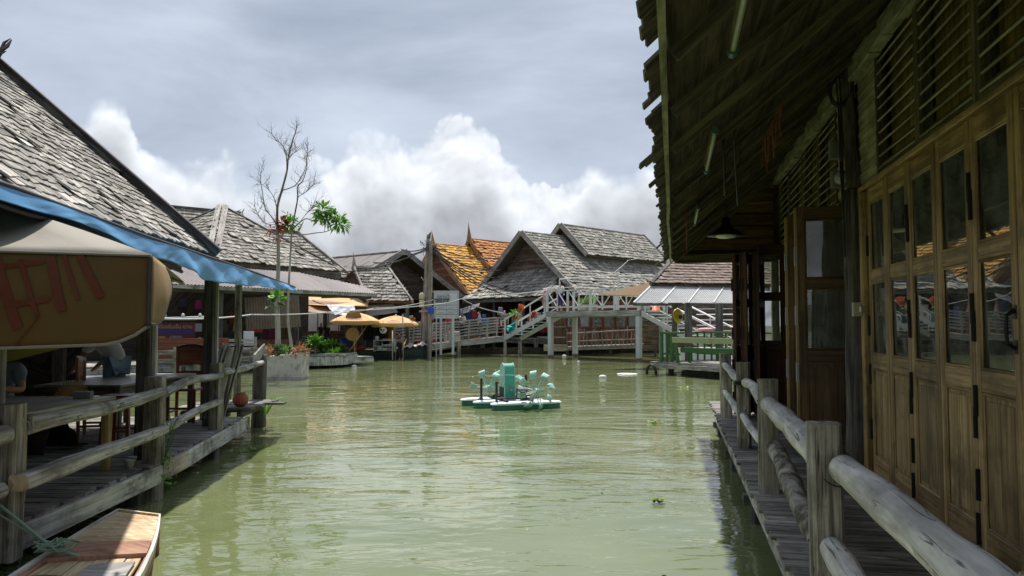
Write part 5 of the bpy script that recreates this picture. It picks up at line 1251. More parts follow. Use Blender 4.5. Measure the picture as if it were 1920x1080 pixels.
def boat_stall():
    umbrella('orange market umbrella with faded print, left of the pair over the boat stall', at(668, 603, 40.2), 1.28, .50, .12, M['orange_umb'])
    umbrella('orange market umbrella with faded print, right of the pair, nearest the ramp', at(742, 607, 41), 1.12, .46, .0, M['orange_umb'])
    h = thing('vendor_boat', 'dark green wooden vendor boat moored at the far bank under orange umbrellas', 'boat', at(700, 672, 40.6))
    L0 = at(640, 668, 40.6); L1 = at(800, 652, 42.4); L0.z = L1.z = 0; U = (L1 - L0).normalized(); N = V((-U.y, U.x, 0)); L = (L1 - L0).length
    hw = lambda t: .55 * (1 - abs(2 * t - 1) ** 3.2) + .06; zs = lambda t: .45 + .5 * abs(2 * t - 1) ** 3 * (1 if t > .5 else .3)
    for s in (1, -1):
        MB().grid(lambda a, b: L0 + U * (a * L) + N * s * hw(a) * (.55 + .45 * b) + UPZ * (-.3 + (zs(a) + .3) * b), 16, 3, .03).build('hull_side', M['green_hull'] if 'green_hull' in M else plain('dark_hull', (.035, .06, .055), .6), h, True)
        MB().tube([L0 + U * (k / 12 * L) + N * s * hw(k / 12) + UPZ * (zs(k / 12) + .01) for k in range(13)], .03, 6).build('gunwale', M['brown_board'], h)
    MB().grid(lambda a, b: L0 + U * (a * L) + N * hw(a) * (b * 2 - 1) * .9 + UPZ * .12, 14, 2, .02).build('floor_board', M['brown_board'], h)
    # counter with grill, goods
    c = thing('grill_counter', 'small grey grill counter with shelves of goods on the vendor boat', 'counter', at(722, 657, 40.1))
    q = at(722, 645, 40.1); b0 = V((q.x, q.y, .42))
    for (x, y) in ((-.55, -.25), (.55, -.25), (-.55, .25), (.55, .25)): MB().beam(b0 + V((x, y, 0)), b0 + V((x, y, .62)), .04, .04, V((0, 1, 0))).build('leg', M['zinc'], c)
    for z in (.1, .32, .62): MB().box(b0 + V((0, 0, z)), (1.16, .56, .03)).build('shelf', M['zinc'], c)
    for (dx, w_, z, m, nm, lab) in ((-.42, .22, .64, 'zinc', 'cooking_pot', 'steel cooking pot on the left of the grill counter'), (.15, .5, .64, 'bamboo', 'food_tray', 'wooden tray of grilled food on the counter'), (-.28, .3, .12, 'mint', 'plastic_tub', 'green plastic tub on the lower shelf of the grill counter'), (.45, .26, .34, 'mint', 'glass_jar', 'tall pale green jar on the right of the grill counter')):
        p = b0 + V((dx, -.05, z)); m_ = MB()
        if nm in ('cooking_pot', 'plastic_tub', 'glass_jar'): hh = .2 if nm != 'glass_jar' else .36; r_ = w_ / 2; m_.lathe(p, [(r_ * .9, 0), (r_, hh * .5), (r_, hh), (r_ * .93, hh), (r_ * .85, .02)], 14)
        else: m_.box(p + UPZ * .03, (w_, .4, .05), 0, .01)
        single(nm, m_, M[m], lab, nm.split('_')[-1])
    for k in range(2):
        m_ = MB()
        for j in range(5): p = b0 + V((-.1 + j * .11, -.12, .36 + k * -.2)); m_.lathe(p, [(.045, 0), (.05, .02), (.04, .05), (.0, .06)], 8)
        single('snack_row', m_, M['foam'], ['row of small white packets on the upper counter shelf', 'row of small white packets on the lower counter shelf'][k], 'snacks', kind='stuff')
    for (px, py, Y, r_, lab) in ((663, 597, 39.5, .42, 'large round tan basket tray hanging under the left umbrella, upper one'), (661, 627, 39.4, .35, 'round tan basket tray hanging under the left umbrella, lower one')):
        o = MB().lathe(at(px, py, Y), [(.01, .0), (r_ * .9, .01), (r_, .05), (r_, .07), (r_ * .93, .05), (.01, .04)], 24, axis=V((.15, -1, .12)))
        single('basket_tray', o, M['basket'], lab, 'basket', True, 'hanging basket trays')
    for (px, py, Y, w_, h_, m, lab, nm) in ((752, 606, 40.5, .36, .42, 'white', '', 'panda'),):
        k = thing('plush_bag', 'white and black animal-face plush bag hanging between the two orange umbrellas', 'plush bag', at(718, 622, 40.2))
        p = at(718, 619, 39.9); MB().lathe(p + V((0, .06, 0)), [(.01, -.1), (.14, -.07), (.2, 0), (.14, .07), (.01, .1)], 16, axis=V((0, -1, 0))).build('face', M['foam'], k, True)
        for (dx, dz, r_) in ((-.15, .17, .07), (.15, .17, .07), (-.07, .03, .05), (.07, .02, .05), (0, -.06, .025)): MB().lathe(p + V((dx, -.06 if abs(dz) < .1 else .02, dz)), [(.005, -.05), (r_, -.01), (r_, .01), (.005, .04)], 10, axis=V((0, -1, 0))).build('ear' if dz > .1 else 'patch', M['black'], k, True)
        MB().tube([p + UPZ * .2, p + UPZ * .5], .008, 5).build('strap', M['black'], k)
    cl = [((.02, .02, .03), 690, .5, 1.1), ((.05, .05, .06), 703, .35, 1.0), ((.55, .53, .5), 681, .18, .8), ((.02, .02, .028), 714, .4, 1.0), ((.45, .22, .05), 733, .26, 1.25), ((.28, .27, .25), 696, .22, 1.0), ((.03, .04, .12), 730, .3, .6)]
    for i, (c_, px, w_, h_) in enumerate(cl):
        p = at(px, 600 if i != 6 else 650, 41.2 + .1 * (i % 3)); single('hanging_cloth', MB().grid(lambda a, b: p + V((w_ * (a - .5) * (1 + .15 * b), .04 * math.sin(a * 14), -h_ * b)), 10, 5, .01), cloth(c_), ['black shirt hanging left of the plush bag', 'charcoal garment hanging behind the vendor', 'pale grey cloth hanging beside the basket trays', 'black garment hanging just left of the plush bag', 'long orange-tan cloth hanging below the right umbrella', 'grey garment hanging behind the counter', 'navy cloth hung low beside the right mooring pole'][i], 'garment', True, 'garments hanging on the boat stall')
    for (a, b, lab) in (((688, 610), (646, 672), 'slanting bamboo mooring pole at the left end of the vendor boat'), ((663, 602), (665, 674), 'upright thin mooring pole in front of the basket trays'), ((736, 620), (736, 675), 'upright grey mooring pole under the right umbrella'), ((755, 590), (756, 672), 'thin grey pole at the low end of the ramp'), ((762, 636), (754, 655), 'short slanting stick beside the ramp foot')):
        single('mooring_pole', MB().tube([at(*a, 39.6), at(*b, 39.0)], .032, 7), M['post_wood'] if 'grey' in lab else M['bamboo'], lab, 'pole', True, 'poles at the boat stall')
    single('blue_barrel', MB().lathe(V((*at(646, 660, 41.6).xy, .3)), [(.25, 0), (.28, .2), (.26, .4), (.28, .6), (.24, .85), (.05, .86)], 14), M['navy'], 'navy plastic barrel between the leafy bush and the vendor boat', 'barrel', True)
    single('red_basin', MB().lathe(V((*at(675, 657, 40).xy, .55)), [(.14, 0), (.2, .16), (.21, .17), (.13, .02)], 14), M['red'], 'small red plastic basin on the vendor boat left of the counter', 'basin', True)
    k = single('covered_goods', MB().grid(lambda a, b: at(760, 655, 41).lerp(at(802, 650, 42), a) + V((0, .7 * b, .1 + .22 * math.sin(b * PI) * (.6 + .4 * math.sin(a * 11)) + .05 * math.sin(a * 23 + b * 7))), 20, 8, .01), plain('pink_sheet', (.62, .50, .50), .8, .2, 4), 'pale pink crumpled sheet over goods on the vendor boat bow', 'sheet', True)
    # vendor
    person('vendor in grey-brown shirt leaning over the grill counter', (at(752, 640, 40.9).x, 40.95, -.08), 2.7, (.40, .37, .36), (.06, .06, .07), 'skin', 1.0,
           dict(chest=(-.05, .14, 1.22), nk=(-.06, .25, 1.36), hd=(-.08, .34, 1.44), tp=(-.085, .35, 1.53), sl=(-.2, .2, 1.31), el=(-.28, .42, 1.15), hl=(-.1, .62, 1.08), sr=(.12, .17, 1.32), er=(.32, .42, 1.18), hr=(.42, .72, 1.16), face=(0, 1, -.3)))
boat_stall()
def far_clutter():
    # tan tarps and the grey plastic sheet
    def sheet(nm, lab, a, b, c, d, mat, sag, cat='tarp', wr=.03):
        A, B, C_, D = a, b, c, d
        return single(nm, MB().grid(lambda s, t: A.lerp(B, s).lerp(D.lerp(C_, s), t) - UPZ * (sag * math.sin(PI * s) * math.sin(PI * t) * 1.0 - wr * math.sin(s * 17 + t * 5) * math.sin(t * 9)), 20, 12, .008), mat, lab, cat, True)
    sheet('tan_tarp', 'wide sagging tan tarp stretched behind the hip-roofed shop', at(425, 549, 43), at(692, 547, 45), at(690, 575, 42), at(440, 568, 40.5), M['tan_tarp'], .25)
    sheet('tan_tarp', 'lower brown fold of tan tarp above the plants', at(560, 560, 42), at(690, 570, 43), at(660, 592, 41.8), at(560, 584, 39.8), plain('brown_tarp', (.34, .2, .11), .8, .2, 2), .2)
    sheet('grey_tarp', 'pale grey plastic sheet peeking out left of the left umbrella', at(610, 571, 41), at(665, 573, 41.5), at(668, 592, 40.8), at(628, 590, 40.2), M['grey_tarp'], .1)
    sheet('grey_tarp', 'translucent grey plastic sheet hanging between the two umbrellas', at(655, 575, 43), at(738, 569, 43), at(746, 586, 42.6), at(668, 596, 42.6), M['grey_tarp'], .1)
    sheet('grey_tarp', 'small dark grey awning to the right of the signboard', at(862, 580, 46), at(900, 568, 46), at(898, 574, 45.6), at(864, 592, 45.6), plain('dark_awning', (.10, .105, .115), .7), .05)
    h = thing('brown_parasol', 'worn brown canvas parasol tilted beside the grey lean-to roof', 'parasol', at(1185, 560, 33.5))
    t = at(1216, 531, 33.5)
    for k, (a, b) in enumerate((((1122, 553), (1205, 556)), ((1205, 556), (1240, 552)), ((1240, 552), (1216, 531)))):
        if k < 2: A_, B_ = at(*a, 33.0 if k == 0 else 32.6), at(*b, 32.6); MB().prism([A_, B_, t], (0, .05, 1), .02).build('canopy_panel', plain('brown_canvas', (.20, .125, .06), .85, .3, 3), h)
    MB().prism([at(1122, 553, 33), t, at(1200, 540, 35)], (0, .05, 1), .02).build('canopy_panel', plain('brown_canvas_back', (.2, .125, .06), .85), h)
    MB().tube([t - UPZ * .02, V((t.x - .3, t.y, 2.6))], .03, 8).build('pole', M['grey_rail'], h)
    # buckets and pots on the stairs
    def bucket(nm, lab, px, py, Y, r_, m, ax=None, cat='bucket'):
        hh = r_ * 1.9; o = MB().lathe(at(px, py, Y), [(r_ * .72, -hh / 2), (r_, hh / 2), (r_ * 1.06, hh / 2), (r_ * .9, hh / 2 - .02), (r_ * .65, -hh / 2 + .02)], 16, axis=ax); single(nm, o, M[m], lab, cat, True)
    bucket('orange_bucket', 'orange plastic bucket tied to the left stair handrail of the footbridge', 976, 579, 43.4, .2, 'orange', V((.4, -.5, .8)))
    bucket('orange_bucket', 'orange plastic bag hanging under the lean-to at the right stair', 1230, 575, 35.5, .2, 'orange', V((0, 0, -1)))
    bucket('teal_basin', 'teal plastic basin hanging at the foot of the left stair', 956, 617, 44.6, .22, 'teal', V((.5, -.75, -.3)), 'basin')
    bucket('red_basket', 'small red basket on the left stair of the footbridge', 1001, 590, 43.6, .17, 'red', V((.3, -.3, .9)), 'basket')
    k = thing('hanging_plant', 'green plant in a red pot hanging at the left stair', 'potted plant', at(965, 596, 44.2)); c = at(965, 592, 44.2)
    MB().lathe(c - UPZ * .25, [(.1, 0), (.16, .2), (.17, .22), (.1, .2)], 12).build('pot', M['red'], k); lm = MB(); leafcluster(lm, c + UPZ * .08, .3, 90, .28, .05); lm.build('foliage', M['leaf'], k)
    k = thing('yellow_sign', 'round yellow hanging disc beside the right stair', 'sign disc', at(1271, 592, 33)); c = at(1271, 592, 33)
    MB().lathe(c, [(.01, -.03), (.28, -.025), (.32, 0), (.28, .025), (.01, .03)], 20, axis=V((.55, -.8, .1))).build('disc', M['yellow'], k, True); MB().tube([c, c - UPZ * .9], .025, 6).build('stem', M['white'], k); MB().lathe(c + V((.1, -.1, -.06)), [(.01, -.03), (.1, -.02), (.1, .02), (.01, .03)], 14, axis=V((.55, -.8, .1))).build('boss', M['black'], k)
    # garments and goods hanging under the big house skirt roof
    cols = [(.02, .03, .08), (.30, .03, .04), (.42, .12, .03), (.03, .12, .3), (.02, .02, .02), (.35, .05, .09), (.25, .25, .3), (.08, .03, .1), (.05, .2, .22), (.4, .33, .25), (.03, .03, .06), (.30, .06, .03), (.15, .16, .2), (.45, .42, .4), (.2, .03, .03), (.03, .05, .14)]
    nms = ['navy', 'dark red', 'orange', 'blue', 'black', 'crimson', 'grey', 'purple', 'teal', 'tan', 'ink blue', 'rust', 'slate', 'cream', 'maroon', 'indigo']
    for i, c_ in enumerate(cols):
        px = 880 + i * 10.2 + R.uniform(-3, 3); p = at(px, 572 + R.uniform(0, 22) + (i % 3) * 8, 50 - .02 * i); w_ = R.uniform(.3, .5); h_ = R.uniform(.5, .9)
        single('hanging_garment', MB().grid(lambda a, b: p + V((w_ * (a - .5) * (.7 + .5 * b), .05 * math.sin(a * 9), -h_ * b)), 6, 4, .02), cloth(c_), f'{nms[i]} garment hanging in the clothes stall under the big shingled house', 'garment', True, 'garments under the shingled house')
    for i in range(14):
        px = 748 + i * 8.5 + R.uniform(-3, 3); ci = (i * 5 + 3) % 16; c_ = cols[ci]; p = at(px, 600 + R.uniform(-18, 10), 46.5); w_ = R.uniform(.25, .5); h_ = R.uniform(.5, .9)
        single('hanging_garment', MB().grid(lambda a, b: p + V((w_ * (a - .5), .05 * math.sin(a * 9), -h_ * b)), 6, 4, .02), cloth(c_), f'{nms[ci]} garment hanging in the dim clothes stall behind the ramp', 'garment', True, 'garments behind the ramp')
    for i in range(3):
        k = MB(); q = at(800 + i * 50, 640 - i * 5, 47.5); k.box(V((q.x, q.y, 1.0 + i * .08)), (1.2, .5, .7), 0, .02); single('stall_counter', k, [M['red'], M['foam'], M['brown_board']][i], ['red-fronted counter behind the ramp posts', 'white foam cooler box behind the ramp railing', 'brown wooden counter near the stair foot'][i], 'counter')
    k = thing('stall_awning', 'dim market stall frame with a white back panel left of the umbrellas', 'stall', at(600, 640, 44))
    q = at(600, 640, 45); MB().box(V((q.x - .2, 46.5, 2.1)), (2.1, .06, 1.2)).build('back_panel', M['foam'], k); MB().box(V((q.x, 45.6, 1.1)), (2.8, .6, .8), 0, .02).build('counter', M['brown_board'], k)  # plain white back panel with a counter in front
    for x in (-1.3, 1.3): MB().beam((q.x + x, 45.6, .3), (q.x + x, 45.6, 3.0), .08, .08, V((0, 1, 0))).build('post', M['dark_post'], k)
    m = MB()
    for x in range(4): m.beam((q.x - 1.2 + x * .66, 46.44, 1.5), (q.x - 1.2 + x * .66, 46.44, 2.7), .04, .03, V((0, 1, 0)))
    m.build('mullion', M['dark_post'], k)
far_clutter()
def far_people():
    q = at(1026, 590, 42.4); person('person in a pink shirt and pink sun hat at the left corner of the footbridge', (q.x - .1, 43.0, 2.3), -1.9, (.62, .30, .34), (.5, .33, .30), 'skin', .97, dict(face=(0, 1, -.2)), hat=(.62, .45, .45))
    q = at(1051, 580, 42); person('person in a white shirt and navy trousers leaning on the footbridge railing', (q.x, 42.35, 2.64), 2.9, (.66, .66, .68), (.03, .035, .16), 'skin_tan', .98, dict(hl=(-.1, .28, 1.0), hr=(.12, .28, 1.0), el=(-.25, .1, 1.13), er=(.25, .1, 1.13)))
    for (px, Y, z, rz, t, b, lab, kw) in ((843, 46.2, .9, .4, (.50, .06, .10), (.5, .45, .4), 'person in a red-pink top walking up the ramp behind the signboard post', {}),
            (867, 45.8, .95, 2.4, (.62, .62, .60), (.03, .03, .035), 'person in a black and white striped shirt on the ramp', dict(stripe=(.03, .03, .03))),
            (899, 46, 1.0, 1.6, (.42, .40, .48), (.12, .12, .14), 'person in a pale lilac shirt standing on the ramp', {}), (790, 46.4, .6, .2, (.25, .26, .28), (.1, .1, .12), 'person in a dark grey top behind the utility pole', {}),
            (946, 46.8, 1.1, 3, (.16, .16, .18), (.2, .03, .04), 'person in grey shirt and maroon trousers at the foot of the left stair', {})):
        q = at(px, 640, Y); person(lab, (q.x, Y, z), rz, t, b, R.choice(['skin', 'skin_tan']), 1.0, **kw)
    for i, (px, Y) in enumerate(((602, 44.6), (612, 44.0))): q = at(px, 640, Y); person(['shadowed person in dark clothes at the stall left of the umbrellas, further one', 'shadowed person in dark clothes at the stall left of the umbrellas, nearer one'][i], (q.x, Y, .35), 1, (.03, .03, .04), (.03, .03, .04), 'skin_tan', .98)
far_people()

# ------------------------------------------------------------------ green bench, tyre
def green_bench():
    h = thing('green_railing', 'bright green wooden railing with square balusters on the pavilion landing', 'railing', PQ0)
    P = lambda u, b, z: PQ0 + PU * u + PB * b + UPZ * z
    def bm(a, b, w, hh, nm, m='green_paint'): MB().beam(a, b, w, hh, UPZ if abs((b - a).z) < .2 else PB, .006).build(nm, M[m], h)
    bm(P(.2, 2.3, 1.12), P(4.6, 2.3, 1.12), .1, .06, 'top_rail'); bm(P(.2, 2.3, .3), P(4.6, 2.3, .3), .05, .06, 'bottom_rail')
    k = 0
    for k in range(13): bm(P(.3 + k * .35, 2.3, .02), P(.3 + k * .35, 2.3, 1.1), .06, .06, 'baluster')
    bm(P(.2, .35, 1.12), P(1.25, .35, 1.12), .14, .07, 'top_rail'); bm(P(.2, .35, 1.1), P(.2, 2.3, 1.1), .1, .06, 'top_rail'); bm(P(.25, .35, .33), P(1.2, .35, .33), .05, .07, 'bottom_rail')
    for u, w in ((.27, .12), (.55, .07), (.78, .12)): bm(P(u, .35, .02), P(u, .35, 1.1), w, .09, 'baluster')
    b = thing('green_bench', 'long green bench with a pale backboard on the pavilion landing', 'bench', P(2.5, .4, 0))
    for u in (1.2, 4.2): MB().beam(P(u + .1, .15, .02), P(u - .05, .15, .95), .1, .09, PB, .006).build('leg', M['green_paint'], b)
    for u in (1.3, 4.3): MB().beam(P(u, .75, .02), P(u, .75, .45), .09, .09, PB).build('leg', M['green_paint'], b)
    MB().beam(P(1.05, .12, .86), P(4.5, .12, .86), .05, .2, UPZ, .006).build('backrest', M['pale_green'], b)
    MB().beam(P(1.3, .3, .50), P(4.5, .3, .50), .05, .2, UPZ, .006).build('seat_front', M['green_paint'], b); MB().beam(P(1.25, .55, .5), P(4.5, .55, .5), .5, .05, UPZ).build('seat', M['green_paint'], b)
    c = atz(1224, 690, .1); c = PQ0 + PU * .12 - PB * .06 - UPZ * .42; m = MB()
    m.tube([c + PU * .24 * math.cos(a) + UPZ * .32 * math.sin(a) for a in [2 * PI * k / 24 for k in range(25)]], .055, 10); single('tyre', m, M['black'], 'old black tyre hung as a fender at the corner of the pavilion landing', 'tyre', True)
    # things on the pavilion floor
    g = at(1305, 640, 33); single('storage_box', MB().box(V((g.x, g.y, .6)), (1.6, .6, .55), .1, .02), M['foam'], 'white box standing behind the green railing', 'box')
    p_ = at(1325, 590, 34); single('pink_bundle', MB().lathe(V((p_.x, p_.y, 1.55)), [(.02, 0), (.5, .04), (.55, .1), (.3, .18), (.02, .2)], 14), plain('pink_bundle', (.6, .35, .38), .8), 'pink and white bundle on the table behind the green railing', 'bundle', True)
    single('pavilion_table', MB().box(V((p_.x, p_.y, 1.5)), (2.2, .8, .06), .1, .01).box(V((p_.x - .9, p_.y, .97)), (.08, .08, 1.0)).box(V((p_.x + .9, p_.y, .97)), (.08, .08, 1.0)), M['white'], 'white table behind the green railing under the lean-to', 'table')
    # timber wall behind the right stair
    w = thing('plank_wall', 'brown wall of rough horizontal planks behind the right stair', 'wall', at(1290, 600, 42)); 
    for k in range(11):
        a = at(1206, 600, 43.5); b = at(1400, 600, 40); z = .5 + k * .3; MB().beam((a.x, a.y, z), (b.x, b.y, z + R.uniform(-.02, .02)), .04, .26, UPZ, .004).build('plank', M['gable_board'], w)
green_bench()
# ================================================================== blue tarp edge, big umbrella
def blue_tarp():
    h = thing('blue_tarp_awning', 'blue tarpaulin awning edge sagging along the terrace roof of the cafe at left', 'awning', (-3.8, 9, 2.3))
    pts = [V((-3.30, 2.6, 2.86)), V((-3.43, 5, 2.81)), V((-3.60, 7.2, 2.735)), V((-3.76, 9.2, 2.70)), V((-3.93, 11.3, 2.66)), V((-4.15, 14.05, 2.585))]
    def P(s):
        x = s * (len(pts) - 1); i = min(int(x), len(pts) - 2); return pts[i].lerp(pts[i + 1], x - i)
    dp = lambda s: .09 + .185 * math.exp(-((s - .62) / .22) ** 2) + .014 * math.sin(s * 37) + .01 * math.sin(s * 91 + 2) * s
    def fn(s, t):
        p = P(s); d = dp(s); f = 1 + .0 * s
        nz = mnoise.noise(V((s * 22, t * .8, 3))); n2 = mnoise.noise(V((s * 60 + t * 2.5, t * 1.5, 9))); n3 = mnoise.noise(V((s * 130 - t * 5, t * 3, 5)))
        amp = .35 + .65 * min(1, max(0, (s - .3) * 3))
        wave = (.08 * nz + .012 * n2 + .003 * n3) * (t ** .7) * amp
        return p + V((.07 + .03 * t + wave, .03 * n2 * t, -d * t * (1 + .05 * n2 * amp) + .012 * math.sin(s * 29)))
    MB().grid(fn, 300, 12, .004).build('valance', M['blue_tarp'], h, True)
    MB().grid(lambda s, t: P(s) + V((.07 - 1.15 * t, .1 * t, .22 * t - .06 * math.sin(s * 5 * PI) ** 2 * math.sin(t * PI))), 60, 6, .004).build('shade_canopy', M['blue_tarp'], h, True)  # inner sheet out of view, widened to keep the sun off the terrace
    MB().tube([P(s / 30) + V((.06, 0, .014)) for s in range(31)], .018, 6).build('edge_pipe', M['dark_trim'], h, True)
    m = MB(); m.tube([P(s / 30 * .5) + V((.045, 0, -.02 - dp(s / 60))) for s in range(31)], .02, 6); m.build('lower_pipe', M['dark_trim'], h, True)
    for s in (.18, .55, .8, .99): a = P(s); MB().tube([a + V((.05, 0, 0)), a + V((-1.3, .15, .35))], .022, 6).build('rafter_pipe', M['dark_trim'], h)
    return P
TP = blue_tarp()
def near_umbrella():
    h = thing('cafe_umbrella', 'large ochre and beige cafe umbrella with a deep printed valance over the left tables', 'umbrella', (-4.1, 5.9, ZD))
    C0 = V((-2.42, 5.0, 2.36)); e = V((-1, -.37, 0)).normalized(); b = V((-.37, 1, 0)).normalized(); Wd = 3.4; ks = 2.5 / Wd
    co = [C0, C0 + e * Wd, C0 + e * Wd + b * Wd, C0 + b * Wd]; ap = (co[0] + co[2]) / 2 + UPZ * .62
    for i in range(4):
        a, c = co[i], co[(i + 1) % 4]
        MB().grid(lambda s, t: a.lerp(c, s).lerp(ap, t) - UPZ * (.10 * math.sin(PI * t) * 4 * s * (1 - s) - .03 * math.sin(PI * t)), 12, 10, .006).build('canopy_panel', M['beige_cloth'], h, True)
    # deep front valance, rounded at its outer lower corner
    dep0 = lambda s: (.60 - .05 * s) * (1 - max(0, 1 - s / .13) ** 2.2 * .22) if s < .13 else .585 + .07 * s
    dep = lambda s: dep0(s / ks)
    fr = lambda s, t, off=0: C0 + e * (Wd * s) + V((0, 0, -dep(s) * t)) + V((.37, -1, 0)).normalized() * (.05 * math.sin(t * PI * .7) + .03 * t * math.sin(s * 7) + .035 * mnoise.noise(V((s * 9, t * 1.2, 2))) * (.3 + t) + .012 * mnoise.noise(V((s * 26 + t * 4, t * 3, 7))) + off)
    MB().grid(fr, 60, 12, .005).build('valance', M['brown_cloth'], h, True)
    MB().tube([fr(s / 40, 1) for s in range(41)], .012, 6).build('hem', M['beige_cloth'], h, True)
    MB().tube([fr(s / 40, 0, .006) for s in range(41)], .010, 6).build('hem', M['beige_cloth'], h, True)
    MB().tube([fr(0.002, t / 14, .006) for t in range(15)], .013, 6).build('hem', M['dark_trim'], h, True)
    # side flap with its rounded end
    sf = lambda s, t: C0 + b * (s * .95) + V((0, 0, -.46 * math.sqrt(1 - .55 * s ** 2.5) * t)) + V((1, .37, 0)).normalized() * (.055 * math.sin(t * PI * .85) * min(1, s * 2.2))
    MB().grid(sf, 14, 12, .005).build('side_valance', M['flap_cloth'], h, True)
    MB().tube([sf(.99, t / 14) for t in range(15)], .011, 6).build('hem', M['dark_trim'], h, True)
    MB().tube([sf(s / 14, 1) for s in range(15)], .011, 6).build('hem', M['dark_trim'], h, True)
    # print on the front valance: broad letter strokes and a sweeping outline
    def stroke(pts, w, nm='print'):
        m = MB(); P = [fr(s * ks, t, .012) for s, t in pts]; nn = V((.37, -1, 0)).normalized()
        for p, q in zip(P[:-1], P[1:]): m.beam(p, q + (q - p).normalized() * .004, w, .003, nn)
        m.build(nm, M['red_print'], h)
    # (s runs from the corner leftwards)
    for p0, p1, w in (((.115, .02), (.17, .48), .045), ((.165, .02), (.205, .50), .022), ((.20, .04), (.235, .62), .052), ((.255, .08), (.30, .66), .028), ((.295, .06), (.355, .80), .058), ((.25, .16), (.335, .10), .03), ((.23, .56), (.31, .50), .035)):
        k = 5; stroke([(p0[0] + (p1[0] - p0[0]) * i / k * -1 + (p1[0] - p0[0]), p0[1] + (p1[1] - p0[1]) * i / k) for i in range(k + 1)], w)
    stroke([(.33 + .5 * i / 16, .42 + .35 * math.sin(i / 16 * 3.4) * (1 if i % 1 == 0 else 1) - .25 * (i / 16)) for i in range(17)], .014)
    stroke([(.42 + .1 * i / 10, .9 - .06 * i) for i in range(9)], .016); stroke([(.30 - .05 * i / 6, .98 - .05 * i) for i in range(7)], .008)
    for k in range(6): stroke([(.40 + k * .026, .30 - .004 * k), (.402 + k * .026, .22 - .01 * k)], .02)
    stroke([(.385, .18), (.46, .10), (.56, .08)], .05)
    mc = (co[0] + co[2]) / 2
    MB().tube([(mc.x, mc.y, ZD), ap + UPZ * .05], .028, 10).build('pole', M['grey_rail'], h)
    for c in co: MB().tube([ap - UPZ * .05, c - UPZ * .02], .013, 6).build('rib', M['grey_rail'], h)
    # yellow underside strip of a neighbour umbrella
    k = thing('yellow_awning', 'dull yellow awning strip just below the big umbrella valance at the left edge', 'awning', (-3.6, 5.6, 1.7))
    a, c, d, f = at(-60, 668, 5.9), at(150, 634, 6.4), at(150, 640, 6.4), at(-60, 694, 5.9)
    MB().grid(lambda s, t: a.lerp(c, s).lerp(f.lerp(d, s), t) + V((0, .12 * t, 0)), 12, 3, .004).build('cloth', M['yellow_cloth'], k, True)
    p = at(8, 690, 5.8); MB().tube([(p.x - .02, p.y, ZD), (p.x - .02, p.y, 1.75)], .03, 8).build('pole', M['grey_rail'], k)
near_umbrella()

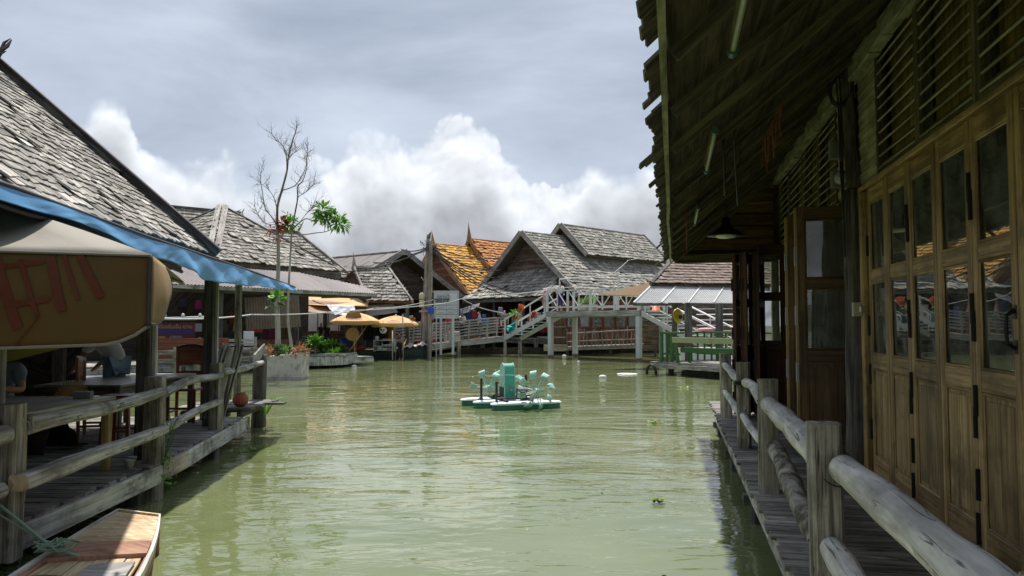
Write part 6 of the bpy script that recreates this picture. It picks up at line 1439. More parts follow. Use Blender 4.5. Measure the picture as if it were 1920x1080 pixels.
# ------------------------------------------------------------------ cafe furniture
def cafe():
    def table(lab, x0, x1, y0, y1, z, topm, legm, n):
        t = thing('wooden_table', lab, 'table', ((x0 + x1) / 2, (y0 + y1) / 2, ZD), 'cafe tables')
        for k in range(n):
            a = x0 + (x1 - x0) * k / n; b = x0 + (x1 - x0) * (k + 1) / n; MB().beam(((a + b) / 2, y0, z - .015), ((a + b) / 2, y1, z - .015 + R.uniform(-.001, .001)), b - a - .004, .03, UPZ, .003).build('top_plank', M[topm], t)
        for x in (x0 + .06, x1 - .06):
            for y in (y0 + .06, y1 - .06): MB().beam((x, y, ZD), (x, y, z - .03), .075, .075, V((0, 1, 0)), .005).build('leg', M[legm], t)
        for x in (x0 + .06, x1 - .06): MB().beam((x, y0 + .06, z - .085), (x, y1 - .06, z - .085), .03, .1, UPZ).build('apron', M[legm], t)
        for y in (y0 + .06, y1 - .06): MB().beam((x0 + .06, y, z - .085), (x1 - .06, y, z - .085), .03, .1, UPZ).build('apron', M[legm], t)
    table('plank cafe table with yellowish legs beside the terrace railing, the nearer one', -5.3, -4.13, 6.36, 7.84, 1.15, 'table', 'yellow_wood', 8)
    table('pale plank cafe table with dark legs beyond the dark roof post', -6.0, -4.9, 9.4, 11.65, 1.14, 'table', 'dark_post', 7)
    def chair(lab, x, y, rz, m, h=1.12, seat=.46, seatm=None):
        c = thing('cafe_chair', lab, 'chair', (x, y, ZD)); w = .44
        b = lambda p0, p1, a, d, nm, mm=m: MB().beam(V((x, y, ZD)) + V(p0), V((x, y, ZD)) + V(p1), a, d, V((0, 1, 0)) if abs(p0[2] - p1[2]) > .2 else UPZ, .006).build(nm, M[mm], c)
        for s in (-1, 1):
            b((s * .19, .2, 0), (s * .19, .23, h - .04), .045, .04, 'back_leg'); b((s * .19, -.18, 0), (s * .19, -.18, seat - .02), .045, .045, 'front_leg'); b((s * .19, -.18, .16), (s * .19, .2, .16), .025, .03, 'stretcher')
        b((-.19, -.18, .22), (.19, -.18, .22), .025, .03, 'stretcher'); b((0, -.22, seat), (0, .22, seat), w, .035, 'seat', seatm or m)
        k = MB(); k.grid(lambda s, t: V((x, y, ZD)) + V(((s - .5) * .43, .21 + .05 * math.sin(s * PI), h - .30 + .30 * t + .03 * math.sin(s * PI) * t)), 8, 4, .025); k.build('backrest', M[m], c, True)
        b((-.19, .22, h - .42), (.19, .22, h - .42), .02, .06, 'back_rail'); c.rotation_euler = (0, 0, rz)
    chair('dark red-brown cafe chair with a broad curved back behind the pale table', -5.05, 11.6, 0.1, 'chair_red', 1.16, .5)
    chair('brown cafe chair with a shiny curved back beside the man in white', -5.55, 10.1, 1.9, 'chair_brown', 1.05, .48)
    # stool by the table
    s = thing('bar_stool', 'tall red-brown stool beside the dark roof post', 'stool', (-4.75, 9.15, ZD))
    for sx in (-1, 1):
        for sy in (-1, 1): MB().beam((-4.75 + sx * .17, 9.15 + sy * .16, ZD), (-4.75 + sx * .13, 9.15 + sy * .12, 1.02), .04, .04, V((0, 1, 0))).build('leg', M['chair_red'], s)
    MB().box((-4.75, 9.15, 1.03), (.36, .34, .035), 0, .006).build('seat', M['chair_red'], s)
    for sy in (-1, 1): MB().beam((-4.91, 9.15 + sy * .15, .62), (-4.59, 9.15 + sy * .15, .62), .03, .025, UPZ).build('stretcher', M['chair_red'], s)
    f = thing('folding_chairs', 'folded wooden chair panels leaning against the end post of the terrace', 'folding chairs', (-4.35, 11.5, ZD))
    for k in range(3):
        x = -4.50 + k * .055; MB().beam((x - .05, 11.25, ZD + .05), (x + .10, 11.62, 1.56 - .03 * k), .40, .022, V((1, -.2, 0)), .004).build('slatted_panel', M['left_log'], f)
    for s_ in (-1, 1): MB().beam((-4.37 + .02, 11.22 + s_ * .02, ZD), (-4.22, 11.6 + s_ * .14, 1.58), .03, .03, V((1, 0, 0))).build('frame_bar', M['dark_post'], f)
    single('clay_pot', MB().lathe((-4.56, 12.62, .52), [(.06, 0), (.115, .05), (.132, .11), (.12, .17), (.075, .215), (.085, .23), (.07, .215)], 20), M['clay'], 'round terracotta pot on the small landing past the railing', 'pot', True)
    for (x, y, lab) in ((-4.05, 8.05, 'clear plastic cup lying by the big railing post, left one'), (-3.98, 7.86, 'clear plastic tub standing by the big railing post, right one')): single('plastic_cup', MB().lathe((x, y, ZD), [(.03, 0), (.045, .09), (.048, .09), (.04, .085)], 12), M['pale_plastic'], lab, 'cup', True)
    single('white_bottle', MB().lathe((-5.5, 11.3, 1.14), [(.03, 0), (.032, .1), (.012, .14), (.012, .17)], 10), M['foam'], 'small white bottle standing on the far pale table', 'bottle', True)
    # black floral heap with a bamboo fan
    single('black_cloth_heap', MB().grid(lambda s, t: V((-8.2 + 3.0 * s, 8.35 + .9 * t, .45)) + UPZ * (math.sin(PI * min(1, t * 1.3)) ** .6 * (.95 * math.sin(PI * (.12 + .8 * s)) ** .7 + .05 * math.sin(s * 31 + t * 9) + .04 * math.sin(s * 17 - t * 21))), 36, 18, .02), plain('black_floral', (.02, .02, .018), .95, .3, 5, (.12, .045, .025), .6, dscale=16), 'black cloth-covered heap with faint red flowers behind the near table', 'cloth heap', True)
    fan = thing('bamboo_fan', 'open bamboo folding fan leaning against the black heap', 'fan', (-5.1, 8.1, 1.13)); c = at(133, 746, 8.2)
    for k in range(19):
        a = PI * (.06 + .88 * k / 18); d = V((math.cos(a), .25 * math.sin(a), math.sin(a))); MB().beam(c + d * .03, c + d * .19, .0125, .004, V((0, -1, .2))).build('fan_blade', M['bamboo'], fan)
    single('napkin_box', MB().box((-4.35, 7.62, 1.185), (.16, .1, .07), .2, .006), M['grey_box'], 'grey tissue box at the corner of the near table', 'box')
    # people in the shade
    q = at(10, 700, 8.25)
    person('seated person in a grey T-shirt leaning an elbow on the near table', (q.x - .12, 8.35, .42), PI + .35, (.20, .23, .28), (.05, .05, .07), 'skin', 1.0,
           dict(pel=(0, 0, .5), wst=(0, .02, .66), chest=(0, .05, .86), nk=(0, .08, 1.06), hd=(0, .12, 1.19), tp=(0, .12, 1.28), sl=(-.19, .06, 1.0), el=(-.27, .25, .76), hl=(-.05, .42, .80), sr=(.19, .06, 1.0), er=(.26, .22, .76), hr=(.05, .40, .80), hpl=(-.1, .04, .48), kl=(-.12, .46, .48), al=(-.12, .44, .1), tl=(-.13, .58, .04), hpr=(.1, .04, .48), kr=(.12, .46, .48), ar=(.12, .44, .1), tr=(.13, .58, .04)))
    q = at(212, 690, 10.9)
    person('person in a loose white shirt and pale jeans bending over behind the brown chair', (q.x, 10.95, ZD), 1.35, (.66, .67, .67), (.25, .33, .42), 'skin_tan', 1.03,
           dict(pel=(0, -.05, .92), wst=(0, .02, 1.06), chest=(0, .17, 1.2), nk=(0, .32, 1.3), hd=(0, .42, 1.36), tp=(0, .49, 1.42), sl=(-.19, .2, 1.26), el=(-.25, .32, 1.0), hl=(-.2, .5, .82), sr=(.19, .2, 1.26), er=(.25, .32, 1.0), hr=(.2, .5, .82), face=(0, .6, -.8)))
cafe()

# ------------------------------------------------------------------ goods in the hip-roofed shop
def shop_goods():
    F = HF
    b = thing('food_banner', 'dark red food banner with white lettering hung inside the hip-roofed shop', 'banner', F(0, 1.5, 1.0)); X = V((1, 0, 0)); Z = UPZ; Y = 29.6
    a = at(287, 662, Y); c = at(366, 605, Y); w = c.x - a.x; ht = c.z - a.z; P = lambda u, v, d=0: V((a.x + u * w, Y - d, a.z + v * ht))
    MB().beam(P(.5, 0), P(.5, 1), w, .02, V((0, 1, 0))).build('cloth', plain('banner_red', (.15, .028, .026), .6, .2, 3), b)
    MB().beam(P(.5, .62, .013), P(.5, .74, .013), w * .92, .004, V((0, 1, 0))).build('blue_band', plain('banner_blue', (.03, .05, .22), .6), b)
    text(b, 'เครื่องดื่มเย็น หวาน', P(.5, .86, .014), X, Z, .19, M['curtain'], bold=.004)
    for i, s in enumerate(('CREPES', 'ICE SPICED', 'SANDWICHES')): text(b, s, P(.55, .52 - i * .13, .014), X, Z, .15, M['curtain'], bold=.003)
    MB().prism([P(.12, .55, .012), P(.3, .55, .012), P(.21, .3, .012)], (0, -1, 0), .003).build('cone_print', plain('cone_print', (.32, .26, .1), .7), b)
    for k in range(4): MB().lathe(P(.38 + k * .13, .1, .012), [(.08, 0), (.08, .004), (.01, .005)], 12, axis=V((0, -1, 0))).build('dish_print', plain('dish_print%d' % k, (.25, .2, .14), .7), b)
    for v in (-.06, 1.1): MB().tube([P(-.05, v, .05), P(1.05, v, .05)], .025, 6).build('rod', M['grey_rail'], b)
    q = at(293, 660, Y - .1); single('blue_poster', MB().beam(V((q.x, q.y, q.z)), V((q.x, q.y, q.z + .28)), .2, .01, V((0, 1, 0))), M['sky_plastic'], 'small blue poster at the lower left corner of the red banner', 'poster')
    q = at(371, 616, Y); single('portrait_poster', MB().beam(V((q.x, q.y, q.z - .12)), V((q.x, q.y, q.z + .2)), .32, .01, V((0, 1, 0))), M['curtain'], 'pale blue-grey square poster to the right of the red banner', 'poster')
    for (px, py, Y, w_, h_, col, lab, nm) in ((445, 607, 33, .34, .62, (.48, .30, .02), 'yellow garment hanging in the hip-roofed shop', 'garment'), (372, 575, 33, .3, .4, (.32, .03, .12), 'crimson garment hanging high in the shop', 'garment'), (420, 612, 34, .34, .6, (.10, .09, .07), 'olive garment hanging in the shop', 'garment'), (340, 572, 33.4, .5, .4, (.04, .04, .06), 'black garment hanging high in the shop', 'garment'), (432, 598, 34.2, .4, .5, (.16, .06, .02), 'rust garment hanging in the shop', 'garment'), (505, 620, 33.4, .5, .7, (.14, .03, .06), 'maroon garment behind the corrugated screen', 'garment'), (540, 625, 34, .4, .7, (.12, .08, .03), 'ochre garment behind the corrugated screen', 'garment'), (478, 615, 34, .4, .7, (.05, .05, .06), 'charcoal garment beside the corrugated screen', 'garment')):
        p = at(px, py - 12, Y); single('hanging_garment', MB().grid(lambda s, t: p + V((w_ * (s - .5) * (.75 + .4 * t), .04 * math.sin(s * 9), -h_ * t)), 8, 4, .02), cloth(col), lab, 'garment', True, 'garments in the hip-roofed shop')
    for (px, py, Y, sz, m, lab, nm, ct) in ((360, 655, 28.7, (2.6, .7, .85), 'chair_red', 'red-brown counter below the food banner', 'shop_counter', 'counter'), (395, 647, 29.5, (.5, .4, .5), 'grey_box', 'grey appliance on the shop floor right of the banner', 'appliance', 'appliance'), (512, 655, 31.5, (1.6, .6, .8), 'brown_board', 'brown counter below the corrugated screen', 'shop_counter', 'counter'), (466, 632, 31, (.4, .4, .5), 'foam', 'white box stacked below the yellow garment', 'white_box', 'box'), (480, 618, 31.2, (.5, .3, .22), 'red', 'red box behind the thin terrace post', 'red_box', 'box')):
        p = at(px, py, Y); single(nm, MB().box(p, sz, .4, .015), M[m], lab, ct)
    s = thing('shop_bench', 'pale wooden slatted bench facing the water in the hip-roofed shop', 'bench', at(418, 655, 28.6)); p = at(418, 650, 28.6); zf = .4
    for k in range(3): MB().beam((p.x - .9, p.y, .95 + k * .16), (p.x + .9, p.y + 1.0, .95 + k * .16), .03, .1, UPZ).build('back_slat', M['grey_rail'], s)
    MB().beam((p.x - .9, p.y - .2, .82), (p.x + .9, p.y + .8, .82), .4, .04, UPZ).build('seat', M['grey_rail'], s)
    for f in (0, 1): MB().beam((p.x - .9 + 1.8 * f, p.y + f, .4), (p.x - .9 + 1.8 * f, p.y + f, 1.4), .07, .07, V((0, 1, 0))).build('leg', M['grey_rail'], s)
    l = thing('string_lights', 'white pipe with three small bulbs above the food banner', 'lights', at(345, 595, 27.5))
    MB().tube([at(298, 596, 27.3), at(392, 594, 28.2)], .03, 8).build('pipe', M['white'], l)
    for px in (309, 343, 375): MB().lathe(at(px, 592, 27.5), [(.01, -.07), (.06, -.03), (.065, .03), (.03, .08), (.01, .09)], 10).build('bulb', M['white'], l, True)
    # low fence along the shop deck
    r = thing('shop_railing', 'low weathered board railing along the deck of the hip-roofed shop', 'railing', F(2, .3, .4))
    a0 = at(290, 657, 25.5); b0 = at(560, 663, 31.5)
    for k in range(9): q = a0.lerp(b0, k / 8); MB().beam((q.x, q.y, .2), (q.x, q.y, 1.0 + R.uniform(-.05, .1)), .2, .14, V((0, 1, 0)), .01).build('post', M['post_wood'], r)
    for z in (.62, .92): MB().beam((a0.x, a0.y, z), (b0.x, b0.y, z - .06), .05, .16, UPZ, .008).build('rail', M['grey_wood'], r)
shop_goods()

# ------------------------------------------------------------------ planter with the bare tree; pier with plants
def planter_tree():
    Y = 25.6; a = at(497, 712, Y); b = at(565, 710, Y + .3); c = V(((a.x + b.x) / 2, Y + .55, 0))
    p = thing('planter', 'stained whitewashed concrete planter standing in the water under the bare tree', 'planter', c)
    pr = [(-.62, -.4), (.64, -.46), (.66, .45), (-.6, .5)]
    prof = lambda k, z: [c + V((x * k, y * k, z)) for x, y in pr]
    m = MB(); m.loft([prof(.97, -1), prof(.97, .0), prof(1.0, .1), prof(.98, .12)], uoff=0); m.build('base', M['concrete'], p)
    top = [c + V((x, y, z)) for (x, y), z in zip(pr, (.78, .92, .92, .80))]; inn = [c + V((x * .86, y * .86, z)) for (x, y), z in zip(pr, (.76, .9, .9, .78))]; low = [c + V((x * .86, y * .86, .6)) for x, y in pr]
    m = MB(); m.loft([prof(.97, .121), top, inn, low]); m.build('wall', M['concrete'], p)
    MB().face([q + V((0, 0, .02)) for q in low]).build('soil', M['mud'], p)
    sp = thing('planter_shrub', 'small rusty and green shrubs growing in the concrete planter', 'shrub', c + UPZ * .7)
    for (dx, n, r_, mt) in ((-.5, 120, .26, 'leaf_orange'), (.42, 130, .3, 'leaf_orange'), (.05, 130, .24, 'leaf'), (-.2, 90, .24, 'leaf_dark'), (.6, 60, .2, 'leaf_orange')):
        lm = MB(); leafcluster(lm, c + V((dx, -.15 + R.uniform(-.1, .1), .95)), r_, n, .2, .05, .1); lm.build('foliage', M[mt], sp)
    t = thing('bare_tree', 'nearly bare tree with twisted twigs and a few leaf tufts rising from the planter', 'tree', c + UPZ * .6)
    A = lambda px, py, dy=0: at(px, py, Y + .45 + dy)
    tm = MB()
    def br(pts, r0, r1, dy=0, mb=None, rec=2):
        P = [A(*q, dy * i / len(pts) * 1.0) for i, q in enumerate(pts)]; n = len(P)
        # smooth
        Q = []
        for i in range(n - 1):
            for k in range(4):
                f = k / 4; p0, p1, p2, p3 = P[max(i - 1, 0)], P[i], P[i + 1], P[min(i + 2, n - 1)]
                Q.append(.5 * ((2 * p1) + (p2 - p0) * f + (2 * p0 - 5 * p1 + 4 * p2 - p3) * f * f + (3 * p1 - p0 - 3 * p2 + p3) * f ** 3))
        Q.append(P[-1]); (mb or tm).tube(Q, [r0 + (r1 - r0) * i / (len(Q) - 1) for i in range(len(Q))], 7, True, .05)
        return Q
    br([(520, 668), (521, 620), (519, 560), (522, 500), (521, 440)], .105, .055); br([(549, 665), (540, 600), (541, 540), (544, 490), (547, 432)], .052, .03, .4)
    tm.build('trunk', M['trunk'], t, True)
    bm = MB(); Qs = []
    for pts, r0, r1, dy in (([(521, 442), (520, 390), (529, 355), (538, 320), (541, 292), (549, 262), (555, 245), (557, 226)], .08, .018, .5), ([(538, 318), (537, 295), (531, 275), (518, 262), (508, 248)], .035, .01, -.4), ([(529, 357), (545, 352), (556, 345), (566, 330), (574, 310), (573, 290)], .035, .012, .5),
            ([(547, 432), (553, 400), (558, 372), (558, 350), (568, 338), (575, 315), (575, 300), (577, 278)], .05, .012, .3), ([(521, 425), (508, 405), (497, 390), (492, 360), (488, 330), (494, 318)], .04, .010, -.5), ([(521, 400), (514, 372), (503, 355), (490, 345)], .03, .008, .4), ([(521, 420), (500, 420), (486, 405), (478, 388)], .02, .006, .2),
            ([(548, 430), (562, 417), (575, 410), (592, 415), (606, 402)], .04, .018, .3), ([(550, 432), (565, 440), (590, 437), (612, 434), (628, 425)], .038, .016, -.3), ([(556, 373), (566, 364), (578, 357), (588, 345)], .02, .007, .2), ([(562, 417), (575, 400), (585, 392)], .02, .008, -.2), ([(541, 300), (548, 290), (556, 283)], .018, .006, .2), ([(608, 434), (610, 422), (612, 408)], .016, .008, .1)):
        Qs.append(br(pts, r0 * .62, r1 * .6, dy, bm))
    bm.build('branch', M['branch'], t, True)
    tw = MB()
    def twig(p, d, l, r_, lev):
        n = 4; pts = [p]; dd = d.copy()
        for i in range(n): dd = (dd + V((R.gauss(0, .25), R.gauss(0, .25), R.gauss(.08, .2)))).normalized(); pts.append(pts[-1] + dd * l / n)
        tw.tube(pts, [r_ * (1 - .7 * i / n) for i in range(n + 1)], 4, False)
        if lev:
            for _ in range(3): i = R.randint(1, n); twig(pts[i], (dd + V((R.gauss(0, .6), R.gauss(0, .6), R.gauss(.2, .5)))).normalized(), l * .6, r_ * .6, lev - 1)
    for k, Q in enumerate(Qs):
        if k in (7, 8): continue
        for _ in range(14): i = R.randint(len(Q) // 4, len(Q) - 1); d = (Q[min(i + 1, len(Q) - 1)] - Q[max(0, i - 1)]).normalized(); twig(Q[i], (d + V((R.gauss(0, .7), R.gauss(0, .5), R.gauss(.25, .4)))).normalized(), R.uniform(.25, .58), .008, 1)
    for _ in range(7): twig(A(R.uniform(505, 522), R.uniform(425, 470)), V((R.gauss(0, 1), 0, .8)).normalized(), .5, .008, 1)
    tw.build('twigs', M['branch'], t, kind='stuff')
    for (px, py, r_, n, mt, l, w_) in ((606, 394, .32, 120, 'leaf', .27, .095), (598, 408, .22, 50, 'leaf', .26, .09), (614, 410, .22, 50, 'leaf', .26, .09), (636, 416, .3, 95, 'leaf', .26, .09), (628, 406, .18, 30, 'leaf', .25, .08), (644, 423, .16, 26, 'leaf', .25, .08), (545, 418, .22, 60, 'leaf', .25, .09), (539, 403, .12, 16, 'weed', .22, .06), (528, 418, .22, 40, 'leaf_red', .24, .12), (536, 426, .22, 34, 'leaf_red', .24, .12), (520, 427, .15, 16, 'leaf_red', .2, .07), (522, 446, .12, 12, 'leaf_red', .2, .07), (507, 430, .12, 10, 'leaf_red', .2, .07), (520, 560, .22, 18, 'leaf', .34, .24), (515, 570, .15, 9, 'leaf_dark', .34, .24)):
        lm = MB(); leafcluster(lm, A(px, py), r_, n, l, w_, .15, 1.0, .1); lm.build('leaves', M[mt], t)
planter_tree()
def pier_plants():
    h = thing('pier', 'low rounded concrete and plank landing on dark piles left of the leafy bushes', 'pier', (-9.2, 32.5, 0))
    c = V((-9.3, 33.4, 0)); pr = [(2.0 * math.cos(a), 1.35 * math.sin(a)) for a in [PI + PI * k / 14 for k in range(15)]] + [(2.0, 2.0), (-3.5, 2.0), (-3.5, -.4)]
    z1 = .58; MB().loft([[c + V((x, y, z)) for x, y in pr] for z in (.12, .5)], uoff=0).build('base', M['fascia'], h)
    k = 0
    for x in [-3.3 + .34 * i for i in range(16)]:
        hy = [y for (xx, y) in pr if abs(xx - x) < .45]; y0 = -1.35 * math.sqrt(max(0, 1 - min(1, abs(x) / 2.02) ** 2)) if x > -2 else -.4
        MB().beam(c + V((x, y0 - .04, z1 - .04)), c + V((x, 2, z1 - .04)), .31, .05, UPZ, .005).build('plank', M['deck'], h)
    for (x, y) in ((-1.4, .1), (1.2, 0), (-.2, -.7), (-3, .5)): MB().beam(c + V((x, y, -1.2)), c + V((x, y, .12)), .2, .2, V((0, 1, 0))).build('pile', M['dark_post'], h)
    def spiky(name, lab, c, n, ln, r_, mat, cat='plant'):
        t = thing(name, lab, cat, c); m = MB()
        for i in range(n):
            az = R.uniform(0, 2 * PI); el = R.uniform(.25, 1.35); d = V((math.cos(az) * math.cos(el), math.sin(az) * math.cos(el), math.sin(el))); l = ln * R.uniform(.6, 1.1); s = d.cross(UPZ).normalized() * R.uniform(.03, .05); r0 = R.random(); p = c + d * .05
            q = c + d * l * .55 + UPZ * .02; e = c + d * l - UPZ * l * .28; m.face([p - s * .5, q - s, e, q + s, p + s * .5], r=r0)
        m.build('leaves', M[mat], t); MB().tube([c - UPZ * .5, c + UPZ * .1], [.06, .04], 7).build('stem', M['trunk'], t)
    spiky('pandanus', 'spiky green screw-pine plant on the pier beside the hip-roofed shop', at(591, 650, 34.5), 90, .95, 0, 'leaf'); spiky('pandanus', 'smaller spiky dark plant low behind the screw-pine', at(580, 660, 34), 60, .6, 0, 'leaf_dark')
    for (cs, lab, px) in (([(618, 650), (632, 655), (612, 662), (628, 668), (605, 668), (638, 668), (622, 660), (640, 660), (600, 660)], 'dense leafy green bush at the water edge left of the blue barrel', 620),):
        t = thing('leafy_bush', lab, 'bush', at(px, 683, 35)); 
        for i, (x, y) in enumerate(cs): lm = MB(); leafcluster(lm, at(x, y, 35 + R.uniform(-.4, .6)), .42, 220, .24, .07, .15, 1, .2); lm.build('foliage', M['leaf' if i % 3 == 0 else 'leaf_dark'], t)
        MB().tube([at(px, 688, 35.2), at(px, 660, 35.2)], .05, 6).build('stem', M['trunk'], t)
pier_plants()

# ------------------------------------------------------------------ paddle-wheel aerator
def aerator():
    c0 = V((-.05, 17.35, 0)); ax = V((.94, .34, 0)).normalized(); bx = V((-ax.y, ax.x, 0)); P = lambda a, b, z: c0 + ax * a + bx * b + UPZ * z
    h = thing('paddle_aerator', 'green and white paddle-wheel pond aerator floating in the middle of the water', 'aerator', c0)
    for (b, a0, a1) in ((-.55, -.62, 1.02), (0.0, -.86, .8), (.62, -.98, .72)):
        def ring(k, z, w=.17):
            o = []
            for i in range(20):
                th = 2 * PI * i / 20; x = math.cos(th); y = math.sin(th); L2 = (a1 - a0) / 2
                o.append(P((a0 + a1) / 2 + math.copysign(abs(x) ** .55, x) * L2 * k, b + math.copysign(abs(y) ** .7, y) * w * k, z))
            return o
        f = MB().loft([ring(.93, -.15), ring(1, -.05), ring(.99, .12)]).build('float', M['float_green'], h, True)
        MB().loft([ring(1.03, .112), ring(1.04, .135), ring(1.0, .155), ring(.9, .165)]).build('float_top', M['float_top'], f)
    for a in (-.28, .32): MB().beam(P(a, -.62, .19), P(a, .72, .19), .05, .05, UPZ).build('frame_bar', M['steel'], h)
    for b in (-.3, .3): MB().beam(P(-.4, b, .21), P(.6, b, .21), .05, .04, UPZ).build('frame_bar', M['steel'], h)
    for (a, b, zt) in ((-.46, -.40, .62), (-.66, .1, .66), (.42, .05, .72)): MB().beam(P(a, b, .1), P(a, b, zt), .045, .045, ax).build('upright', M['steel'], h)
    # arched motor hood
    m = MB(); prof = [(.0, 0), (.27, 0)] ; rings = []
    ar = [(.15 * math.cos(t), .78 + .15 * math.sin(t)) for t in [PI * k / 10 for k in range(11)]]
    out = [(.2, .10)] + ar + [(-.2, .10)]
    hood = lambda s: [P(-.02 + s, .12 + x, z + .06) for x, z in out]
    m.loft([hood(-.12), hood(-.10), hood(.10), hood(.12)]); hd = m.build('motor_hood', M['teal_hood'], h)
    m = MB(); lip = lambda s, k: [P(-.02 + s, .12 + x * k, .06 + .5 + (z - .5) * k) for x, z in out]
    for s in (-.123, .123): m.loft([lip(s - .008, 1.035), lip(s + .008, 1.035)])
    m.build('hood_rim', M['mint'], hd)
    # shaft and wheels
    MB().tube([P(.34, -.92, .42), P(.34, -.1, .42)], .022, 8).build('shaft', M['zinc'], h); MB().tube([P(-.02, -.2, .40), P(-.02, .70, .40)], .022, 8).build('shaft', M['zinc'], h)
    def wheel(a, b, r_, ph, axd, n=8):
        C = P(a, b, .42); w = MB(); u1 = ax if axd is bx else bx; 
        w.lathe(C, [(.05, -.11), (.06, 0), (.05, .11)], 10, axis=axd); wo = w.build('paddle_wheel', M['mint'], h)
        for i in range(n):
            t = ph + 2 * PI * i / n; d = u1 * math.cos(t) + UPZ * math.sin(t); tg = u1 * -math.sin(t) + UPZ * math.cos(t)
            for s in (-.07, .07): 
                sp = MB(); sp.tube([C + axd * s, C + d * r_ * .55 + axd * s * 1.1, C + d * r_ * .8 + axd * s * .9], .011, 5); sp.build('spoke', M['mint'], wo)
            p0 = C + d * r_ * .66; bl = MB(); wv = (axd * .62 + tg * .78); tw_ = (tg * .62 - axd * .78)
            bl.grid(lambda s, k: p0 + d * (k * r_ * .36) + wv * ((s - .5) * .16) + tw_ * (-.07 * k * k + .02 * math.sin(k * PI)), 5, 5, .012); blo = bl.build('paddle', M['mint'], wo, True)
            hm = MB()
            for ii in (.25, .5, .75):
                for kk in (.25, .5, .75): q = p0 + d * (kk * r_ * .36) + wv * ((ii - .5) * .13) + tw_ * (-.07 * kk * kk + .02 * math.sin(kk * PI) - .006); hm.beam(q - tw_ * .012, q + tw_ * .012, .022, .02, wv)
            hm.build('paddle_holes', M['iron'], blo, kind='stuff')
    wheel(.34, -.84, .43, .25, bx); wheel(.10, .44, .42, .6, bx, 8); wheel(-.42, .36, .40, .95, bx, 6)
    MB().box(P(-.02, .12, .34), (.3, .26, .22), .34, .02).build('motor', M['steel'], h); MB().box(P(.2, -.2, .36), (.18, .2, .16), .34, .015).build('gearbox', M['grey_box'], h)
    for b in (-.78, .44, .36): MB().box(P(.1, b * .8, .3), (.12, .1, .2), .34, .01).build('bearing_block', M['steel'], h)
    MB().tube([P(-.5, .1, .7), P(-.1, -.1, .74), P(.2, -.3, .72)], .009, 5).build('wire', M['mint'], h)
aerator()

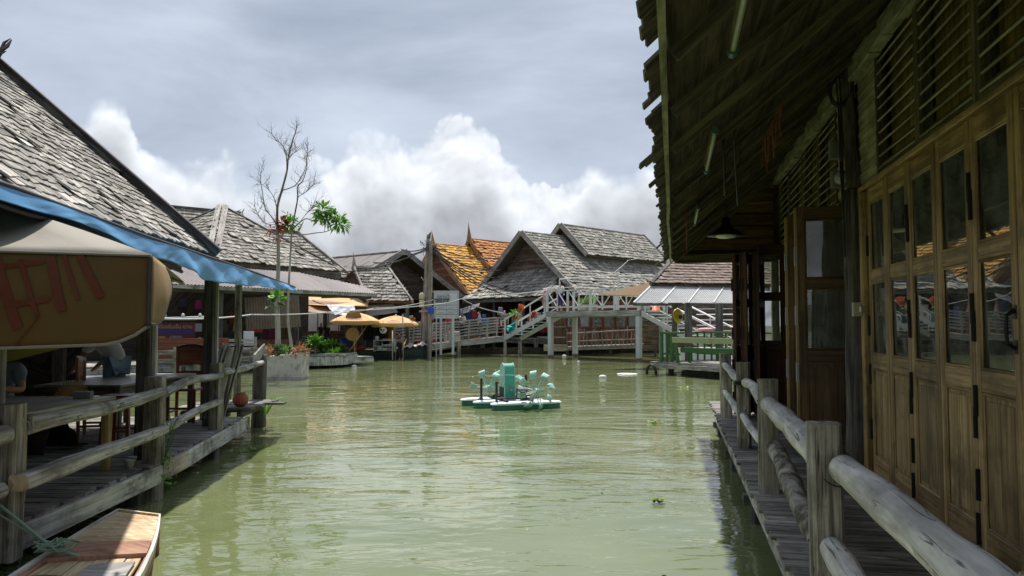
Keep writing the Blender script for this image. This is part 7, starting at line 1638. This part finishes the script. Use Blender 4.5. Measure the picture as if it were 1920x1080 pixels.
# ------------------------------------------------------------------ moored boat
def boat():
    h = thing('moored_boat', 'weathered flat-bowed wooden rowing boat with a cream bow deck tied below the terrace', 'boat', (-2.95, 5, 0))
    B0 = V((-3.13, 6.34, 0)); d = V((.2, -1, 0)).normalized(); n = V((d.y, -d.x, 0)) * -1; n = V((-d.y, d.x, 0)); Lb = 4.6
    hw = lambda t: .20 + .25 * (1 - (1 - min(1, t / 2.2)) ** 1.7); zg = lambda t: .32 - .07 * min(1, t / 1.6)
    P = lambda t, s, z: B0 + d * (t + s * .13 * max(0, 1 - t / .9)) + n * (hw(t) * s) + UPZ * z
    ts = [0, .08, .2, .4, .7, 1.0, 1.4, 1.8, 2.4, 3.2, 4.0, 4.6]
    for s in (1, -1):
        m = MB(); m.loft([[P(t, s, zg(t)), P(t, s * .97, zg(t) - .03), P(t, s * .86, .02), P(t, s * .7, -.12), P(t, s * .66, -.12), P(t, s * .82, .02), P(t, s * .92, zg(t) - .02)] for t in ts]); m.build('hull_side', M['hull_brown'], h, True)
        m = MB(); m.loft([[P(t, s * 1.03, zg(t) + .012), P(t, s * 1.03, zg(t) - .03), P(t, s * .955, zg(t) - .03), P(t, s * .955, zg(t) + .012)] for t in ts]); m.build('gunwale', M['hull_white'], h)
    MB().prism([P(0, -1, -.1), P(0, 1, -.1), P(0, 1, zg(0) + .01), P(0, -1, zg(0) + .01)], -d, .03).build('bow_board', M['hull_cream'], h)
    # bow deck planks (running across)
    m = MB(); t = .02
    while t < .70: m = MB(); w = .095; m.prism([P(t, -.93, zg(t) - .004), P(t, .93, zg(t) - .004), P(t + w - .004, .93, zg(t + w) - .004), P(t + w - .004, -.93, zg(t + w) - .004)], (0, 0, -1), .02); m.build('bow_plank', M['hull_cream'], h); t += w
    MB().prism([P(.715, -.92, zg(.7) - .002), P(.715, .92, zg(.7) - .002), P(1.02, .92, zg(1.02) - .002), P(1.02, -.92, zg(1.02) - .002)], (0, 0, -1), .03).build('bow_thwart', M['hull_brown'], h)
    # floor boards along the boat
    for k in range(6):
        a = -.84 + 1.68 * k / 6; b = -.84 + 1.68 * (k + 1) / 6; zz = .245 + R.uniform(-.004, .004)
        m = MB(); m.loft([[P(t, a + .012, zz), P(t, b - .012, zz), P(t, b - .012, zz - .02), P(t, a + .012, zz - .02)] for t in (1.02, 1.2, 1.4, 1.8, 2.4, 3.2, 4.5)]); m.build('floor_board', M['hull_cream'], h)
    for s in (1, -1): m = MB(); m.loft([[P(t, s * .90, zg(t) - .03), P(t, s * .85, .2), P(t, s * .83, .2), P(t, s * .88, zg(t) - .03)] for t in ts[5:]]); m.build('inner_side', M['hull_brown'], h)
    MB().prism([P(1.2, .06, .256), P(1.2, .80, .256), P(1.5, .80, .256), P(1.5, .06, .256)], (0, 0, 1), .015).build('grey_hatch', M['hull_grey'], h)
    for t in (1.75, 2.9): MB().prism([P(t, -.9, zg(t) - .03), P(t, .9, zg(t) - .03), P(t + .16, .9, zg(t) - .03), P(t + .16, -.9, zg(t) - .03)], (0, 0, -1), .03).build('thwart', M['hull_brown'], h)
    a = V((-3.78, 5.5, .62)); pts = [V((-3.72, 5.2, .78)), V((-3.62, 5.35, .62)), P(.95, -.9, .34), P(.98, -.6, .30), P(1.0, -.1, .24)]
    m = MB()
    def sm(p, r_, nn=8): m.tube(p, r_, 6, True, .12)
    sm(pts, .011); 
    for k in range(9):
        q = pts[2] + V((R.uniform(-.06, .14), R.uniform(-.1, .1), R.uniform(-.02, .03))); sm([q + V((.07 * math.cos(x * .9 + k), .05 * math.sin(x * 1.1 + k), .02 * math.sin(x * 2))) for x in range(9)], .007)
    sm([V((-4.2, 5.1, .95)), V((-3.8, 5.35, .66)), pts[2]], .008)
    single('mooring_rope', m, M['rope'], 'frayed green mooring rope knotted from the terrace railing to the boat', 'rope', True)
    m = MB(); c = P(1.5, -.45, .262)
    for k in range(2): m.tube([c + V((.17 * math.cos(x / 20 * 2 * PI) * (1 - .08 * k), .10 * math.sin(x / 20 * 2 * PI), .006 * k)) for x in range(21)], .008, 5)
    single('rope_coil', m, M['dark_post'], 'thin dark loop of rope lying on the boat floor', 'rope', True)
    # weeds under the terrace edge
    w = thing('bank_weeds', 'green weeds growing under the terrace edge beside the moored boat', 'weeds', (-3.6, 5, 0)); lm = MB()
    for k in range(16): leafcluster(lm, V((-3.66 + R.uniform(-.12, .08), 4.4 + k * .085, R.uniform(.03, .2))), .13, 46, .06, .022)
    lm.build('foliage', M['leaf_dark'], w)
boat()

# ------------------------------------------------------------------ small plants and floating bits
def bits():
    def tuft(lab, c, n, ln, mat='weed', name='grass_tuft'):
        t = thing(name, lab, 'plant', c); m = MB()
        for i in range(n):
            a = R.uniform(0, 2 * PI); d = V((math.cos(a) * .55, math.sin(a) * .55, 1)).normalized(); l = ln * R.uniform(.5, 1.1); s = d.cross(V((math.sin(a), math.cos(a), .1))).normalized() * .012
            p = c + V((math.cos(a), math.sin(a), 0)) * .05; q = p + d * l * .6; e = p + d * l * .9 + V((math.cos(a), math.sin(a), -.5)) * l * .35; m.face([p - s, q - s, e, q + s, p + s])
        m.build('blades', M[mat], t)
    tuft('spiky grass tuft growing at the foot of the dark post at the terrace end', V((-4.58, 13.9, .25)), 46, .5, 'leaf')
    v = thing('creeper', 'thin creeper hanging over the terrace edge beside the big railing post', 'creeper', (-3.8, 8.2, .4)); m = MB()
    for k in range(60): leafcluster(m, V((-3.80 + R.uniform(-.07, .07), 8.25 + R.uniform(-.1, .14), .12 + R.random() ** 1.3 * .75)), .05, 2, .06, .022)
    m.build('foliage', M['leaf'], v); s = MB()
    for k in range(5): s.tube([V((-3.8, 8.2, .35)), V((-3.78 + R.uniform(-.06, .06), 8.25 + R.uniform(-.1, .1), .7)), V((-3.76 + R.uniform(-.1, .1), 8.25 + R.uniform(-.15, .15), R.uniform(.8, 1.0)))], .004, 4)
    s.build('stem', M['leaf_dark'], v)
    def weed(lab, px, py, r_, n, up=.03):
        c = atz(px, py, .01); t = thing('water_weed', lab, 'water plant', c, 'floating water weeds'); m = MB()
        for k in range(n):
            a = R.uniform(0, 2 * PI); rr = r_ * math.sqrt(R.random()); p = c + V((math.cos(a) * rr, math.sin(a) * rr * .8, R.uniform(.005, up))); s = R.uniform(.02, .04); b = R.uniform(0, 6); tl = R.uniform(-.6, .6)
            u = V((math.cos(b), math.sin(b), tl)) * s; w_ = V((-math.sin(b), math.cos(b), 0)) * s * .7; m.face([p - u, p - w_, p + u, p + w_])
        m.build('leaves', M['weed'], t)
    weed('bright lime water weed clump floating nearest the right railing', 1233, 942, .07, 30, .05)
    weed('small lime weed patch floating left of the far railing posts', 1229, 792, .14, 40); weed('lime weed patch floating below the pavilion tyre', 1283, 727, .22, 30); weed('flat weed patch floating beside the terrace pile', 462, 845, .15, 60); weed('weed patch floating behind the terrace end', 455, 795, .25, 60); weed('weed specks floating by the moored boat', 45, 1000, .1, 30)
    for (px, py, sx, sy, lab) in ((1130, 708, .14, .10, 'round white foam lump floating left of the pavilion landing'), (1176, 701, .42, .3, 'flat white foam sheet floating beside the right bridge post'), (1058, 668, .12, .1, 'small white scrap floating under the footbridge'), (664, 688, .12, .12, 'pale crumpled scrap floating off the vendor boat'), (1085, 680, .06, .06, 'tiny white scrap floating in front of the bridge posts')):
        c = atz(px, py, 0); hh = .09 if sx < .2 else .014
        single('foam_litter', MB().lathe(c, [(.01, -.02), (sx, 0), (sx * .9, hh * .7), (sx * .4, hh), (.01, hh)], 9), M['foam'], lab, 'litter', True)
    deb = MB()
    for k in range(150):
        x, y = R.uniform(-4.2, 6.5), R.uniform(4.2, 36)
        if R.random() < .45: x = lex(min(y, 12)) + abs(R.gauss(.25, .3)) if y < 13 else x
        if x > y * .215 + .6: continue
        c = V((x, y, .004)); s_ = R.uniform(.008, .035); a = R.uniform(0, 6); u = V((math.cos(a), math.sin(a), R.uniform(-.1, .3))) * s_; w_ = V((-math.sin(a), math.cos(a), R.uniform(-.1, .2))) * s_ * R.uniform(.3, .8)
        deb.face([c - u, c - w_, c + u + V((0, 0, .004)), c + w_])
    deb.build('floating_debris', leafmat('dead_leaf', (.10, .075, .03), (.36, .32, .16), .1), None, kind='stuff', label='scattered dead leaves and scraps floating on the green water')
    # terracotta brick in the doorway, wood offcuts
    p = RP(8.2, 1.50, ZD); single('red_brick', MB().beam(p + UPZ * .05 - NR * .1, p + UPZ * .05 + NR * .1, .09, .07, UPZ, .006), M['brick'], 'red brick on the walkway at the foot of the open door', 'brick')
    p = RP(5.4, 1.72, ZD); single('wood_batten', MB().beam(p + UPZ * .03, p + UR * .5 + NR * .08 + UPZ * .03, .05, .05, UPZ, .004), M['door_edge'], 'short pale batten lying at the foot of the closed doors', 'batten')
    for i, t in enumerate((5.15, 3.95, 6.35)): q = RP(t, WL - .12, ZD); single('wood_block', MB().beam(q + UPZ * .05, q + UPZ * .05 + UR * .14, .1, .09, UPZ, .006), M['brown_board'], ['small brown wood block under the middle closed door', 'small brown wood block under the nearest closed door', 'small brown wood block under the far closed door'][i], 'wood block', group='wood blocks under the doors')
    # things fixed to the right house
    for i, (t, ti) in enumerate(((5.3, 1.3), (8.75, 1.35), (2.4, 1.3))):
        k = thing('tube_lamp', ['fluorescent tube with green end caps under the eave, the middle one', 'short fluorescent tube under the eave, the farthest one', 'fluorescent tube under the eave nearest the viewer'][i], 'lamp', RP(t, .3, zroof(.3) - .2), 'tube lamps under the eave')
        a = RP(t, .30, zroof(.3) - .19); b = RP(t + ti, .30, zroof(.3) - .19); MB().tube([a, b], .015, 8).build('tube', M['tube'], k, True); MB().beam(a + UPZ * .04, b + UPZ * .04, .045, .03, UPZ).build('batten', M['eave_rafter'], k)
        for q, e in ((a, UR * -.06), (b, UR * .06)): MB().tube([q, q + e], .026, 8).build('end_cap', M['lamp_green'], k)
    k = thing('pendant_lamp', 'black shaded pendant lamp with a flat white glass hanging at the end of the eave', 'lamp', RP(11, .76, 3.2)); c = RP(11, .76, 3.13)
    MB().lathe(c, [(.27, .03), (.25, .045), (.12, .13), (.07, .18), (.06, .29), (.01, .3)], 24).build('shade', M['iron'], k, True); MB().lathe(c, [(.01, -.012), (.12, 0), (.15, .03), (.15, .05)], 20).build('glass_disc', M['lamp_glass'], k, True); MB().tube([c + UPZ * .29, V((c.x, c.y, zroof(.76) - .03))], .008, 5).build('flex', M['wire'], k)
    d = thing('dried_fringe', 'row of dried red-brown palm strips hanging from the eave rafters', 'fringe', RP(7.4, .9, 3.6))
    for j in range(16): t = 6.7 + j * .1; z = zroof(.95) - .12; l = R.uniform(.12, .36); MB().beam(RP(t, .95, z), RP(t + R.uniform(-.04, .04), .95 + R.uniform(-.03, .03), z - l), R.uniform(.02, .05), .006, NR).build('palm_strip', plain('palm_strip', (.26, .09, .055), .85, .5, 8) if j == 0 else bpy.data.materials['palm_strip'], d)
    e = thing('dried_fringe', 'dry brown palm strip hanging beside the farthest tube lamp', 'fringe', RP(9, .2, 3.1))
    for j in range(3): MB().beam(RP(8.9 + j * .06, .17, zroof(.17) - .1), RP(8.9 + j * .07, .17, zroof(.17) - .38 - .08 * j), .04, .006, NR).build('palm_strip', bpy.data.materials['palm_strip'], e)
    cable('hanging_cable', [RP(6.3, .42, zroof(.42) - .1), RP(6.6, .45, zroof(.42) - .5), RP(7.4, .5, zroof(.5) - .32), RP(7.0, .62, zroof(.6) - .2)], .012, M['wire'], 'black cable drooping from the rafters beside the middle tube lamp', .05, 8)
    cable('hanging_cable', [RP(6.25, .5, zroof(.5) - .1), RP(6.9, .58, zroof(.5) - .62), RP(7.6, .62, zroof(.6) - .3)], .010, M['wire'], 'second thin black cable looping below the rafters', .04, 8)
    b = thing('junction_box', 'grey electric junction box on the log post, the upper one', 'box', RP(8.4, WL - .2, 3.9)); MB().beam(RP(8.72, WL - .13, 3.72), RP(8.72, WL - .13, 3.92), .2, .1, UR, .01).build('case', M['grey_box'], b); MB().beam(RP(8.66, WL - .13, 3.74), RP(8.66, WL - .13, 3.90), .17, .02, UR, .01).build('lid', M['grey_box'], b)
    b = thing('junction_box', 'pale glass-fronted electric meter on the log post, the lower one', 'box', RP(8.4, WL - .2, 3.5)); MB().beam(RP(8.72, WL - .13, 3.40), RP(8.72, WL - .13, 3.58), .17, .1, UR, .012).build('case', M['grey_box'], b); MB().lathe(RP(8.66, WL - .13, 3.49), [(.06, -.02), (.07, .02), (.02, .04)], 12, axis=-UR).build('dial', M['pale_plastic'], b)
    b = thing('switch_box', 'small cream switch box on the door frame beside the log post', 'switch', RP(8.1, WL - .08, 2.0)); MB().beam(RP(8.12, WL - .09, 1.98), RP(8.12, WL - .09, 2.12), .13, .07, UR, .008).build('case', M['cream_box'], b); MB().box(RP(8.05, WL - .09, 2.05), (.02, .03, .05), .2).build('toggle', M['white'], b)
    m = MB()
    for j in range(5): rr = R.uniform(.13, .2); c = RP(8.27, WL - .2, 4.35 + R.uniform(-.06, .06)); m.tube([c + NR * rr * .6 * math.cos(x / 16 * 2 * PI) + UPZ * rr * math.sin(x / 16 * 2 * PI) + UR * R.uniform(-.01, .01) for x in range(17)], .007, 5)
    single('cable_coil', m, M['wire'], 'coil of black cable hung on top of the log post', 'cable', True)
    for i, (dx, z0) in enumerate(((.10, 4.7), (.14, 4.75), (.07, 4.6))): cable('post_cable', [RP(8.3, WL - .1 - dx, z0), RP(8.32, WL - .12 - dx * .6, 4.2), RP(8.30, WL - .16 - dx * .3, 3.6), RP(8.28, WL - .18, 2.6 + .3 * i)], .011, M['wire'], ['black cable running down the left side of the log post', 'second black cable beside the junction boxes', 'short black cable at the top of the log post'][i], .02, 6)
    w = thing('plastic_sheet', 'strip of pale blue and white plastic hanging in the doorway gap beside the log post', 'plastic sheet', RP(9.6, 2.5, .5))
    for j, (z0, z1, mt) in enumerate(((.5, 1.25, 'sky_plastic'), (1.25, 1.45, 'blue'), (1.45, 1.62, 'foam'), (1.62, 1.78, 'blue'), (1.78, 2.1, 'foam'), (2.9, 3.2, 'foam'))): MB().grid(lambda s, t: RP(8.98 + .015 * math.sin(t * 9), 2.02 + .22 * s, z0 + (z1 - z0 - .004) * t), 3, 4, .01).build('strip', M[mt], w)
bits()
for o in S.objects:
    if o.type == 'MESH' and o.data.name.startswith('body'): pass
